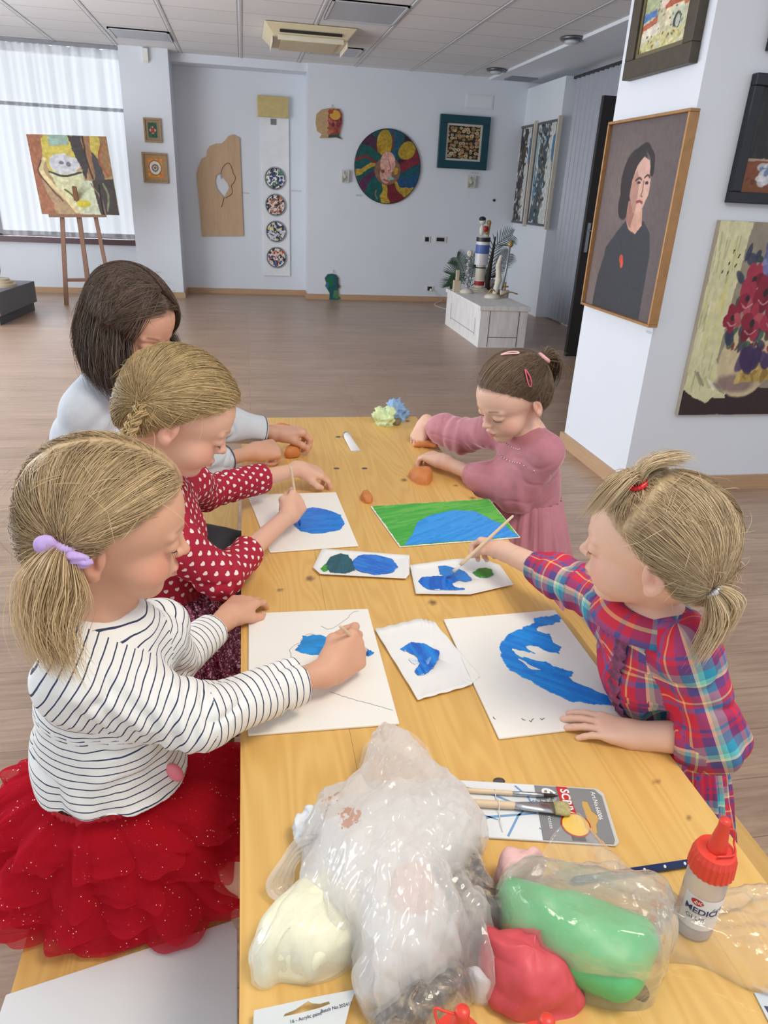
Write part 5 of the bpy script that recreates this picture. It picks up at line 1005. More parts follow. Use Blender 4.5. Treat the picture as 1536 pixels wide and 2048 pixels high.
# red and pink clay
tag(lump('red_clay', [(966, 1880), (985, 1868), (1020, 1868), (1050, 1880), (1064, 1900), (1110, 1935), (1148, 1962), (1163, 1990), (1155, 2020), (1120, 2032), (1085, 2036), (1035, 2036), (1010, 2010), (990, 1985), (968, 1930)], T, .055, clay((212, 80, 88), 'red_clay', .5), nz=.22, nf=20, seed=51, crease=.16, a=.5), 'lump of red modelling clay at the near edge', 'clay')
V, F, c_ = lump('p', [(988, 1780), (986, 1750), (992, 1722), (1010, 1706), (1040, 1705), (1065, 1712), (1082, 1705), (1090, 1730), (1060, 1760), (1030, 1785), (1000, 1788)], T, .045, None, nz=.14, nf=30, seed=53, build=False)
tag(mesh_obj('pink_clay', V, F, clay((234, 188, 184), 'pink_clay', .5)), 'lump of pale pink clay behind the green clay', 'clay')
# green clay in clear bag
greenm = clay((96, 186, 116), 'green_clay', .4)
r_ = empty('green_clay_bag', tuple(onz(1160, 1870, T)), 'block of bright green clay in a clear crinkled plastic bag', 'clay bag')
s_ = SDF(); H0 = lambda px, py, h: onz(px, py, T+h)
s_.chain([H0(1075, 1828, .033), H0(1150, 1866, .034), H0(1245, 1898, .033)], [.030, .032, .030], .02); s_.cone(H0(1020, 1790, .034), H0(1050, 1810, .034), .016, .02, .012).cone(H0(1085, 1815, .05), H0(1060, 1860, .03), .02, .022, .008).cone(H0(1120, 1900, .03), H0(1230, 1945, .03), .026, .026, .02).cone(H0(1150, 1830, .03), H0(1270, 1875, .03), .022, .024, .015).cone(H0(1030, 1800, .03), H0(1040, 1850, .03), .02, .022, .012)
V, F = s_.mesh(.0026); V[:, 2] = np.maximum(V[:, 2], T+.001); mesh_obj('green_clay', V, F, greenm, r_)
bag('film', [(988, 1810), (1000, 1765), (1050, 1745), (1120, 1760), (1230, 1790), (1330, 1800), (1345, 1870), (1325, 1945), (1300, 2010), (1210, 2012), (1105, 1965), (1025, 1905)], T, .094, clear, r_, 61, .0040, a=.34, b=.55, dirv=(.9, -.4), nr=80, f=30, near=.05, far=.5)
bag('bag_mouth', [(1050, 1770), (1180, 1735), (1300, 1790), (1400, 1825), (1540, 1780), (1620, 1800), (1620, 1990), (1500, 1975), (1400, 1925), (1280, 1910), (1200, 1850)], T, .045, clear, r_, 63, .007, a=.6, b=.5, dirv=(.97, -.2), nr=90, nt=300, f=34, near=.05, far=.4)
stand_film('raised_flap', [(1030, 1790), (1330, 1800), (1180, 1660), (1105, 1670)], [T+.05, T+.02, T+.065, T+.075], clear, r_, 65, .0035)
tag(lump('dark_paint_chip', [(1262, 1965), (1280, 1962), (1296, 1975), (1300, 1990), (1290, 2003), (1272, 1996), (1258, 1980)], T, .008, mat('charcoal_lump', (46, 40, 36), .8, bump=.6, bscale=200), nz=.3, nf=90, seed=70), 'dark charcoal smudge lump below the green clay', 'clay')
# polka-dot pencil
a, b = onz(1140, 1762, T+.005), onz(1378, 1726, T+.005); r_ = empty('dotted_pencil', tuple(a), 'navy blue pencil with white dots lying behind the green clay', 'pencil'); MB().tube([a, a+(b-a)*.04, b], [.001, .0048, .0048], 6).build('barrel', mat('navy_lacquer', (22, 44, 92), .3), r_)
d = unit(b-a); db = MB()
for px in (1186, 1284, 1325, 1366): t = (px-1140)/(1378-1140); q = a+(b-a)*t; db.lathe([(.0001, 0), (.0019, .0002), (.0014, .0006)], tuple(q+unit(A3(0, -.55, .84))*.0043), 12, rot=np.stack([d, np.cross(unit(A3(0, -.55, .84)), d), unit(A3(0, -.55, .84))], 1))
db.build('white_dots', plw, r_)
# glue bottle
def glue():
    c_ = onz(1383, 1850, T); r = empty('glue_bottle', tuple(c_), 'clear glue bottle with a red screw cap and red nozzle', 'glue bottle'); redp = mat('red_plastic', (226, 66, 50), .35)
    bt = NT('cloudy_pet'); bt.P(col=(.86, .84, .84, 1), rough=.18, trans=.55, ior=1.3, alpha=.9); R = .0215
    MB().lathe([(R*.95, .001), (R, .004), (R, .088), (R*.9, .094), (R*.8, .098)], tuple(c_), 40).build('bottle', bt.m, r, smooth=True)
    lb = []; th = np.linspace(-3.1, -.9, 36)
    V = [(c_[0]+(R+.0004)*math.cos(t), c_[1]+(R+.0004)*math.sin(t), T+z) for t in th for z in (.02, .066)]; o = mesh_obj('label', V, gridmesh(36, 2), mat('label_white', (236, 236, 238), .4), r)
    def wrap(s_, size, z, t0, m, nm):
        c2 = bpy.data.curves.new('t', 'FONT'); c2.body = s_; c2.size = size; c2.extrude = .0001; c2.offset = size*.015; ob = bpy.data.objects.new('t', c2); COL.objects.link(ob); me = bpy.data.meshes.new_from_object(ob.evaluated_get(bpy.context.evaluated_depsgraph_get())); bpy.data.objects.remove(ob)
        V = np.zeros(len(me.vertices)*3); me.vertices.foreach_get('co', V); V = V.reshape(-1, 3); t = t0+V[:, 0]/R; rr = R+.0007+V[:, 2]; mesh_obj(nm, np.stack([c_[0]+rr*np.cos(t), c_[1]+rr*np.sin(t), T+z+V[:, 1]], 1), [tuple(p.vertices) for p in me.polygons], m, o, smooth=False)
    blu = mat('label_navy', (40, 44, 96), .5); wrap('MEDICI', .011, .044, -2.95, blu, 'label_lettering'); wrap('GLUE', .008, .034, -2.8, blu, 'label_lettering'); 
    ov = []; n = 28
    for t in np.linspace(0, 2*np.pi, n, endpoint=False): q = -2.42+.30*math.cos(t); ov.append((c_[0]+(R+.0008)*math.cos(q), c_[1]+(R+.0008)*math.sin(q), T+.0595+.0045*math.sin(t)))
    mesh_obj('red_oval', ov, [tuple(range(n))], mat('label_red', (196, 40, 50), .4), o, smooth=False); wrap('NO', .006, .0575, -2.52, plw, 'label_lettering'); wrap('6x4', .008, .05, -1.65, mat('label_grey', (150, 150, 154), .5), 'label_lettering')
    V = []; F = []; n = 96; prof = [(.0225, .092), (.0238, .094), (.0225, .112), (.020, .120), (.010, .1215)]
    for ri, z in prof: V += [(c_[0]+(ri+(.0005*(1 if (k//2) % 2 else -1) if ri > .021 else 0))*math.cos(2*np.pi*k/n), c_[1]+(ri+(.0005*(1 if (k//2) % 2 else -1) if ri > .021 else 0))*math.sin(2*np.pi*k/n), T+z) for k in range(n)]
    F = [tuple(f) for f in gridmesh(len(prof), n, True)]; mesh_obj('screw_cap', V, F, redp, r, smooth=False)
    MB().lathe([(.0105, .120), (.010, .124), (.0072, .145), (.006, .153), (.0062, .160), (.0052, .1635), (.002, .1645)], tuple(c_), 28).build('nozzle', redp, r, smooth=True)
    MB().tube(bez([c_+A3(.0065, 0, .15), c_+A3(.015, 0, .145), c_+A3(.019, .0, .128), c_+A3(.012, -.012, .1245), c_+A3(-.008, -.012, .1245)], 24), .0011, 6).build('cap_strap', redp, r, smooth=True)
glue()
# two red nozzles at the bottom edge belong to two more glue bottles standing near the camera
for (px, py), l, strap in (((925, 2022), 'red glue nozzle with a strap at the bottom photo edge', 1), ((1095, 2040), 'red glue nozzle tip right of the other one, under the red clay', 0)):
    tip = onz(px, py, T+.155); c_ = A3(tip[0], tip[1], T); r = empty('glue_bottle', tuple(c_), l, 'glue bottle'); redp = MATS['red_plastic']
    MB().lathe([(.0205, .001), (.0215, .004), (.0215, .088), (.0175, .098)], tuple(c_), 32).build('bottle', mat('cloudy_plastic', (222, 220, 220), .3), r, smooth=True)
    MB().lathe([(.0225, .092), (.0238, .094), (.0225, .112), (.020, .120), (.010, .1215)], tuple(c_), 32).build('screw_cap', redp, r); MB().lathe([(.0105, .120), (.0072, .145), (.006, .15), (.0062, .155), (.004, .1575)], tuple(c_), 24).build('nozzle', redp, r, smooth=True)
    if strap: MB().tube(bez([c_+A3(-.005, 0, .152), c_+A3(-.014, .002, .155), c_+A3(-.022, .004, .156), c_+A3(-.017, -.006, .14), c_+A3(-.006, -.012, .128)], 24), .0013, 6).build('cap_strap', redp, r, smooth=True)

# brush pack (card, two brushes, printing)
def pack():
    Pw = lambda px, py, h=.003: onz(px, py, T+h)
    A_, B_, C_, D_ = Pw(860, 1668), Pw(1241, 1692), Pw(1200, 1570), Pw(860, 1563); ux = unit(B_-A_); uy = unit(np.cross(A3(0, 0, 1), ux)); L = np.linalg.norm(B_-A_); W_ = .5*(np.linalg.norm(C_-B_)+np.linalg.norm(D_-A_)); W_ = min(W_, .125)
    r = empty('brush_pack', tuple(A_), 'grey and white carded paint brush pack with a red name strip', 'packaging'); Z = A3(0, 0, 1)
    q = lambda u, v, h=0: A_+ux*u+uy*v+Z*h
    def sh(nm, pts, h, th, m, par=r): return MB().prism([q(u, v, h) for u, v in pts], (0, 0, th)).build(nm, m, par)
    ng = L-.098
    card = sh('backing_card', [(0, 0), (L-.006, 0), (L, .006), (L, W_-.008), (L-.008, W_), (0, W_)], -.002, .0016, mat('pack_card', (206, 204, 196), .5))
    sh('white_print', [(0, .001), (ng, .001), (ng+.003, W_-.001), (0, W_-.001)], -.0003, .0003, mat('pack_white', (232, 236, 238), .4)); 
    # grey panel with hang hole
    G = bpy.data.curves.new('g', 'CURVE'); G.dimensions = '2D'; G.fill_mode = 'BOTH'; G.extrude = .0002; cy = W_*.46
    for Lp in ([(ng, .002), (L-.008, .002), (L-.005, .008), (L-.004, W_-.014), (L-.012, W_-.003), (ng+.003, W_-.002)], [(L-.032, cy-.026), (L-.025, cy-.027), (L-.023, cy-.012), (L-.018, cy-.004), (L-.018, cy+.003), (L-.024, cy+.010), (L-.026, cy+.026), (L-.033, cy+.027), (L-.035, cy+.02)]):
        s_ = G.splines.new('POLY'); s_.points.add(len(Lp)-1); s_.use_cyclic_u = True
        for i, p_ in enumerate(Lp): s_.points[i].co = (*p_, 0, 1)
    o = bpy.data.objects.new('g', G); COL.objects.link(o); me = bpy.data.meshes.new_from_object(o.evaluated_get(bpy.context.evaluated_depsgraph_get())); bpy.data.objects.remove(o); V = np.zeros(len(me.vertices)*3); me.vertices.foreach_get('co', V); V = V.reshape(-1, 3)
    mesh_obj('grey_panel', np.array([q(v[0], v[1], v[2]+.0002) for v in V]), [tuple(p.vertices) for p in me.polygons], mat('pack_grey', (136, 138, 140), .35), r, smooth=False)
    sh('hang_hole', [(L-.032, cy-.026), (L-.025, cy-.027), (L-.023, cy-.012), (L-.018, cy-.004), (L-.018, cy+.003), (L-.024, cy+.010), (L-.026, cy+.026), (L-.033, cy+.027), (L-.035, cy+.02)], -.0004, .0003, mat('hole_wood', (206, 166, 96), .5))
    sb = MB(); bl = mat('pack_blue_strokes', (120, 164, 206), .5)
    for (u0, v0), (u1, v1), w_ in (((.02, .01), (ng, .045), .004), ((.10, .004), (.16, W_*.7), .003), ((.03, W_*.9), (.13, W_*.55), .004), ((.12, W_*.95), (.2, .05), .003), ((.0, .05), (.09, .03), .003), ((.15, W_*.95), (ng, W_*.62), .004), ((.06, .02), (.02, W_*.8), .003), ((.18, .006), (ng, .02), .003)):
        a_, b_ = A3(u0, v0, 0), A3(min(u1, ng-.002), v1, 0); n_ = unit(np.cross(Z, b_-a_))*w_/2; m2 = (a_+b_)/2+n_*3
        sb.prism([q(*(a_-n_)[:2], .0001), q(*(m2-n_)[:2], .0001), q(*(b_-n_)[:2], .0001), q(*(b_+n_*.4)[:2], .0001), q(*(m2+n_)[:2], .0001), q(*(a_+n_)[:2], .0001)], (0, 0, .0002))
    sb.build('blue_strokes', bl, r)
    rs = sh('red_strip', [(ng+.036, W_*.42), (ng+.053, W_*.40), (ng+.048, W_-.002), (ng+.033, W_-.002)], .0005, .0003, mat('pack_red', (198, 52, 50), .4)); 
    sh('black_strip', [(ng+.038, .003), (ng+.056, .003), (ng+.053, W_*.40), (ng+.036, W_*.42)], .0005, .0003, mat('pack_dark', (66, 66, 70), .4))
    # writing reads downwards (rotated)
    tx = -uy; ty = ux
    wtx = mat('pack_lettering', (240, 240, 240), .4)
    text('lettering', 'SCRIVA', .0165, q(ng+.038, W_-.006, .001), tx, ty, wtx, r, .0001, .0004); text('lettering', '6', .026, q(ng+.012, W_-.006, .001), tx, ty, wtx, r, .0001, .0006)
    for i, s_ in enumerate(('Pinsel', 'Paint b', 'Pincel', 'Pincel')): text('lettering', s_, .0085, q(ng+.024-.008*i, W_-.022-.006*(i > 1), .001), tx, ty, wtx, r, .0001)
    text('lettering', 'rosses', .008, q(ng+.012, W_*.42, .001), tx, ty, wtx, r, .0001); text('lettering', 'Art.No.66006', .0085, q(L-.018, W_-.008, .001), tx, ty, wtx, r, .0001, .0001)
    for nm, R, c2, h in (('badge_rim', .0195, (176, 44, 40), .0009), ('badge_disc', .0175, (238, 196, 66), .0013)): 
        cc = q(ng+.047, .028, h); MB().lathe([(R, 0), (R, .0003)], tuple(cc), 40, sc=(1.0, 1.0, 1)).build(nm, mat(nm, c2, .4), r)
    # the two brushes stitched on the card
    for v, rr, flat, bc, nm, ln in ((W_*.76, .0030, 1, (60, 50, 44), 'thin', .0), (W_*.52, .0046, 2.2, (196, 184, 130), 'wide', .0)):
        b = empty('paint_brush', tuple(q(0, v, .006)), ('thin round brush with dark bristles' if nm == 'thin' else 'wide flat brush with straw bristles')+' stitched on the brush pack', 'paint brush'); z_ = .0045 if nm == 'thin' else .006; e = ng+.0
        MB().tube([q(.0, v+.001, z_), q(.06, v, z_), q(e-.035, v, z_), q(e-.03, v, z_)], [rr*.8, rr*1.15, rr*1.15, rr], 12).build('handle', pale, b, smooth=True)
        def flatt(P, R, F_): 
            V, F = tube(P, R, 14); V = np.array(V); c0 = V@uy; vm = c0.mean(); k = np.repeat(np.linspace(1, F_, len(P)), 14); return V+np.outer((c0-vm)*(k-1), uy)+np.outer((V[:, 2]-V[:, 2].mean())*(1/np.maximum(k, 1)-1)*.6, Z), F
        x1 = e+(.012 if nm == 'thin' else .022); mesh_obj('ferrule', *flatt([q(e-.032, v, z_), q(e-.02, v, z_), q(e, v, z_), q(x1, v, z_)], rr*1.0, flat), ferr, b); bm_ = flatt([q(x1, v, z_), q(x1+.012, v, z_), q(x1+.02, v, z_)], [rr, rr*(1.15 if nm == 'wide' else .8), rr*(1.0 if nm == 'wide' else .15)], 1)
        V, F = bm_; V = np.array(V); c0 = V@uy; V = V+np.outer((c0-c0.mean())*((2.3 if nm == 'wide' else 1)-1), uy); mesh_obj('bristles', V, F, mat('bristle_'+nm, bc, .8, var=.3, scale=300), b)
    st_ = MB(); st_.tube(bez([q(ng*.62, W_*.84, .001), q(ng*.625, W_*.76, .0085), q(ng*.63, W_*.68, .001), q(ng*.635, W_*.52, .0125), q(ng*.64, W_*.38, .001), q(ng*.64, W_*.25, .004), q(ng*.65, W_*.1, .001)], 50), .0007, 6); st_.build('stitch_thread', plw, r)
pack()
# packet header at the near left with its euro hole and print
def packet():
    P = [onz(506, 2060, T+.03), onz(508, 2021, T+.032), onz(560, 2010, T+.034), onz(632, 1994, T+.034), onz(712, 1979, T+.036), onz(700, 2010, T+.033), onz(690, 2050, T+.03), onz(660, 2120, T+.02), onz(500, 2140, T+.02)]
    r = empty('printed_packet', tuple(onz(600, 2060, T)), 'corner of a grey-white printed packet with a hang hole at the bottom photo edge', 'packaging')
    for p in P: p[2] = T+.012
    P = [onz(x, y, T+.012) for x, y in ((506, 2060), (508, 2021), (560, 2010), (632, 1994), (712, 1979), (700, 2010), (690, 2050), (660, 2140), (500, 2160))]
    lo = np.min(P, 0); G = bpy.data.curves.new('g', 'CURVE'); G.dimensions = '2D'; G.fill_mode = 'BOTH'; G.extrude = .0004
    Hh = [onz(x, y, T+.012) for x, y in ((566, 2034), (570, 2028), (590, 2020), (608, 2008), (616, 2003), (624, 2007), (640, 2008), (658, 2003), (660, 2008), (640, 2016), (610, 2024))]
    for Lp in (P, Hh):
        s_ = G.splines.new('POLY'); s_.points.add(len(Lp)-1); s_.use_cyclic_u = True
        for i, p_ in enumerate(Lp): s_.points[i].co = (p_[0], p_[1], 0, 1)
    o = bpy.data.objects.new('g', G); COL.objects.link(o); me = bpy.data.meshes.new_from_object(o.evaluated_get(bpy.context.evaluated_depsgraph_get())); bpy.data.objects.remove(o); V = np.zeros(len(me.vertices)*3); me.vertices.foreach_get('co', V); V = V.reshape(-1, 3); V[:, 2] += T+.012
    mesh_obj('header', V, [tuple(p.vertices) for p in me.polygons], mat('packet_grey', (214, 218, 218), .4), r, smooth=False)
    Q = [onz(x, y, T+.0) for x, y in ((520, 2080), (520, 2050), (680, 2040), (670, 2100), (600, 2160), (510, 2170))]; MB().prism([p+A3(0, 0, .001) for p in Q], (0, 0, .0105)).build('contents', mat('packet_body', (200, 206, 208), .4), r)
    a, b = onz(642, 2026, T+.013), onz(700, 2010, T+.013); text('lettering', 'Batch No.202411', .0045, a, b-a, np.cross(A3(0, 0, 1), b-a), mat('print_navy', (60, 66, 90), .5), r, .0001); a, b = onz(580, 2047, T+.013), onz(625, 2034, T+.013); text('lettering', '16 - Acrylic paint', .0045, a, b-a, np.cross(A3(0, 0, 1), b-a), MATS['print_navy'], r, .0001)
packet()
P = [onz(x, y, T+.002) for x, y in ((1508, 1985), (1560, 1990), (1600, 2060), (1546, 2060))]; r = empty('printed_card', tuple(onz(1530, 2010, T)), 'corner of a pale blue printed card at the bottom right table edge', 'packaging'); MB().prism([p-A3(0, 0, .0015) for p in P], (0, 0, .0018)).build('card', mat('card_pale', (206, 214, 222), .4), r); MB().prism([onz(x, y, T+.0025) for x, y in ((1528, 2012), (1560, 2016), (1570, 2036), (1545, 2040))], (0, 0, .0003)).build('dark_print', mat('card_navy', (58, 66, 96), .5), r)
# blank board lying on the left bench
P = [onz(x, y, .453) for x, y in ((12, 1990), (0, 2250), (475, 2250), (474, 1860), (465, 1841))]; P[1] = P[0]+A3(-.01, -.22, 0); P[2] = onz(475, 2200, .453); r = empty('blank_board', tuple(np.mean(P, 0)), 'blank pale grey board lying on the left bench in the bottom left corner', 'canvas'); MB().prism([p-A3(0, 0, .003) for p in P], (0, 0, .004)).build('board', mat('blank_board_grey', (218, 222, 222), .7, var=.01), r, bevel=.001)
# ================================================================== PEOPLE
def skin_mat(name, col):
    t = NT(name); c = t.attr('Col'); n = t.noise(t.co('Object'), 90, 4); a = t.mix(t.math('MULTIPLY', n, .07), c, (*lin((170, 100, 80)), 1))
    t.P(col=a, rough=.5, spec=.35, sss=.12); t.b.inputs['Subsurface Radius'].default_value = (.9, .35, .2); t.b.inputs['Subsurface Scale'].default_value = .006; t.bump(t.noise(t.co('Object'), 700, 3), .05, .001); return t.m
SK = {}
def frame(f, u=(0, 0, 1)): f = unit(f); l = unit(np.cross(u, f)); return np.stack([f, l, np.cross(f, l)], 1)
class Head:
    def __init__(s, c_, fwd, up=(0, 0, 1), sc_=1.0): s.c = np.asarray(c_, float); s.R = frame(fwd, up); s.s = sc_; s.skull = SDF(); s.build_skull(s.skull)
    def w(s, p): return s.c+s.R@(np.asarray(p, float)*s.s)
    def W(s, P): return s.c+(np.asarray(P)*s.s)@s.R.T
    def L(s, P): return ((np.asarray(P)-s.c)@s.R)/s.s
    def E(s, S, p, r, k=.01, op=1, R=None): S.ell(s.w(p), np.array(r)*s.s, s.R if R is None else s.R@R, k*s.s, op)
    def C(s, S, a, b, ra, rb, k=.01, op=1): S.cone(s.w(a), s.w(b), ra*s.s, rb*s.s, k*s.s, op)
    def build_skull(s, S):
        s.E(S, (-.012, 0, .028), (.092, .075, .078)); s.E(S, (.035, 0, .024), (.051, .061, .058), .02)
        s.E(S, (-.045, 0, -.02), (.052, .055, .055), .03)
    def face(s, S):
        s.build_skull(S); s.E(S, (.028, 0, -.040), (.052, .053, .057), .02)
        for y in (-1, 1): s.E(S, (.044, y*.032, -.044), (.030, .028, .028), .016)
        s.E(S, (.054, 0, -.086), (.021, .022, .017), .020)
        for y in (-1, 1): s.E(S, (.097, y*.032, -.001), (.0145, .019, .010), .014, -1)
        for y in (-1, 1): s.E(S, (.0695, y*.0305, -.006), (.0135, .0155, .0125), .005)
        for y in (-1, 1): s.C(S, (.082, y*.018, .0135), (.070, y*.046, .010), .0035, .003, .012)
        s.C(S, (.080, 0, .004), (.0935, 0, -.026), .0052, .0068, .012); s.E(S, (.0950, 0, -.0285), (.0082, .0082, .0072), .007)
        for y in (-1, 1): s.E(S, (.0860, y*.0095, -.0305), (.0075, .0052, .0055), .006)
        for y in (-1, 1): s.E(S, (.0895, y*.0048, -.0365), (.003, .0026, .0024), .003, -1)
        s.E(S, (.0755, 0, -.054), (.0115, .021, .015), .012)
        s.E(S, (.0862, 0, -.0535), (.0058, .0165, .0042), .004); s.E(S, (.0848, 0, -.0625), (.0060, .0135, .0050), .004)
        s.C(S, (.0925, -.013, -.0582), (.0925, .013, -.0582), .0016, .0016, .003, -1); s.C(S, (.092, 0, -.0405), (.0925, 0, -.046), .0015, .0018, .004, -1)
        a = .28
        for y in (-1, 1):
            R = np.array([[math.cos(a), 0, math.sin(a)], [0, 1, 0], [-math.sin(a), 0, math.cos(a)]])@np.array([[math.cos(y*.35), -math.sin(y*.35), 0], [math.sin(y*.35), math.cos(y*.35), 0], [0, 0, 1]])
            s.E(S, (-.021, y*.0755, -.014), (.0152, .0070, .0245), .006, 1, R); s.E(S, (-.016, y*.083, -.012), (.0090, .0062, .0155), .005, -1, R); s.E(S, (-.018, y*.077, -.033), (.008, .0055, .009), .006); s.E(S, (-.0125, y*.078, -.012), (.0045, .004, .010), .004)
    def rad(s, D, skip=()):
        """distance of the skull surface along local unit directions"""
        lo = np.full(len(D), .03); hi = np.full(len(D), .14)
        for _ in range(16): m = (lo+hi)/2; f = s.skull.field(s.W(D*m[:, None])); ins = f < 0; lo = np.where(ins, m, lo); hi = np.where(ins, hi, m)
        return (lo+hi)/2
HL = np.array([(-.13, -.075), (-.075, -.062), (-.046, -.046), (-.030, -.018), (-.008, .008), (.010, .028), (.030, .045), (.050, .060), (.066, .070), (.1, .080)])
def hairline(p, lift=0): return p[:, 2]-np.interp(p[:, 0], HL[:, 0], HL[:, 1]+lift)+.005*fbm(p[:, 0]*60, p[:, 1]*60, p[:, 2]*60, 4, 2)
def skin_color(P, hd, base, brow, lip=(196, 110, 104), nails=()):
    C = np.ones((len(P), 3))*lin(base); q = hd.L(P); ay = np.abs(q[:, 1])
    def mixc(m, col, a): 
        nonlocal C
        C = C*(1-(m*a)[:, None])+lin(col)*(m*a)[:, None]
    g = lambda c_, r: np.exp(-(((q[:, 0]-c_[0])/r)**2+((ay-c_[1])/r)**2+((q[:, 2]-c_[2])/r)**2))
    mixc(g((.06, .045, -.038), .024), (214, 120, 104), .38); mixc(g((.097, 0, -.03), .010), (214, 124, 108), .25); mixc(g((-.02, .08, -.014), .02), (206, 112, 96), .35)
    lx = (q[:, 0] > .074) & (q[:, 2] < -.03); d = np.sqrt((q[:, 1]/.0175)**2+((q[:, 2]+.0578)/.0095)**2); mixc((1-sstep(.75, 1.1, d))*lx, lip, .75)
    bz = .0175-.10*np.maximum(ay-.034, 0)+.12*np.minimum(ay-.030, 0); d = np.abs(q[:, 2]-bz); mixc((1-sstep(.0012, .0036, d))*sstep(.014, .020, ay)*(1-sstep(.040, .049, ay))*(q[:, 0] > .04), brow, .55)
    mixc((1-sstep(.0, .006, np.abs(q[:, 2]+.0145)))*sstep(.012, .02, ay)*(1-sstep(.04, .046, ay))*(q[:, 0] > .06), (186, 112, 96), .35)
    gg = hairline(q); mixc(sstep(-.011, .001, gg)*(np.linalg.norm(q, axis=1) < .13)*(ay < .071)*(q[:, 2] > -.07), brow, .6)
    for n_ in nails: d = np.linalg.norm(P-n_[0], axis=1); mixc(1-sstep(n_[1]*.8, n_[1]*1.2, d), (236, 190, 176), .7)
    return C
def hand(S, W_, K_, up, side, curls, thumb, s=1.0, spread=1.0, nails=None, fore=None):
    """W_ wrist, K_ where the knuckles are; up = back of the hand; side +1 right / -1 left"""
    x = unit(K_-W_); z = np.asarray(up, float); z = unit(z-x*(z@x)); y = np.cross(z, x)*side; pt = lambda a, b, c_: W_+(x*a+y*b+z*c_)*s
    KY = [.0222, .0074, -.0074, -.0212]; KX = [.056, .059, .056, .050]; LN = [(.025, .016, .013), (.028, .018, .013), (.026, .017, .013), (.020, .013, .011)]; RD = [.0069, .0070, .0067, .0060]
    S.cone(pt(-.01, 0, 0), pt(.012, .002, 0), .0195*s, .0185*s, .012*s)
    for i in range(4): S.cone(pt(.008, KY[i]*.55, 0), pt(KX[i], KY[i], 0), .0135*s, (.0092 if i < 3 else .0082)*s, .010*s)
    S.cone(pt(.012, .010, -.004), pt(.036, .012, -.006), .013*s, .010*s, .01*s); S.cone(pt(.012, -.010, -.004), pt(.038, -.014, -.004), .012*s, .009*s, .01*s)
    for i in range(4):
        a, b = KX[i], KY[i]; p = pt(a, b, 0); ang = 0; sp = (KY[i]*6.5)*spread; r = RD[i]
        for j in range(3):
            ang += curls[i][j]; dx = x*math.cos(ang)*math.cos(sp)+y*math.sin(sp)*math.cos(ang)-z*math.sin(ang); q = p+dx*LN[i][j]*s
            S.cone(p, q, r*(1-.06*j)*s, r*(1-.06*(j+1))*s, .0016*s if j == 0 else .002*s); nrm = x*math.sin(ang)+z*math.cos(ang)
            if j == 2 and nails is not None: nails.append((q+nrm*r*.75*s-dx*.001, .0042*s))
            p = q
    t0, t1, t2, t3 = [pt(*v) for v in thumb]; S.cone(t0, t1, .0125*s, .0098*s, .010*s).cone(t1, t2, .0088*s, .0080*s, .004*s).cone(t2, t3, .0080*s, .0066*s, .003*s)
    if nails is not None: nails.append((t3+z*.006*s, .0045*s))
rad_ = lambda *a: tuple(math.radians(v) for v in a)
OPEN = [rad_(12, 14, 8), rad_(14, 16, 8), rad_(14, 16, 8), rad_(14, 16, 8)]
DROOP = [rad_(26, 30, 18), rad_(28, 32, 18), rad_(30, 34, 18), rad_(34, 38, 18)]
FIST = [rad_(36, 88, 50), rad_(44, 92, 52), rad_(52, 94, 52), rad_(60, 94, 52)]
PINCH = [rad_(48, 50, 22), rad_(58, 56, 30), rad_(66, 66, 36), rad_(70, 72, 40)]
TH_OPEN = [(.010, .012, -.004), (.030, .028, -.008), (.048, .038, -.010), (.062, .042, -.012)]
TH_FIST = [(.012, .012, -.006), (.032, .027, -.014), (.050, .022, -.024), (.060, .008, -.030)]
TH_PINCH = [(.012, .012, -.006), (.032, .026, -.016), (.052, .026, -.030), (.064, .022, -.040)]
TH_SIDE = [(.010, .012, -.004), (.030, .028, -.014), (.048, .036, -.022), (.062, .034, -.026)]

def tie(hd, px, py, off=.008):
    d0 = float((hd.c-CAM)@CF); D = np.linspace(d0-.15, d0+.12, 270); P = np.array([at(px, py, d) for d in D]); f = hd.skull.field(P)-off; i = np.argmax(f < 0) if (f < 0).any() else np.argmin(f); return P[i]
def wristof(j, s, K, k):
    e = j['el'+s]; j['wx'+s] = K-unit(K-j['wr'+s])*.058*k; j['wr'+s] = e+unit(j['wx'+s]-e)*np.linalg.norm(j['wr'+s]-e); return j['wx'+s]
# ---- cloth
def cloth_uv(V, F, chains):
    """unwrap every face along its nearest limb: u around, v along (metres)"""
    Cn = V[F].mean(1); best = np.full(len(F), 9e9); U = np.zeros((len(F), F.shape[1], 2))
    for ci, (P, R, ref, Rn) in enumerate(chains):
        P = np.asarray(P, float); s0 = 0; nseg = len(P)-1
        for i in range(nseg):
            a, b = P[i], P[i+1]; d = b-a; L = np.linalg.norm(d); d = d/L; r_ = np.asarray(ref, float); e1 = unit(r_-d*(r_@d)); e2 = np.cross(d, e1)
            t = np.clip((Cn-a)@d, 0, L); rr = R[i]+(R[i+1]-R[i])*t/L; D = np.linalg.norm(Cn-a-t[:, None]*d, axis=1)/rr+(.0 if ci else .0); m = D < best-1e-6
            if m.any():
                best[m] = D[m]; q = V[F[m]]-a; tt = q@d; lo = -9 if i == 0 else -.4*L; hi = 9 if i == nseg-1 else 1.4*L; tt = np.clip(tt, lo, hi)
                an = np.arctan2(q@e2, q@e1); cn = Cn[m]-a; ac = np.arctan2(cn@e2, cn@e1)[:, None]; an = ac+(an-ac+np.pi) % (2*np.pi)-np.pi; U[m, :, 0] = an*Rn; U[m, :, 1] = s0+tt+ci*.37
            s0 += L
    return U.reshape(-1, 2)
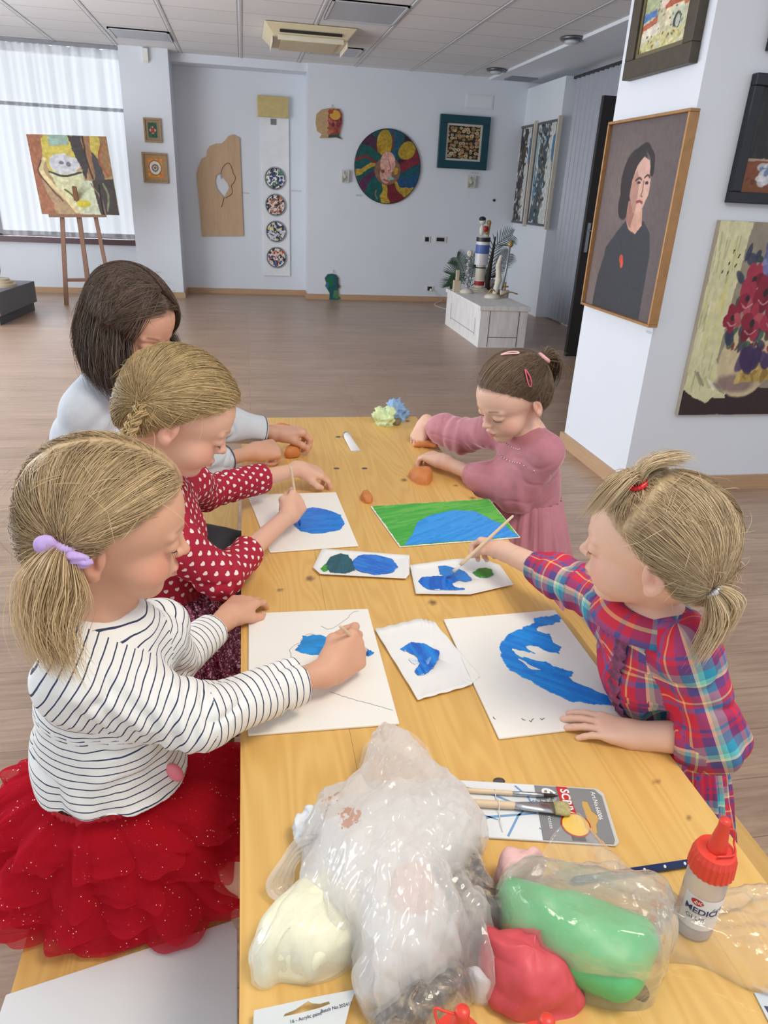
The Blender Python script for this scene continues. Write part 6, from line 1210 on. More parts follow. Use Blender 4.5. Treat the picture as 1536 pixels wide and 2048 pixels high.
def folds(V, N, amp, seed, f=18, spots=(), ridg=1.0):
    d = amp*.55*fbm(V[:, 0]*f, V[:, 1]*f, V[:, 2]*f*.7, seed, 3)-ridg*amp*np.maximum(0, 1-np.abs(fbm(V[:, 0]*f*.55, V[:, 1]*f*.55, V[:, 2]*f*.9, seed+3, 2))*6)
    for c_, dr, r_, a_, fr in spots:
        q = V-np.asarray(c_); g = np.exp(-(q**2).sum(1)/r_**2); d = d+a_*g*np.sin((q@unit(dr))*fr+2*fbm(V[:, 0]*12, V[:, 1]*12, V[:, 2]*12, seed+5))
    return V+N*d[:, None]
def garment(name, S, h, m, parent, chains, amp=.004, seed=1, spots=(), f=18, label=None, ridg=1.0, zmin=None):
    V, F = S.mesh(h); N = vnormals(V, F); V = folds(V, N, amp, seed, f, spots, ridg)
    if zmin is not None: V[:, 2] = np.maximum(V[:, 2], zmin)
    o = mesh_obj(name, V, F, m, parent, uv=cloth_uv(V, F, chains)); 
    if label: o['label'] = label
    return o
def uvmat(name, fn, rough=.8, bump=.15, bscale=900, **kw):
    t = NT(name); uv = t.node('ShaderNodeUVMap'); uv.uv_map = 'UVMap'; sp = t.node('ShaderNodeSeparateXYZ', {0: uv.outputs[0]}); t.P(col=fn(t, sp.outputs[0], sp.outputs[1]), rough=rough, **kw)
    if bump: t.bump(t.noise(t.co('Object'), bscale, 2), bump, .001)
    return t.m
def stripes(t, u, v):
    w_ = t.noise(t.co('Object'), 22, 2); f = t.math('FRACT', t.math('ADD', t.math('DIVIDE', v, .0122), t.math('MULTIPLY', w_, .5))); m = t.math('LESS_THAN', f, .15); return t.mix(m, (*lin((236, 236, 232)), 1), (*lin((46, 56, 88)), 1))
def hearts(t, u, v):
    p = .0225; row = t.math('FLOOR', t.math('DIVIDE', v, p*.8)); uo = t.math('ADD', t.math('DIVIDE', u, p), t.math('MULTIPLY', t.math('MODULO', t.math('ABSOLUTE', row), 2.0), .5))
    x = t.math('MULTIPLY', t.math('SUBTRACT', t.math('FRACT', uo), .5), 5.6); y = t.math('MULTIPLY', t.math('SUBTRACT', t.math('FRACT', t.math('DIVIDE', v, p*.8)), .5), -4.6)
    x2 = t.math('MULTIPLY', x, x); y2 = t.math('MULTIPLY', y, y); a = t.math('SUBTRACT', t.math('ADD', x2, y2), 1.0); a3 = t.math('MULTIPLY', a, t.math('MULTIPLY', a, a)); h = t.math('SUBTRACT', a3, t.math('MULTIPLY', x2, t.math('MULTIPLY', y2, y)))
    return t.mix(t.math('LESS_THAN', h, 0.0), (*lin((170, 24, 52)), 1), (*lin((244, 232, 226)), 1))
def plaid(t, u, v):
    def rp(x, off):
        f = t.math('FRACT', t.math('ADD', t.math('DIVIDE', x, .125), off)); n = t.node('ShaderNodeValToRGB', {0: f}); r = n.color_ramp; r.interpolation = 'CONSTANT'
        st = [(0, (204, 34, 66)), (.20, (96, 66, 128)), (.24, (204, 34, 66)), (.30, (120, 50, 108)), (.42, (44, 148, 178)), (.54, (128, 212, 196)), (.60, (238, 226, 190)), (.64, (90, 76, 140)), (.76, (206, 52, 76)), (.86, (238, 196, 130)), (.89, (206, 52, 76)), (.94, (70, 96, 160))]
        while len(r.elements) < len(st): r.elements.new(.5)
        for e, (p, c_) in zip(r.elements, st): e.position = p; e.color = (*lin(c_), 1)
        return n.outputs[0]
    return t.mix(.5, rp(u, .1), rp(v, .45))
def skirt(name, c0, c1, r0, r1, m, parent, npl=22, amp=.012, seed=1, nz=40, nt=260, zmin=None, prof=1.4, noise=.01, hem=.012, uvs=False, ev=1.0, arc=(0, 2*math.pi)):
    """gathered cloth from ring (c0,r0) to ring (c1,r1); r = (rx, ry)"""
    c0, c1 = np.asarray(c0, float), np.asarray(c1, float); th = np.linspace(*arc, nt); full = abs(arc[1]-arc[0]-2*math.pi) < .01
    if full: th = th[:-1]; nt -= 1
    ph = th+.25*fbm(np.cos(th)*1.5, np.sin(th)*1.5, 0, seed)+.0; V = []; am = .5+.8*(.5+.5*fbm(np.cos(th)*3, np.sin(th)*3, 2, seed+1))
    for i in range(nz):
        t = i/(nz-1); k = t**(1/prof); r = np.outer(np.ones(nt), r0)*(1-k)+np.outer(np.ones(nt), r1)*k; w_ = amp*(.25+.75*t**ev)*am*(np.sin(ph*npl+seed)+.35*np.sin(ph*npl*2.1+t*2))+noise*t*fbm(np.cos(th)*4, np.sin(th)*4, t*3, seed+2)
        c_ = c0*(1-t)+c1*t; x = c_[0]+(r[:, 0]+w_)*np.cos(th); y = c_[1]+(r[:, 1]+w_)*np.sin(th); z = c_[2]+hem*t*fbm(np.cos(th)*2.5, np.sin(th)*2.5, 7, seed+3)
        if zmin is not None: z = np.maximum(z, zmin+.002*np.sin(th*9+seed)**2)
        V.append(np.stack([x, y, z+np.zeros(nt)], 1))
    V = np.concatenate(V); F = gridmesh(nz, nt, full); uv = None
    if uvs: 
        L = np.linalg.norm(c1-c0)+r1[0]-r0[0]; R = (r1[0]+r1[1])/2; I = F.reshape(-1); tt = (I//nt)/(nz-1)*L; uu = (I % nt)/nt*2*np.pi*R; uv = np.stack([uu, tt], 1)
    return mesh_obj(name, V, F, m, parent, uv=uv)
# ---- hair
def hair_mat(name, dark, light, rough=.42):
    t = NT(name); sh = t.attr('shade', 2); n = t.noise(t.co('Object'), 70, 3); c = t.mix(t.math('ADD', t.math('MULTIPLY', sh, .75), t.math('MULTIPLY', n, .25)), (*lin(dark), 1), (*lin(light), 1)); t.P(col=c, rough=rough, spec=.35); t.b.inputs['Anisotropic'].default_value = .4; return t.m
def strands(name, P, rad0, m, parent, shade, flat=.6, tip=.25, n=3, root=.6):
    """P (N,S,3) strand paths -> one mesh of thin tapered locks"""
    N_, S_, _ = P.shape; T_ = np.gradient(P, axis=1); T_ /= np.linalg.norm(T_, axis=2, keepdims=True)+1e-9; c_ = P.mean((0, 1)); out = P-c_; B = np.cross(T_, out); B /= np.linalg.norm(B, axis=2, keepdims=True)+1e-9; Nn = np.cross(B, T_)
    s = np.linspace(0, 1, S_); pr = np.minimum(root+(1-root)*s/.15, 1)*np.where(s > .7, 1-(1-tip)*(s-.7)/.3, 1); R = np.asarray(rad0).reshape(-1, 1)*pr[None]; a = np.arange(n)*2*np.pi/n
    V = P[:, :, None]+R[..., None, None]*(np.cos(a)[None, None, :, None]*B[:, :, None]+flat*np.sin(a)[None, None, :, None]*Nn[:, :, None]); V = V.reshape(-1, 3)
    I = np.arange(N_*S_*n).reshape(N_, S_, n); I2 = np.concatenate([I, I[:, :, :1]], 2); F = np.stack([I2[:, :-1, :-1], I2[:, 1:, :-1], I2[:, 1:, 1:], I2[:, :-1, 1:]], -1).reshape(-1, 4)
    return mesh_obj(name, V, F, m, parent, attrs={'shade': np.repeat(shade, S_*n)})
def sph(rng, n): v = rng.normal(size=(n, 3)); return v/np.linalg.norm(v, axis=1)[:, None]
def slerp(a, b, t):
    d = np.clip((a*b).sum(-1), -1, 1); o = np.arccos(d)[:, None, None]; so = np.sin(o)+1e-6; t = t[None, :, None]; return (np.sin((1-t)*o)/so)*a[:, None]+(np.sin(t*o)/so)*b[:, None]
def cap(hd, name, m, parent, th=.006, lift=0, n=110, extra=None):
    u = np.linspace(0, np.pi, n); v = np.linspace(0, 2*np.pi, 2*n, endpoint=False); U, W_ = np.meshgrid(u, v, indexing='ij'); D = np.stack([np.sin(U)*np.cos(W_), np.sin(U)*np.sin(W_), np.cos(U)], -1).reshape(-1, 3)
    r = hd.rad(D)/hd.s; q = D*r[:, None]; g = hairline(q, lift); 
    if extra is not None: g = np.minimum(g, extra(q))
    o = th*sstep(-.002, .012, g)-.003*(g < -.002); P = hd.W(D*(r+o)[:, None]); F = gridmesh(n, 2*n, True); F = F[(g[F] > -.006).all(1)]; sh = .42+.35*fbm(W_.ravel()*26, U.ravel()*2.0, 0, 3)
    return mesh_obj(name, P, F, m, parent, attrs={'shade': sh})
def scalp(hd, ties, assign, n, m, parent, rng, rad0=.0011, th=.007, lift=0, S_=12, wav=.05, name='hair', puff=.006, shade=(.45, .22), extra=None, end=.012):
    n *= 2; rad0 *= .68
    D = sph(rng, n*4); r = hd.rad(D)/hd.s; q = D*r[:, None]; g = hairline(q, lift); ok = g > -.001-.009*(rng.random(len(g)) < .25)*rng.random(len(g))
    if extra is not None: ok &= extra(q) > 0
    D = D[ok][:n]; q = q[ok][:n]; k = assign(q); Tw = np.array(ties)[k]; TL = hd.L(Tw); tl = np.linalg.norm(TL, axis=1); DT = TL/tl[:, None]; t = np.linspace(0, 1, S_); X = slerp(D, DT, t); 
    fr = rng.uniform(3, 8, (len(D), 1, 1)); pw = rng.random((len(D), 1, 3))*6.28; w_ = wav*rng.normal(size=(len(D), 1, 3))*np.sin(t*np.pi)[None, :, None]*.6+.012*np.sin(t[None, :, None]*fr+pw)*np.sin(t*np.pi)[None, :, None]; X = X+w_; X /= np.linalg.norm(X, axis=2, keepdims=True)
    rr = hd.rad(X.reshape(-1, 3)).reshape(X.shape[:2])/hd.s; off = th*(.55+.45*np.minimum(t*6, 1))[None]+puff*np.sin(t*np.pi)[None]*rng.random((len(D), 1))+.003*rng.random((len(D), 1)); R_ = rr+off; e = sstep(.8, 1, t)[None]; R_ = R_*(1-e)+tl[:, None]*e
    P = hd.W((X*R_[..., None]).reshape(-1, 3)).reshape(X.shape); P[:, -1] += rng.normal(size=(len(D), 3))*end*.25
    sh = np.clip(shade[0]+shade[1]*.62*rng.normal(size=len(D))+.34*fbm(q[:, 0]*45, q[:, 1]*45, q[:, 2]*45, 6, 2)+.8*(q[:, 0])*1.2, 0, 1); return strands(name, P, rad0*(.6+.8*rng.random(len(D))), m, parent, sh)
def tail(T_, d0, L, n, m, parent, rng, spread=.02, curl=.012, g=.8, rad0=.0011, S_=18, name='pigtail', shade=(.6, .22), fl=2.2, r0=.006, gdir=(0, 0, -1), pull=(0, 0, 0), turns=1.0):
    n = int(n*1.6); rad0 = rad0*.75
    T_ = np.asarray(T_, float); d0 = unit(d0); gd = unit(gdir); t = np.linspace(0, 1, S_)[None, :, None]; o = rng.normal(size=(n, 1, 3))*.5; o -= (o@d0)[..., None]*d0; ln = (L*(.72+.3*rng.random((n, 1, 1)))); ax = unit(np.cross(d0, A3(.3, .9, .2)))
    P = T_+o*r0+d0*ln*t*(1-.45*t*g)+gd*ln*g*.75*t**2+o*spread*np.minimum(t*fl, 1)**.8*(1-.35*t)+np.asarray(pull)*t**2
    ph = rng.random((n, 1, 1))*1.2; P = P+curl*t**1.6*(np.sin(t*6.0*turns+ph)*ax+np.cos(t*6.0*turns+ph)*np.cross(gd, ax))*rng.uniform(.4, 1.2, (n, 1, 1))
    return strands(name, P, rad0*(.6+.8*rng.random(n)), m, parent, np.clip(shade[0]+shade[1]*rng.normal(size=n), 0, 1), tip=.15)
def stray(hd, n, m, parent, rng, L=.05, name='stray_hair'):
    D = sph(rng, n*5); q = D*(hd.rad(D)/hd.s)[:, None]; D = D[hairline(q) > .0][:n]; r = hd.rad(D)/hd.s; t = np.linspace(0, 1, 8)[None, :, None]; tg = np.cross(D, rng.normal(size=D.shape)); tg /= np.linalg.norm(tg, axis=1)[:, None]
    P = D[:, None]*(r[:, None, None]+.008+.010*np.sin(t*2.2)*rng.random((len(D), 1, 1))*1.3)+tg[:, None]*L*t; P = hd.W(P.reshape(-1, 3)).reshape(P.shape); return strands(name, P, np.full(len(D), .00038), m, parent, .6+.3*rng.random(len(D)))
def surf(S, P, it=4):
    P = np.array(P, float)
    for _ in range(it): P = P-S.normals(P)*S.field(P)[:, None]
    return P
def lashes(hd, S, parent, m, open_=0, th=.0009):
    for y in (-1, 1):
        L = [hd.w((.084-.010*abs(k)**2*1.0, y*(.0305+.0145*k), -.0125-.0035*(1-k*k))) for k in np.linspace(-1, 1, 11)]; L = surf(S, L); n = S.normals(L); L = L+n*.0004
        MB().tube(L, [th*.4]+[th]*9+[th*.4], 5).build('eyelashes', m, parent, smooth=True)
        b = MB()
        for k in np.linspace(-.8, .95, 12): i = (k+1)*5; p = L[int(i)]*(1-i % 1)+L[min(int(i)+1, 10)]*(i % 1); nn = n[int(i)]; e = p+nn*.0035-hd.R[:, 2]*.0035+hd.R[:, 1]*y*k*.001; b.tube([p, (p+e)/2+nn*.0006, e], [.00025, .0002, .0001], 3)
        b.build('eyelashes', m, parent)
def person(name, label, hd, S, base, brow, nails, blocks, h=.006, hh=.0019):
    root = empty(name, tuple(label[1]), label[0], 'person', 'children at the table'); parts = []
    lo, hi = S.bounds(); hc = hd.c; r = .125*hd.s; blk = [(hc-r, hc+r, hh)]+[(c_-r_, c_+r_, .0019) for c_, r_ in blocks]
    V, F = S.mesh(h); c_ = V[F].mean(1); keep = np.ones(len(F), bool)
    for a, b, _ in blk: keep &= ~((c_ > a+.006) & (c_ < b-.006)).all(1)
    F = F[keep]; u, inv = np.unique(F, return_inverse=True); parts.append((V[u], inv.reshape(F.shape)))
    for a, b, q in blk: parts.append(S.mesh(q, a, b))
    V, F = join(parts); C = skin_color(V, hd, base, brow, nails=nails); N = S.normals(V)
    if 'skin' not in SK: SK['skin'] = skin_mat('skin', base)
    o = mesh_obj('body', V, F, SK['skin'], root, attrs={'Col': C}); return root, o
def J(px, py, d): return at(px, py, d)
lashm = mat('lash_brown', (66, 48, 40), .7)
def torus(name, c_, nrm, R, r, m, parent, n=40, bumpy=0, sq=1.0):
    nrm = unit(nrm); a = unit(np.cross(nrm, A3(.3, .2, .9))); b = np.cross(nrm, a); P = []; t = np.linspace(0, 2*np.pi, n, endpoint=False); u = np.linspace(0, 2*np.pi, 12, endpoint=False); V = []
    for i, q in enumerate(t):
        rr = r*(1+bumpy*math.sin(i*2.6)); e = a*math.cos(q)+b*math.sin(q); V += [np.asarray(c_)+e*(R+rr*math.cos(k))+nrm*rr*sq*math.sin(k) for k in u]
    I = np.arange(n*12).reshape(n, 12); I = np.concatenate([I, I[:1]], 0); I = np.concatenate([I, I[:, :1]], 1); F = np.stack([I[:-1, :-1], I[1:, :-1], I[1:, 1:], I[:-1, 1:]], -1).reshape(-1, 4); return mesh_obj(name, np.array(V), F, m, parent)
def base_body(hd, j, legs=None, ts=1.0, neckr=.033, shr=.036, arms=(.026, .0215, .0185)):
    """continuous skin: head, neck, trunk, arms; hands are added by the caller"""
    S = SDF(); hd.face(S); nb = j['neck']; S.cone(hd.w((-.022, 0, -.045)), nb, neckr*hd.s, neckr*1.08*hd.s, .02); S.cone(nb, j['chest'], .042*ts, .064*ts, .03); S.cone(j['chest'], j['waist'], .066*ts, .062*ts, .03); S.cone(j['waist'], j['hip'], .062*ts, .075*ts, .03)
    for s in 'RL': S.cone(nb*.6+j['sh'+s]*.4, j['sh'+s], .034*ts, shr*ts, .03); S.cone(j['sh'+s], j['el'+s], .031*ts, arms[0], .012); S.cone(j['el'+s], j['wx'+s], arms[0], arms[2], .012)
    if legs:
        for a, b, c_, d_ in legs: S.cone(a, b, .058*ts, .042*ts, .03).cone(b, c_, .042*ts, .028*ts, .012).cone(c_, d_, .026*ts, .02*ts, .012)
    return S
def sleeve(S, P, R, k=.02, cuffn=None): S.chain(P, R, k)
def cut_cuff(S, wr, d, r=.06): S.cut(wr, d, None, r)
def lerp(a, b, t): return a*(1-t)+b*t
rng = np.random.default_rng(7)

# ================= girl with striped shirt (nearest, left)
def girl_striped():
    j = {k: J(*v) for k, v in dict(neck=(218, 1250, .955), chest=(212, 1395, 1.0), waist=(212, 1570, 1.075), hip=(225, 1680, 1.11), shR=(158, 1352, .90), elR=(392, 1436, .975), wrR=(612, 1376, 1.10), shL=(318, 1262, 1.06), elL=(345, 1325, 1.15), wrL=(440, 1250, 1.27)).items()}
    hd = Head(J(222, 1050, .89), (.965, .17, -.20), (.02, -.04, 1), .975)
    legs = [(A3(j['hip'][0]-.01, j['hip'][1]+y+.03, .508), A3(.10, j['hip'][1]+y*1.3+.03, .50), A3(.10, j['hip'][1]+y*1.2+.03, .12), A3(.18, j['hip'][1]+y*1.2+.03, .05)) for y in (-.06, .06)]
    KR = J(714, 1298, 1.175); wristof(j, 'R', KR, 1.08)
    KL = J(492, 1200, 1.345); wristof(j, 'L', KL, 1.0)
    S = base_body(hd, j, legs); nails = []
    hand(S, j['wxR'], KR, A3(.45, -.78, .4), 1, FIST, TH_FIST, 1.16, .4, nails)
    hand(S, j['wxL'], KL, A3(-.1, -.25, 1), -1, DROOP, TH_SIDE, 1.0, .8, nails)
    root, body = person('girl', ('girl in white navy-striped shirt and red tulle skirt, painting with her right hand', A3(j['hip'][0], j['hip'][1], .45)), hd, S, (218, 168, 140), (150, 112, 80), nails, [((j['wxR']+KR)/2+A3(.02, .01, -.005), .085), ((j['wxL']+KL)/2+A3(.03, 0, -.01), .085)])
    # shirt
    G = SDF(); dn = A3(0, 0, -1)
    G.cone(j['neck']+dn*.014, j['chest'], .050, .080, .05).cone(j['chest'], lerp(j['chest'], j['waist'], .6), .082, .090, .05).cone(lerp(j['chest'], j['waist'], .6), j['waist']+A3(.004, 0, -.01), .091, .099, .05)
    G.cone(j['neck']*.85+j['shR']*.15+dn*.008, j['shR'], .040, .050, .05).cone(j['neck']*.85+j['shL']*.15+dn*.008, j['shL'], .040, .044, .04)
    cR, cL = lerp(j['elR'], j['wrR'], .93), lerp(j['elL'], j['wrL'], .84)
    G.chain([j['shR'], j['elR'], cR+(cR-j['elR'])*.12], [.052, .043, .0375], .03).chain([j['shL'], j['elL'], cL+(cL-j['elL'])*.12], [.044, .038, .031], .02)
    G.ell(j['waist']+A3(.035, 0, .01), (.08, .085, .07), k=.05)
    cut_cuff(G, cR, j['wrR']-j['elR'], .07); cut_cuff(G, cL, j['wrL']-j['elL'], .07); G.cut(j['waist']+A3(0, 0, .034), (-.10, -.05, -1), None, .17)
    nk = lerp(j['neck'], hd.w((-.022, 0, -.045)), .4); G.cone(nk, j['neck']+dn*.01, .035, .038, .006, -1)
    for c_, w_, r_ in ((cR, j['wrR'], .030), (cL, j['wrL'], .0245)): G.cone(c_-unit(w_-c_)*.015, c_+unit(w_-c_)*.03, r_, r_, .003, -1)
    ch = [([j['neck'], j['chest'], j['waist'], j['waist']+A3(0, 0, -.1)], [.055, .082, .10, .10], (-1, -.1, 0), .09), ([j['shR'], j['elR'], cR+.1*(cR-j['elR'])], [.054, .041, .034], (0, 1, 0), .042), ([j['shL'], j['elL'], cL+.1*(cL-j['elL'])], [.044, .038, .031], (0, 1, 0), .04)]
    sp = [(j['elR']+A3(-.02, -.02, .02), (1, .2, .1), .05, .0045, 260), (j['shR']+A3(.05, -.02, -.04), (.8, .3, .6), .05, .004, 220), (j['waist']+A3(0, -.06, .0), (.9, 0, .45), .08, .005, 130), (j['elL'], (1, .3, 0), .045, .003, 280)]
    garment('striped_shirt', G, .0032, uvmat('navy_stripe_jersey', stripes), root, ch, .0055, 11, sp, 15)
    hp = hd.w((.02, -.02, -.13)); hb = SDF().ell(j['chest']+A3(.088, -.02, -.005), (.006, .008, .011), k=.004); V, F = hb.mesh(.0016); mesh_obj('pink_heart_patch', V, F, mat('heart_pink', (232, 128, 140), .6), root)
    hb = SDF().ell(J(350, 1545, 1.02), (.010, .008, .018), frame((1, 0, .5)), k=.004); V, F = hb.mesh(.002); mesh_obj('pink_tag', V, F, MATS['heart_pink'], root)
    # tulle skirt
    tl = NT('red_tulle'); o = tl.co('Object'); vr = tl.node('ShaderNodeTexVoronoi', {'Vector': o, 'Scale': 170.0}); sp_ = tl.math('LESS_THAN', vr.outputs[0], .13); sp2 = tl.math('GREATER_THAN', tl.noise(o, 45, 2), .55); spk = tl.math('MULTIPLY', sp_, sp2)
    tl.n.remove(tl.b); cr = tuple(lin((206, 44, 62))); df = tl.node('ShaderNodeBsdfDiffuse', {0: (*cr, 1)}); tr = tl.node('ShaderNodeBsdfTranslucent', {0: (*lin((226, 66, 82)), 1)}); tp = tl.node('ShaderNodeBsdfTransparent', {0: (1, .55, .58, 1)}); a = tl.node('ShaderNodeMixShader', {0: .4, 1: df, 2: tr}); lw = tl.node('ShaderNodeLayerWeight', {'Blend': .4})
    b = tl.node('ShaderNodeMixShader', {0: tl.math('ADD', tl.math('MULTIPLY', lw.outputs[1], .5), .46), 1: tp, 2: a}); gl = tl.node('ShaderNodeBsdfGlossy', {0: (1, .8, .7, 1), 'Roughness': .35}); wd = tl.node('ShaderNodeBsdfDiffuse', {0: (1, .8, .74, 1)}); g2 = tl.node('ShaderNodeMixShader', {0: .5, 1: gl, 2: wd}); c_ = tl.node('ShaderNodeMixShader', {0: spk, 1: b, 2: g2}); tl.t.links.new(c_.outputs[0], tl.out.inputs[0])
    W_ = j['waist']+A3(.005, .01, .010); B_ = A3(-.195, W_[1]+.055, .462); zz = .455
    skirt('skirt_lining', W_, B_+A3(0, -.01, 0), (.095, .09), (.245, .165), mat('red_lining', (196, 34, 52), .8), root, 9, .010, 3, zmin=zz, nz=24)
    r_ = [((.098, .093), (.195, .150), .0, .36, 11, .015), ((.12, .115), (.232, .170), .22, .64, 10, .017), ((.15, .14), (.26, .185), .45, .88, 9, .018), ((.17, .15), (.285, .195), .62, 1.0, 8, .018)]
    for i, (a, b_, t0, t1, n_, am) in enumerate(r_):
        for q in range(2): skirt('tulle_ruffle', lerp(W_, B_, t0)+A3(0, 0, .004*q), lerp(W_, B_, t1)+A3(0, 0, .02-.012*q if i < 3 else .004), a, (b_[0]+.008*q, b_[1]+.006*q), tl.m, root, n_+3*q, am, 31+i*5+q, 26, 300, zz, 1.5, .016, .016)
    skirt('waistband', W_+A3(0, 0, .012), W_-A3(0, 0, .012), (.098, .093), (.10, .095), mat('red_band', (190, 30, 46), .7), root, 60, .0025, 5, nz=6)
    # hair
    hm = hair_mat('dark_blond_hair', (128, 102, 70), (238, 208, 160)); T1 = tie(hd, 128, 1092, .012); T2 = hd.w((-.075, .075, -.02)); cap(hd, 'hair_cap', hm, root, .006)
    part = lambda q: np.where(q[:, 1] < .0, 0, 1)
    scalp(hd, [T1, T2], part, 4200, hm, root, rng, .00075, wav=.07, shade=(.42, .24), puff=.007)
    d_ = unit(T1-hd.c); tail(T1, (-.35, -.45, -.6), .125, 620, hm, root, rng, .036, .018, .9, .0007, shade=(.72, .2), pull=(.015, .0, 0)); tail(T2, (-.3, .8, -.4), .15, 120, hm, root, rng, .03, .012, shade=(.7, .2))
    stray(hd, 130, hm, root, rng)
    lil = mat('lilac_fabric', (196, 168, 226), .7, bump=.3, bscale=200); torus('hair_band', T1+unit(A3(-.35, -.45, -.6))*.004, (-.35, -.45, -.6), .010, .005, lil, root, bumpy=.2)
    for q, (a, b_) in enumerate((((-.016, -.004, .008), (.013, .008, .011)), ((.018, -.010, -.010), (.016, .007, .009)))): 
        V, F = SDF().ell(T1+A3(*a)+A3(0, -.006, 0), b_, frame((1, 0, -.5 if q else .4)), .006).mesh(.0022); V = folds(V, vnormals(V, F), .0035, 5+q, 90); mesh_obj('ribbon_loop', V, F, lil, root)
    lashes(hd, S, root, lashm)
    # brush held in the hand
    a = onz(737, 1305, T+.007); b = J(680, 1252, 1.115); brush('short pale paint brush gripped by the striped girl', a, a+(b-a)*1.0, .0036, .018, (40, 104, 190)); return root
# ================= girl with heart sleeves (second on the left)
def girl_hearts():
    j = {k: J(*v) for k, v in dict(neck=(318, 975, 1.33), chest=(320, 1065, 1.39), waist=(330, 1180, 1.46), hip=(355, 1300, 1.52), shR=(345, 1085, 1.29), elR=(440, 1155, 1.37), wrR=(540, 1085, 1.57), shL=(375, 965, 1.50), elL=(408, 985, 1.66), wrL=(585, 935, 1.89)).items()}
    hd = Head(J(363, 832, 1.24), (.90, .12, -.50), (.25, 0, 1), .955)
    legs = [(j['hip']+A3(.02, y, -.03), A3(.10, j['hip'][1]+y*1.3+.05, .50), A3(.10, j['hip'][1]+y*1.2+.05, .12), A3(.18, j['hip'][1]+y*1.2+.05, .05)) for y in (-.06, .06)]
    KR = J(598, 1000, 1.69); wristof(j, 'R', KR, 1.02)
    KL = J(640, 945, 1.93); wristof(j, 'L', KL, 1.02)
    S = base_body(hd, j, legs); nails = []
    hand(S, j['wxR'], KR, A3(.4, -.8, .4), 1, FIST, TH_FIST, 1.02, .5, nails)
    hand(S, j['wxL'], KL, A3(-.05, -.2, 1), -1, [rad_(24, 26, 14), rad_(30, 30, 16), rad_(38, 34, 18), rad_(44, 38, 18)], TH_SIDE, 1.02, 1.2, nails)
    root, body = person('girl', ('blond girl in crimson heart-print top with a braid, painting a blue oval', A3(j['hip'][0], j['hip'][1], .45)), hd, S, (228, 181, 156), (150, 116, 84), nails, [((j['wxR']+KR)/2+A3(.01, .03, -.005), .085), ((j['wxL']+KL)/2+A3(.03, .0, -.01), .09)])
    G = SDF(); dn = A3(0, 0, -1); G.cone(j['neck']+dn*.014, j['chest'], .048, .076, .05).cone(j['chest'], j['waist'], .08, .088, .05)
    cR, cL = lerp(j['elR'], j['wrR'], .52), lerp(j['elL'], j['wrL'], .62)
    for s, c_ in (('R', cR), ('L', cL)): G.cone(j['neck']*.85+j['sh'+s]*.15+dn*.008, j['sh'+s], .034, .044, .04); e = (c_-j['el'+s])*.2; G.chain([j['sh'+s], j['el'+s], c_+e], [.044, .041, .0375], .025); cut_cuff(G, c_, j['wr'+s]-j['el'+s], .07); G.cone(c_-e*.6, c_+e*2, .030, .030, .003, -1)
    G.cut(j['waist']+A3(0, 0, -.02), (0, 0, -1), None, .17); G.cone(lerp(j['neck'], hd.w((-.022, 0, -.045)), .4), j['neck']+dn*.01, .034, .037, .006, -1)
    ch = [([j['neck'], j['chest'], j['waist']], [.055, .082, .10], (-1, -.1, 0), .09), ([j['shR'], j['elR'], cR+.1*(cR-j['elR'])], [.044, .041, .037], (0, 1, 0), .042), ([j['shL'], j['elL'], cL+.1*(cL-j['elL'])], [.044, .040, .037], (0, 1, 0), .042)]
    garment('heart_top', G, .0036, uvmat('heart_jersey', hearts), root, ch, .0045, 21, [(j['elR'], (1, .3, 0), .05, .004, 230), (j['elL']+A3(.03, .03, 0), (1, .6, 0), .06, .003, 230)], 16)
    sq = NT('pink_sequins'); vr = sq.node('ShaderNodeTexVoronoi', {'Vector': sq.co('Object'), 'Scale': 330.0}); sp = sq.node('ShaderNodeSeparateColor', {0: vr.outputs[1]}); sq.P(col=sq.ramp(sp.outputs[0], [(.0, tuple(lin((84, 30, 48)))), (.55, tuple(lin((138, 58, 84)))), (.82, tuple(lin((190, 104, 136)))), (.96, tuple(lin((246, 206, 222))))]), rough=.25, metal=.45)
    bp = sq.node('ShaderNodeBump', {'Strength': 1.0, 'Distance': .003, 'Height': sp.outputs[1]}); sq.set(sq.b.inputs['Normal'], bp.outputs[0])
    W_ = j['waist']+A3(0, .0, .01); skirt('sequin_skirt', W_, A3(W_[0]-.0, W_[1]-.01, .462), (.088, .085), (.20, .19), sq.m, root, 24, .010, 41, 50, 320, .455, 1.7, .02, .01); skirt('waistband', W_+A3(0, 0, .018), W_-A3(0, 0, .004), (.088, .085), (.091, .088), mat('crimson_band', (150, 20, 46), .7), root, 50, .002, 5, nz=6)
    hm = hair_mat('honey_blond_hair', (126, 102, 66), (234, 204, 150)); T1 = tie(hd, 288, 806, .010); cap(hd, 'hair_cap', hm, root, .006)
    scalp(hd, [T1], lambda q: np.zeros(len(q), int), 3800, hm, root, rng, .0008, wav=.06, shade=(.45, .22), puff=.008, end=.01); stray(hd, 110, hm, root, rng)
    # three-strand braid
    dt = float((T1-CAM)@CF); c_ = bez([at(x, y, dt+q) for x, y, q in ((288, 806, 0), (274, 832, -.006), (260, 860, -.006), (248, 888, .0), (242, 915, .01))], 70); Tn, Nn, Bn = frames(c_); P = []; sh = []; rr = []
    for k in range(3):
        ph = np.linspace(0, 4.6*np.pi, 70)+k*2*np.pi/3; cen = c_+Nn*(np.sin(ph)*.0078)[:, None]+Bn*(np.sin(2*ph)*.0045)[:, None]
        for q in range(34): off = rng.normal(size=3)*.0024; P.append(cen+off); sh.append(.62+.2*rng.normal()); rr.append(.0012)
    strands('braid', np.array(P), np.array(rr), hm, root, np.clip(sh, 0, 1)); lashes(hd, S, root, lashm)
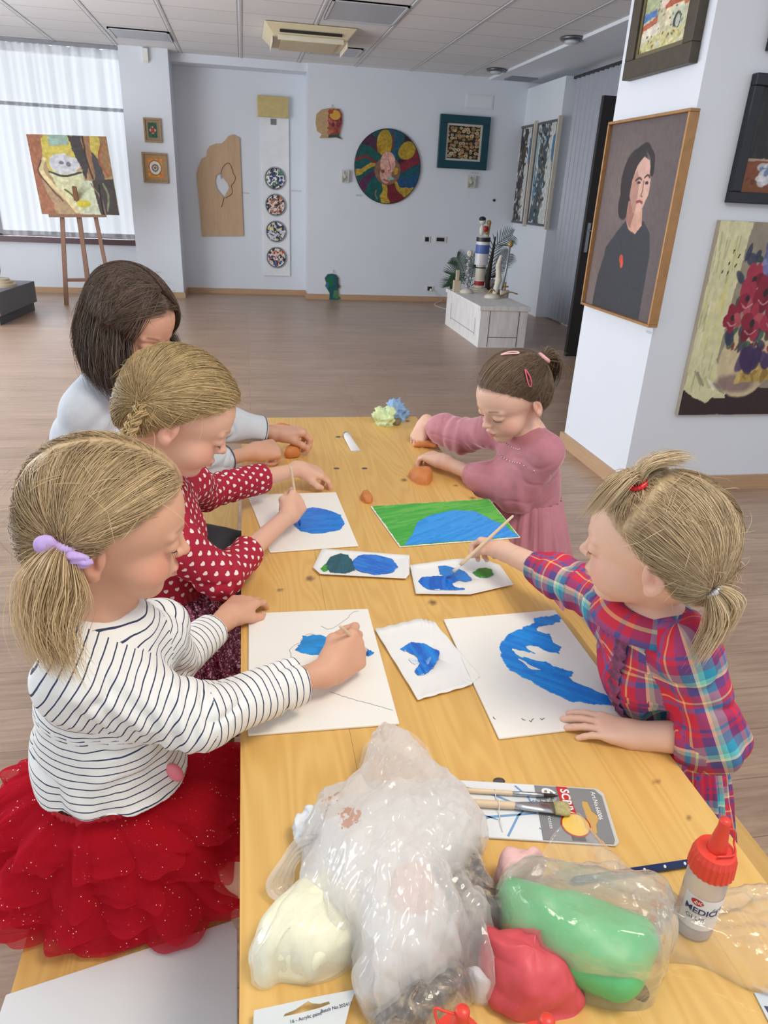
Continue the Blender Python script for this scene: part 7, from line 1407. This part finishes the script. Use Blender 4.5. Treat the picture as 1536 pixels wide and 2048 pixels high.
    a = onz(600, 1052, T+.006); m_ = (j['wxR']+KR)/2+unit(A3(.5, .4, -.7))*.028; b = J(581, 932, 1.66); brush('pale paint brush held upright by the heart-sleeved girl', a, b, .0036, .018, (30, 92, 190)); return root
# ================= oldest girl (far left)
def girl_dark():
    j = {k: J(*v) for k, v in dict(neck=(222, 752, 1.71), chest=(195, 880, 1.76), waist=(200, 985, 1.80), hip=(232, 1060, 1.80), shR=(178, 822, 1.67), elR=(330, 950, 1.78), wrR=(468, 910, 2.00), shL=(300, 775, 1.90), elL=(450, 850, 2.06), wrL=(545, 868, 2.14)).items()}
    hd = Head(J(262, 642, 1.61), (.74, -.46, -.50), (.2, -.1, 1), 1.04)
    legs = [(j['hip']+A3(.02, y, -.06), A3(.02, j['hip'][1]+y*1.3-.10, .60), A3(.02, j['hip'][1]+y*1.2-.08, .14), A3(.10, j['hip'][1]+y*1.2-.08, .05)) for y in (-.07, .07)]
    KR = J(548, 898, 2.08); wristof(j, 'R', KR, 1.12)
    KL = J(598, 862, 2.17); wristof(j, 'L', KL, 1.12)
    S = base_body(hd, j, legs, 1.12, .034); nails = []
    hand(S, j['wxR'], KR, A3(-.1, -.5, .85), 1, PINCH, TH_PINCH, 1.25, .5, nails)
    hand(S, j['wxL'], KL, A3(.2, .1, 1), -1, PINCH, TH_PINCH, 1.25, .6, nails)
    root, body = person('girl', ('dark-haired girl in pale grey sweatshirt modelling clay at the far end', A3(j['hip'][0], j['hip'][1], .45)), hd, S, (218, 168, 142), (70, 52, 42), nails, [((j['wxR']+KR)/2+A3(.02, .0, -.01), .09), ((j['wxL']+KL)/2+A3(.02, .0, -.015), .09)])
    G = SDF(); dn = A3(0, 0, -1); G.cone(j['neck']+dn*.014, j['chest'], .056, .092, .05).cone(j['chest'], j['waist']+dn*.06, .096, .105, .05)
    cR, cL = lerp(j['elR'], j['wrR'], .80), lerp(j['elL'], j['wrL'], .80)
    for s, c_ in (('R', cR), ('L', cL)): G.cone(j['neck']*.85+j['sh'+s]*.15+dn*.008, j['sh'+s], .046, .050, .05); e = (c_-j['el'+s])*.2; G.chain([j['sh'+s], j['el'+s], c_+e], [.050, .046, .041], .05); cut_cuff(G, c_, j['wr'+s]-j['el'+s], .08); G.cone(c_-e*.6, c_+e*2, .033, .033, .003, -1)
    G.cut(j['waist']+A3(0, 0, -.11), (0, 0, -1), None, .2); G.cone(lerp(j['neck'], hd.w((-.022, 0, -.045)), .4), j['neck']+dn*.01, .036, .040, .006, -1)
    garment('sweatshirt', G, .0045, mat('pale_grey_jersey', (206, 212, 218), .85, var=.05, scale=60, bump=.15, bscale=500), root, [([j['neck'], j['waist']], [.1, .1], (-1, 0, 0), .1)], .007, 31, [(j['elR'], (1, .5, 0), .07, .006, 150), (j['shR']+A3(.05, -.02, -.05), (1, 0, -1), .06, .005, 170)], 13)
    for c_, s in ((cR, 'R'), (cL, 'L')): torus('cuff_trim', c_-unit(j['wr'+s]-j['el'+s])*.006, j['wr'+s]-j['el'+s], .0425, .0016, mat('cuff_navy', (70, 76, 104), .8), root)
    L_ = SDF()
    for a, b, c_, d_ in legs: L_.cone(a, b, .074, .056, .03).cone(b, c_, .056, .036, .02).cone(c_, d_, .034, .03, .012)
    L_.cone(j['waist']+dn*.05, j['hip']+dn*.03, .085, .095, .04); V, F = L_.mesh(.007); V = folds(V, vnormals(V, F), .005, 9, 16); mesh_obj('dark_leggings', V, F, mat('charcoal_denim', (70, 72, 78), .85, var=.1, scale=30, bump=.2, bscale=700), root)
    # loose bob: strands fall from the crown
    hm = hair_mat('dark_brown_hair', (38, 30, 26), (136, 112, 94), .36); cap(hd, 'hair_cap', hm, root, .007, -.004); n = 6500; S_ = 20
    az = rng.uniform(-np.pi, np.pi, n*2); az = az[(az > .8)|(az < -1.15)|((az < -.75)&(rng.random(n*2) < .12))][:n]; n = len(az); px_ = rng.uniform(-.06, .05, n); t = np.linspace(0, 1, S_)
    d0 = np.stack([px_*8, np.sign(az)*.03+.0, np.full(n, 1.)], 1); d0 /= np.linalg.norm(d0, axis=1)[:, None]; el = -.18+.12*rng.normal(size=n); d1 = np.stack([np.cos(az)*np.cos(el), np.sin(az)*np.cos(el), np.sin(el)], 1)
    X = slerp(d0, d1, np.clip(t/.55, 0, 1)); X = X+rng.normal(size=(n, 1, 3))*.022*np.sin(t*3)[None, :, None]; X /= np.linalg.norm(X, axis=2, keepdims=True); rr = hd.rad(X.reshape(-1, 3)).reshape(X.shape[:2])/hd.s+.007+.010*rng.random((n, 1)); P = hd.W((X*rr[..., None]).reshape(-1, 3)).reshape(X.shape)
    k = int(S_*.55); e = P[:, k:k+1]; tt = ((t[k:]-t[k])/(1-t[k]))[None, :, None]; Ln = (.105+.05*rng.random((n, 1, 1)))*np.where(np.abs(az) < 1.2, .8, 1.0)[:, None, None]; outw = (e-hd.c); outw[..., 2] = 0; outw /= np.linalg.norm(outw, axis=2, keepdims=True); gd = A3(.05, 0, -1.)
    P[:, k:] = e+gd*Ln*tt+outw*(.026*np.sin(tt*2.6)-.012*tt**2.2)+.010*np.sin(tt*5+rng.random((n, 1, 1))*6.28)*np.array([.6, .3, .1])*tt+rng.normal(size=(n, 1, 3))*.006*tt; strands('hair', P, .00075*(.6+.8*rng.random(n)), hm, root, np.clip(.36+.30*rng.normal(size=n), 0, 1)); stray(hd, 70, hm, root, rng)
    scalp(hd, [hd.w((.0, -.092, .0)), hd.w((.0, .092, .0))], lambda q: (q[:, 1] > .0).astype(int), 1500, hm, root, rng, .0011, th=.010, wav=.05, shade=(.34, .3), extra=lambda q: q[:, 0]-.02, name='fringe', end=.03)
    lashes(hd, S, root, mat('lash_black', (40, 30, 28), .7), th=.0014)
    V, F = SDF().ell(J(588, 903, 2.165), (.020, .018, .026), k=.01).ell(J(576, 905, 2.15), (.014, .014, .016), k=.02).mesh(.003); V[:, 2] = np.maximum(V[:, 2], T+.002); tag(mesh_obj('clay_lump', V, F, orange), 'orange clay egg squeezed between the oldest girl\'s hands', 'clay'); return root
# ================= girl in the pink velvet dress (far right)
def girl_pink():
    j = {k: J(*v) for k, v in dict(neck=(1058, 868, 1.92), chest=(1052, 940, 1.98), waist=(1060, 990, 2.02), hip=(1075, 1100, 2.10), shL=(1088, 905, 1.87), elL=(1030, 985, 1.94), wrL=(918, 935, 2.04), shR=(985, 862, 2.06), elR=(925, 872, 2.2), wrR=(848, 852, 2.33)).items()}
    hd = Head(J(1022, 797, 1.85), (-.86, -.32, -.42), (-.2, -.1, 1), 1.0)
    legs = [(j['hip']+A3(-.02, y, -.03), A3(.53, j['hip'][1]+y*1.3, .50), A3(.53, j['hip'][1]+y*1.2, .12), A3(.45, j['hip'][1]+y*1.2, .05)) for y in (-.06, .06)]
    KL = J(858, 912, 2.115); wristof(j, 'L', KL, .98)
    KR = J(836, 876, 2.32); wristof(j, 'R', KR, .98)
    S = base_body(hd, j, legs, .95); nails = []
    hand(S, j['wxL'], KL, A3(.1, -.15, 1), -1, [rad_(30, 40, 20)]*4, TH_SIDE, 1.08, .5, nails)
    hand(S, j['wxR'], KR, A3(-.6, -.5, .55), 1, [rad_(22, 40, 22), rad_(28, 46, 24), rad_(34, 50, 26), rad_(40, 52, 28)], TH_PINCH, 1.08, .6, nails)
    root, body = person('girl', ('small girl in dusty pink velvet dress with hair clips, modelling clay on the right', A3(j['hip'][0], j['hip'][1], .45)), hd, S, (228, 186, 164), (96, 72, 56), nails, [((j['wxR']+KR)/2+A3(-.01, 0, -.015), .085), ((j['wxL']+KL)/2+A3(-.02, 0, -.005), .085)])
    vl = NT('pink_velvet'); n = vl.noise(vl.co('Object'), 14, 4, .6); vl.P(col=vl.mix(n, tuple(lin((160, 96, 108))), tuple(lin((206, 142, 152)))), rough=.85, sheen=.9); vl.b.inputs['Sheen Tint'].default_value = (*lin((255, 216, 224)), 1); vl.b.inputs['Sheen Roughness'].default_value = .35; vl.bump(vl.noise(vl.co('Object'), 500, 2), .1, .001)
    G = SDF(); dn = A3(0, 0, -1); G.cone(j['neck']+dn*.014, j['chest'], .046, .080, .05).cone(j['chest'], j['waist'], .083, .088, .05)
    for s in 'RL':
        c_ = lerp(j['el'+s], j['wr'+s], .80 if s == 'R' else .84); G.cone(j['neck']*.85+j['sh'+s]*.15+dn*.008, j['sh'+s], .036, .048, .04); m1 = lerp(j['el'+s], c_, .62); e = unit(c_-j['el'+s])
        G.chain([j['sh'+s], j['el'+s], m1, c_+e*.012], [.047, .050, .046, .0275], .03); cut_cuff(G, c_+e*.004, e, .046); G.cone(c_-e*.01, c_+e*.04, .0235, .0235, .003, -1)
    G.cut(j['waist']+dn*.03, dn, None, .17); G.cone(lerp(j['neck'], hd.w((-.022, 0, -.045)), .4), j['neck']+dn*.01, .033, .036, .006, -1)
    sp = [(j['elL'], (1, -.4, .3), .06, .006, 140), (j['elR'], (1, -.8, 0), .06, .006, 140)]+[(lerp(j['el'+s], j['wr'+s], .74), np.cross(j['wr'+s]-j['el'+s], A3(0, 0, 1)), .028, .0025, 520) for s in 'RL']
    garment('velvet_bodice', G, .0036, vl.m, root, [([j['neck'], j['waist']], [.1, .1], (-1, 0, 0), .1)], .003, 61, sp, 20, ridg=.7)
    skirt('velvet_skirt', j['waist']+A3(0, 0, .0), A3(j['waist'][0]+.0, j['waist'][1]-.02, .40), (.086, .088), (.165, .19), vl.m, root, 20, .010, 63, 50, 300, None, 1.2, .02, .02)
    for rr, dz in ((.058, -.030), (.074, -.062)):
        P = surf(G, [j['neck']+A3(-math.cos(t)*rr, -math.sin(t)*rr, dz) for t in np.linspace(-.5, 1.9, 15)], 5); b = MB()
        for p in P: b.lathe([(.0001, -.0022), (.0022, 0), (.0001, .0022)], tuple(p+A3(-.001, -.001, .001)), 8)
        b.build('bead_trim', mat('bead_silver', (226, 206, 214), .2, .4), root, smooth=True)
    hm = hair_mat('mid_brown_hair', (58, 46, 38), (156, 130, 104), .38); T1 = tie(hd, 1088, 716, .016); cap(hd, 'hair_cap', hm, root, .006)
    scalp(hd, [T1], lambda q: np.zeros(len(q), int), 3800, hm, root, rng, .0009, wav=.07, shade=(.40, .24), puff=.009); tail(T1, (.5, .2, .35), .11, 230, hm, root, rng, .028, .014, 1.2, .0012, shade=(.4, .25)); tail(T1, (.95, .1, .15), .075, 16, hm, root, rng, .03, .006, .15, .0006, name='loose_wisp', shade=(.8, .2)); stray(hd, 120, hm, root, rng)
    torus('hair_band', T1, T1-hd.c, .013, .0055, mat('pink_elastic', (232, 176, 178), .7), root, bumpy=.2)
    def clip(px, py, d_, dirpx, col, nm):
        p = J(px, py, d_); q = J(dirpx[0], dirpx[1], d_+.0); S2 = hd.skull; a = surf(S2, [p, q], 5); n0 = S2.normals(a); a = a+n0*.020; d = unit(a[1]-a[0]); s = unit(np.cross(d, n0[0])); L = .044; P = []
        for t in np.linspace(0, 2*np.pi, 30): u = .5-.5*math.cos(t); w_ = .0068*math.sin(t)*(.35+.65*u); P.append(a[0]+d*L*u+s*w_+n0[0]*(.003*math.sin(u*3.14)))
        MB().tube(P, .0019, 8).build(nm, mat(nm+'_paint', col, .3), root, smooth=True)
    clip(1002, 708, 1.78, (1036, 714), (244, 198, 196), 'pale_pink_hair_clip'); clip(1040, 752, 1.78, (1056, 790), (214, 96, 116), 'rose_hair_clip'); lashes(hd, S, root, lashm)
    V, F = SDF().chain([J(832, 890, 2.30), J(855, 888, 2.30), J(872, 892, 2.28)], [.008, .010, .007], .01).mesh(.0025); V[:, 2] = np.maximum(V[:, 2], T+.002); tag(mesh_obj('clay_lump', V, F, orange), 'orange clay roll under the pink girl\'s two hands', 'clay'); return root
# ================= toddler in plaid (near right)
def girl_plaid():
    j = {k: J(*v) for k, v in dict(neck=(1300, 1222, 1.07), chest=(1310, 1320, 1.12), waist=(1330, 1425, 1.20), hip=(1365, 1560, 1.30), shL=(1372, 1300, 1.01), elL=(1430, 1478, 1.05), wrL=(1300, 1478, 1.075), shR=(1232, 1218, 1.17), elR=(1175, 1180, 1.28), wrR=(1035, 1118, 1.45)).items()}
    hd = Head(J(1303, 1090, .985), (-.74, .66, -.07), (-.0, -.06, 1), .955)
    legs = [(j['hip']+A3(-.02, y, -.03), A3(.58, j['hip'][1]+y*1.3, .50), A3(.58, j['hip'][1]+y*1.2, .12), A3(.50, j['hip'][1]+y*1.2, .05)) for y in (-.055, .055)]
    KL = J(1200, 1452, 1.088); wristof(j, 'L', KL, .92)
    KR = J(975, 1083, 1.535); wristof(j, 'R', KR, .92)
    S = base_body(hd, j, legs, .92, arms=(.029, .0215, .0205)); nails = []
    hand(S, j['wxL'], KL, A3(.05, -.12, 1), -1, [rad_(8, 14, 8), rad_(6, 12, 8), rad_(6, 14, 8), rad_(8, 18, 10)], TH_FIST, .92, .7, nails)
    hand(S, j['wxR'], KR, A3(.3, .15, 1), 1, [rad_(40, 50, 24), rad_(52, 56, 30), rad_(60, 62, 34), rad_(64, 66, 36)], TH_PINCH, .92, .6, nails)
    root, body = person('toddler', ('blond toddler in colourful plaid dress reaching a brush to the paper plate', A3(j['hip'][0], j['hip'][1], .45)), hd, S, (232, 192, 168), (204, 170, 136), nails, [((j['wxR']+KR)/2+A3(-.01, .01, -.01), .085), ((j['wxL']+KL)/2+A3(-.02, 0, 0), .085)])
    pm = uvmat('plaid_cotton', plaid, .85, .15, 1100); G = SDF(); dn = A3(0, 0, -1); G.cone(j['neck']+dn*.014, j['chest'], .048, .076, .05).cone(j['chest'], j['waist'], .08, .084, .05); ch = [([j['neck'], j['chest'], j['waist']], [.055, .08, .09], (1, .1, 0), .085)]
    for s in 'RL':
        c_ = lerp(j['el'+s], j['wr'+s], .68 if s == 'R' else .60); G.cone(j['neck']*.85+j['sh'+s]*.15+dn*.008, j['sh'+s], .036, .048, .04); e = unit(c_-j['el'+s]); m1 = lerp(j['el'+s], c_, .6)
        G.chain([j['sh'+s], j['el'+s], m1, c_-e*.014, c_+e*.012], [.045, .043, .042, .030, .0285], .02); cut_cuff(G, c_+e*.008, e, .044); G.cone(c_-e*.006, c_+e*.05, .0255, .0255, .003, -1); ch.append(([j['sh'+s], j['el'+s], c_+e*.01], [.048, .046, .034], (0, 0, 1), .045))
    G.cut(j['waist']+dn*.05, dn, None, .16); G.cone(lerp(j['neck'], hd.w((-.022, 0, -.045)), .4), j['neck']+dn*.01, .033, .036, .006, -1)
    sp = [(j['elL'], (.6, .8, .3), .06, .0055, 150), (j['elR'], (1, -.8, 0), .06, .005, 170)]+[(lerp(j['el'+s], j['wr'+s], .55), np.cross(j['wr'+s]-j['el'+s], A3(0, 0, 1)), .03, .003, 420) for s in 'RL']
    garment('plaid_bodice', G, .0034, pm, root, ch, .0055, 71, sp, 14)
    skirt('plaid_skirt', j['waist']+A3(0, 0, .008), A3(j['waist'][0]+.03, j['waist'][1]+.0, .40), (.084, .082), (.150, .16), pm, root, 22, .009, 73, 50, 300, None, 1.25, .018, .015, uvs=True)
    # collar and front ruffle
    V = []; n = 40; nb = j['neck']+dn*.004
    for i, t in enumerate(np.linspace(-2.6, 2.6, n)):
        d = A3(-math.cos(t), -math.sin(t), 0)
        for k in range(8): u = k/7; V.append(nb+d*(.044+.040*u)+A3(0, 0, .016+.010*math.sin(u*2.4)-.034*u*u))
    o = mesh_obj('round_collar', np.array(V), gridmesh(n, 8), pm, root, uv=(gridmesh(n, 8).reshape(-1)[:, None]//np.array([8, 1])*np.array([.006, .0])+np.stack([np.zeros(n*8)[gridmesh(n, 8).reshape(-1)], (gridmesh(n, 8).reshape(-1) % 8)*.005+.03], 1))); sm_ = o.modifiers.new('t', 'SOLIDIFY'); sm_.thickness = .0025
    fr_ = A3(-.92, -.38, 0); P = surf(G, [lerp(j['neck'], j['waist'], t)+unit(fr_)*.075 for t in np.linspace(.10, .92, 46)], 6); sd = np.cross(unit(fr_), A3(0, 0, 1))
    rf = []; 
    for i, p in enumerate(P):
        for k in range(6): rf.append(p+unit(fr_)*(.002+.0035*math.sin(i*1.4+k*.5))+sd*((k/5-.5)*.020+.002*math.sin(i*1.9)))
    mesh_obj('front_ruffle', np.array(rf), gridmesh(len(P), 6), mat('ruffle_cotton', (150, 84, 120), .85, var=.5, scale=90), root)
    hm = hair_mat('toddler_blond_hair', (138, 114, 84), (232, 208, 168)); T1 = tie(hd, 1276, 972, .012); T2 = tie(hd, 1424, 1178, .010); cap(hd, 'hair_cap', hm, root, .004)
    def asg(q): return np.where(q[:, 0]*.9+q[:, 2]*.55 > .052, 0, np.where(q[:, 1] > -.02, 1, 2))
    T3 = hd.w((-.09, -.09, -.01)); D2 = hd.L(T2[None])[0]
    asg2 = lambda q: np.where(q[:, 0]*.9+q[:, 2]*.55 > .052, 0, np.where(q[:, 1]*np.sign(D2[1]) > -.01, 1, 2)); T3 = hd.w((D2[0], -D2[1], D2[2]))
    scalp(hd, [T1, T2, T3], asg2, 4200, hm, root, rng, .0007, th=.005, wav=.04, shade=(.50, .22), puff=.005, end=.006)
    up = unit(T1-hd.c); tail(T1, up+A3(-.15, -.05, .5), .115, 170, hm, root, rng, .014, .004, 1.15, .0007, gdir=(-.62, -.1, -1.0), shade=(.5, .2), fl=1.2, r0=.004); tail(T1, up+A3(.25, 0, .6), .13, 150, hm, root, rng, .012, .004, 1.0, .0007, gdir=(.95, .2, -.42), shade=(.66, .2), fl=1.2, r0=.004)
    tail(T2, (.55, -.35, -.5), .085, 420, hm, root, rng, .022, .014, 1.1, .0007, gdir=(-.35, 0, -1), shade=(.78, .18), turns=.8); tail(T3, (.5, .6, -.5), .07, 90, hm, root, rng, .02, .01, shade=(.7, .2)); stray(hd, 120, hm, root, rng, .04)
    torus('red_bead_band', T1+up*.003, up, .0085, .0042, mat('red_beads', (206, 30, 38), .3), root, bumpy=.35); torus('silver_bead_band', T2+unit(A3(.55, -.35, -.5))*.004, (.55, -.35, -.5), .0068, .0046, mat('silver_beads', (206, 208, 214), .2, .7), root, bumpy=.4)
    lashes(hd, S, root, mat('lash_pale', (128, 96, 76), .7))
    a = onz(893, 1156, T+.006); b = J(1027, 1031, 1.475); brush('long pale paint brush the toddler dips into the paper plate', a, b, .0037, .02, (60, 120, 196)); return root
girl_striped(); girl_hearts(); girl_dark(); girl_pink(); girl_plaid()
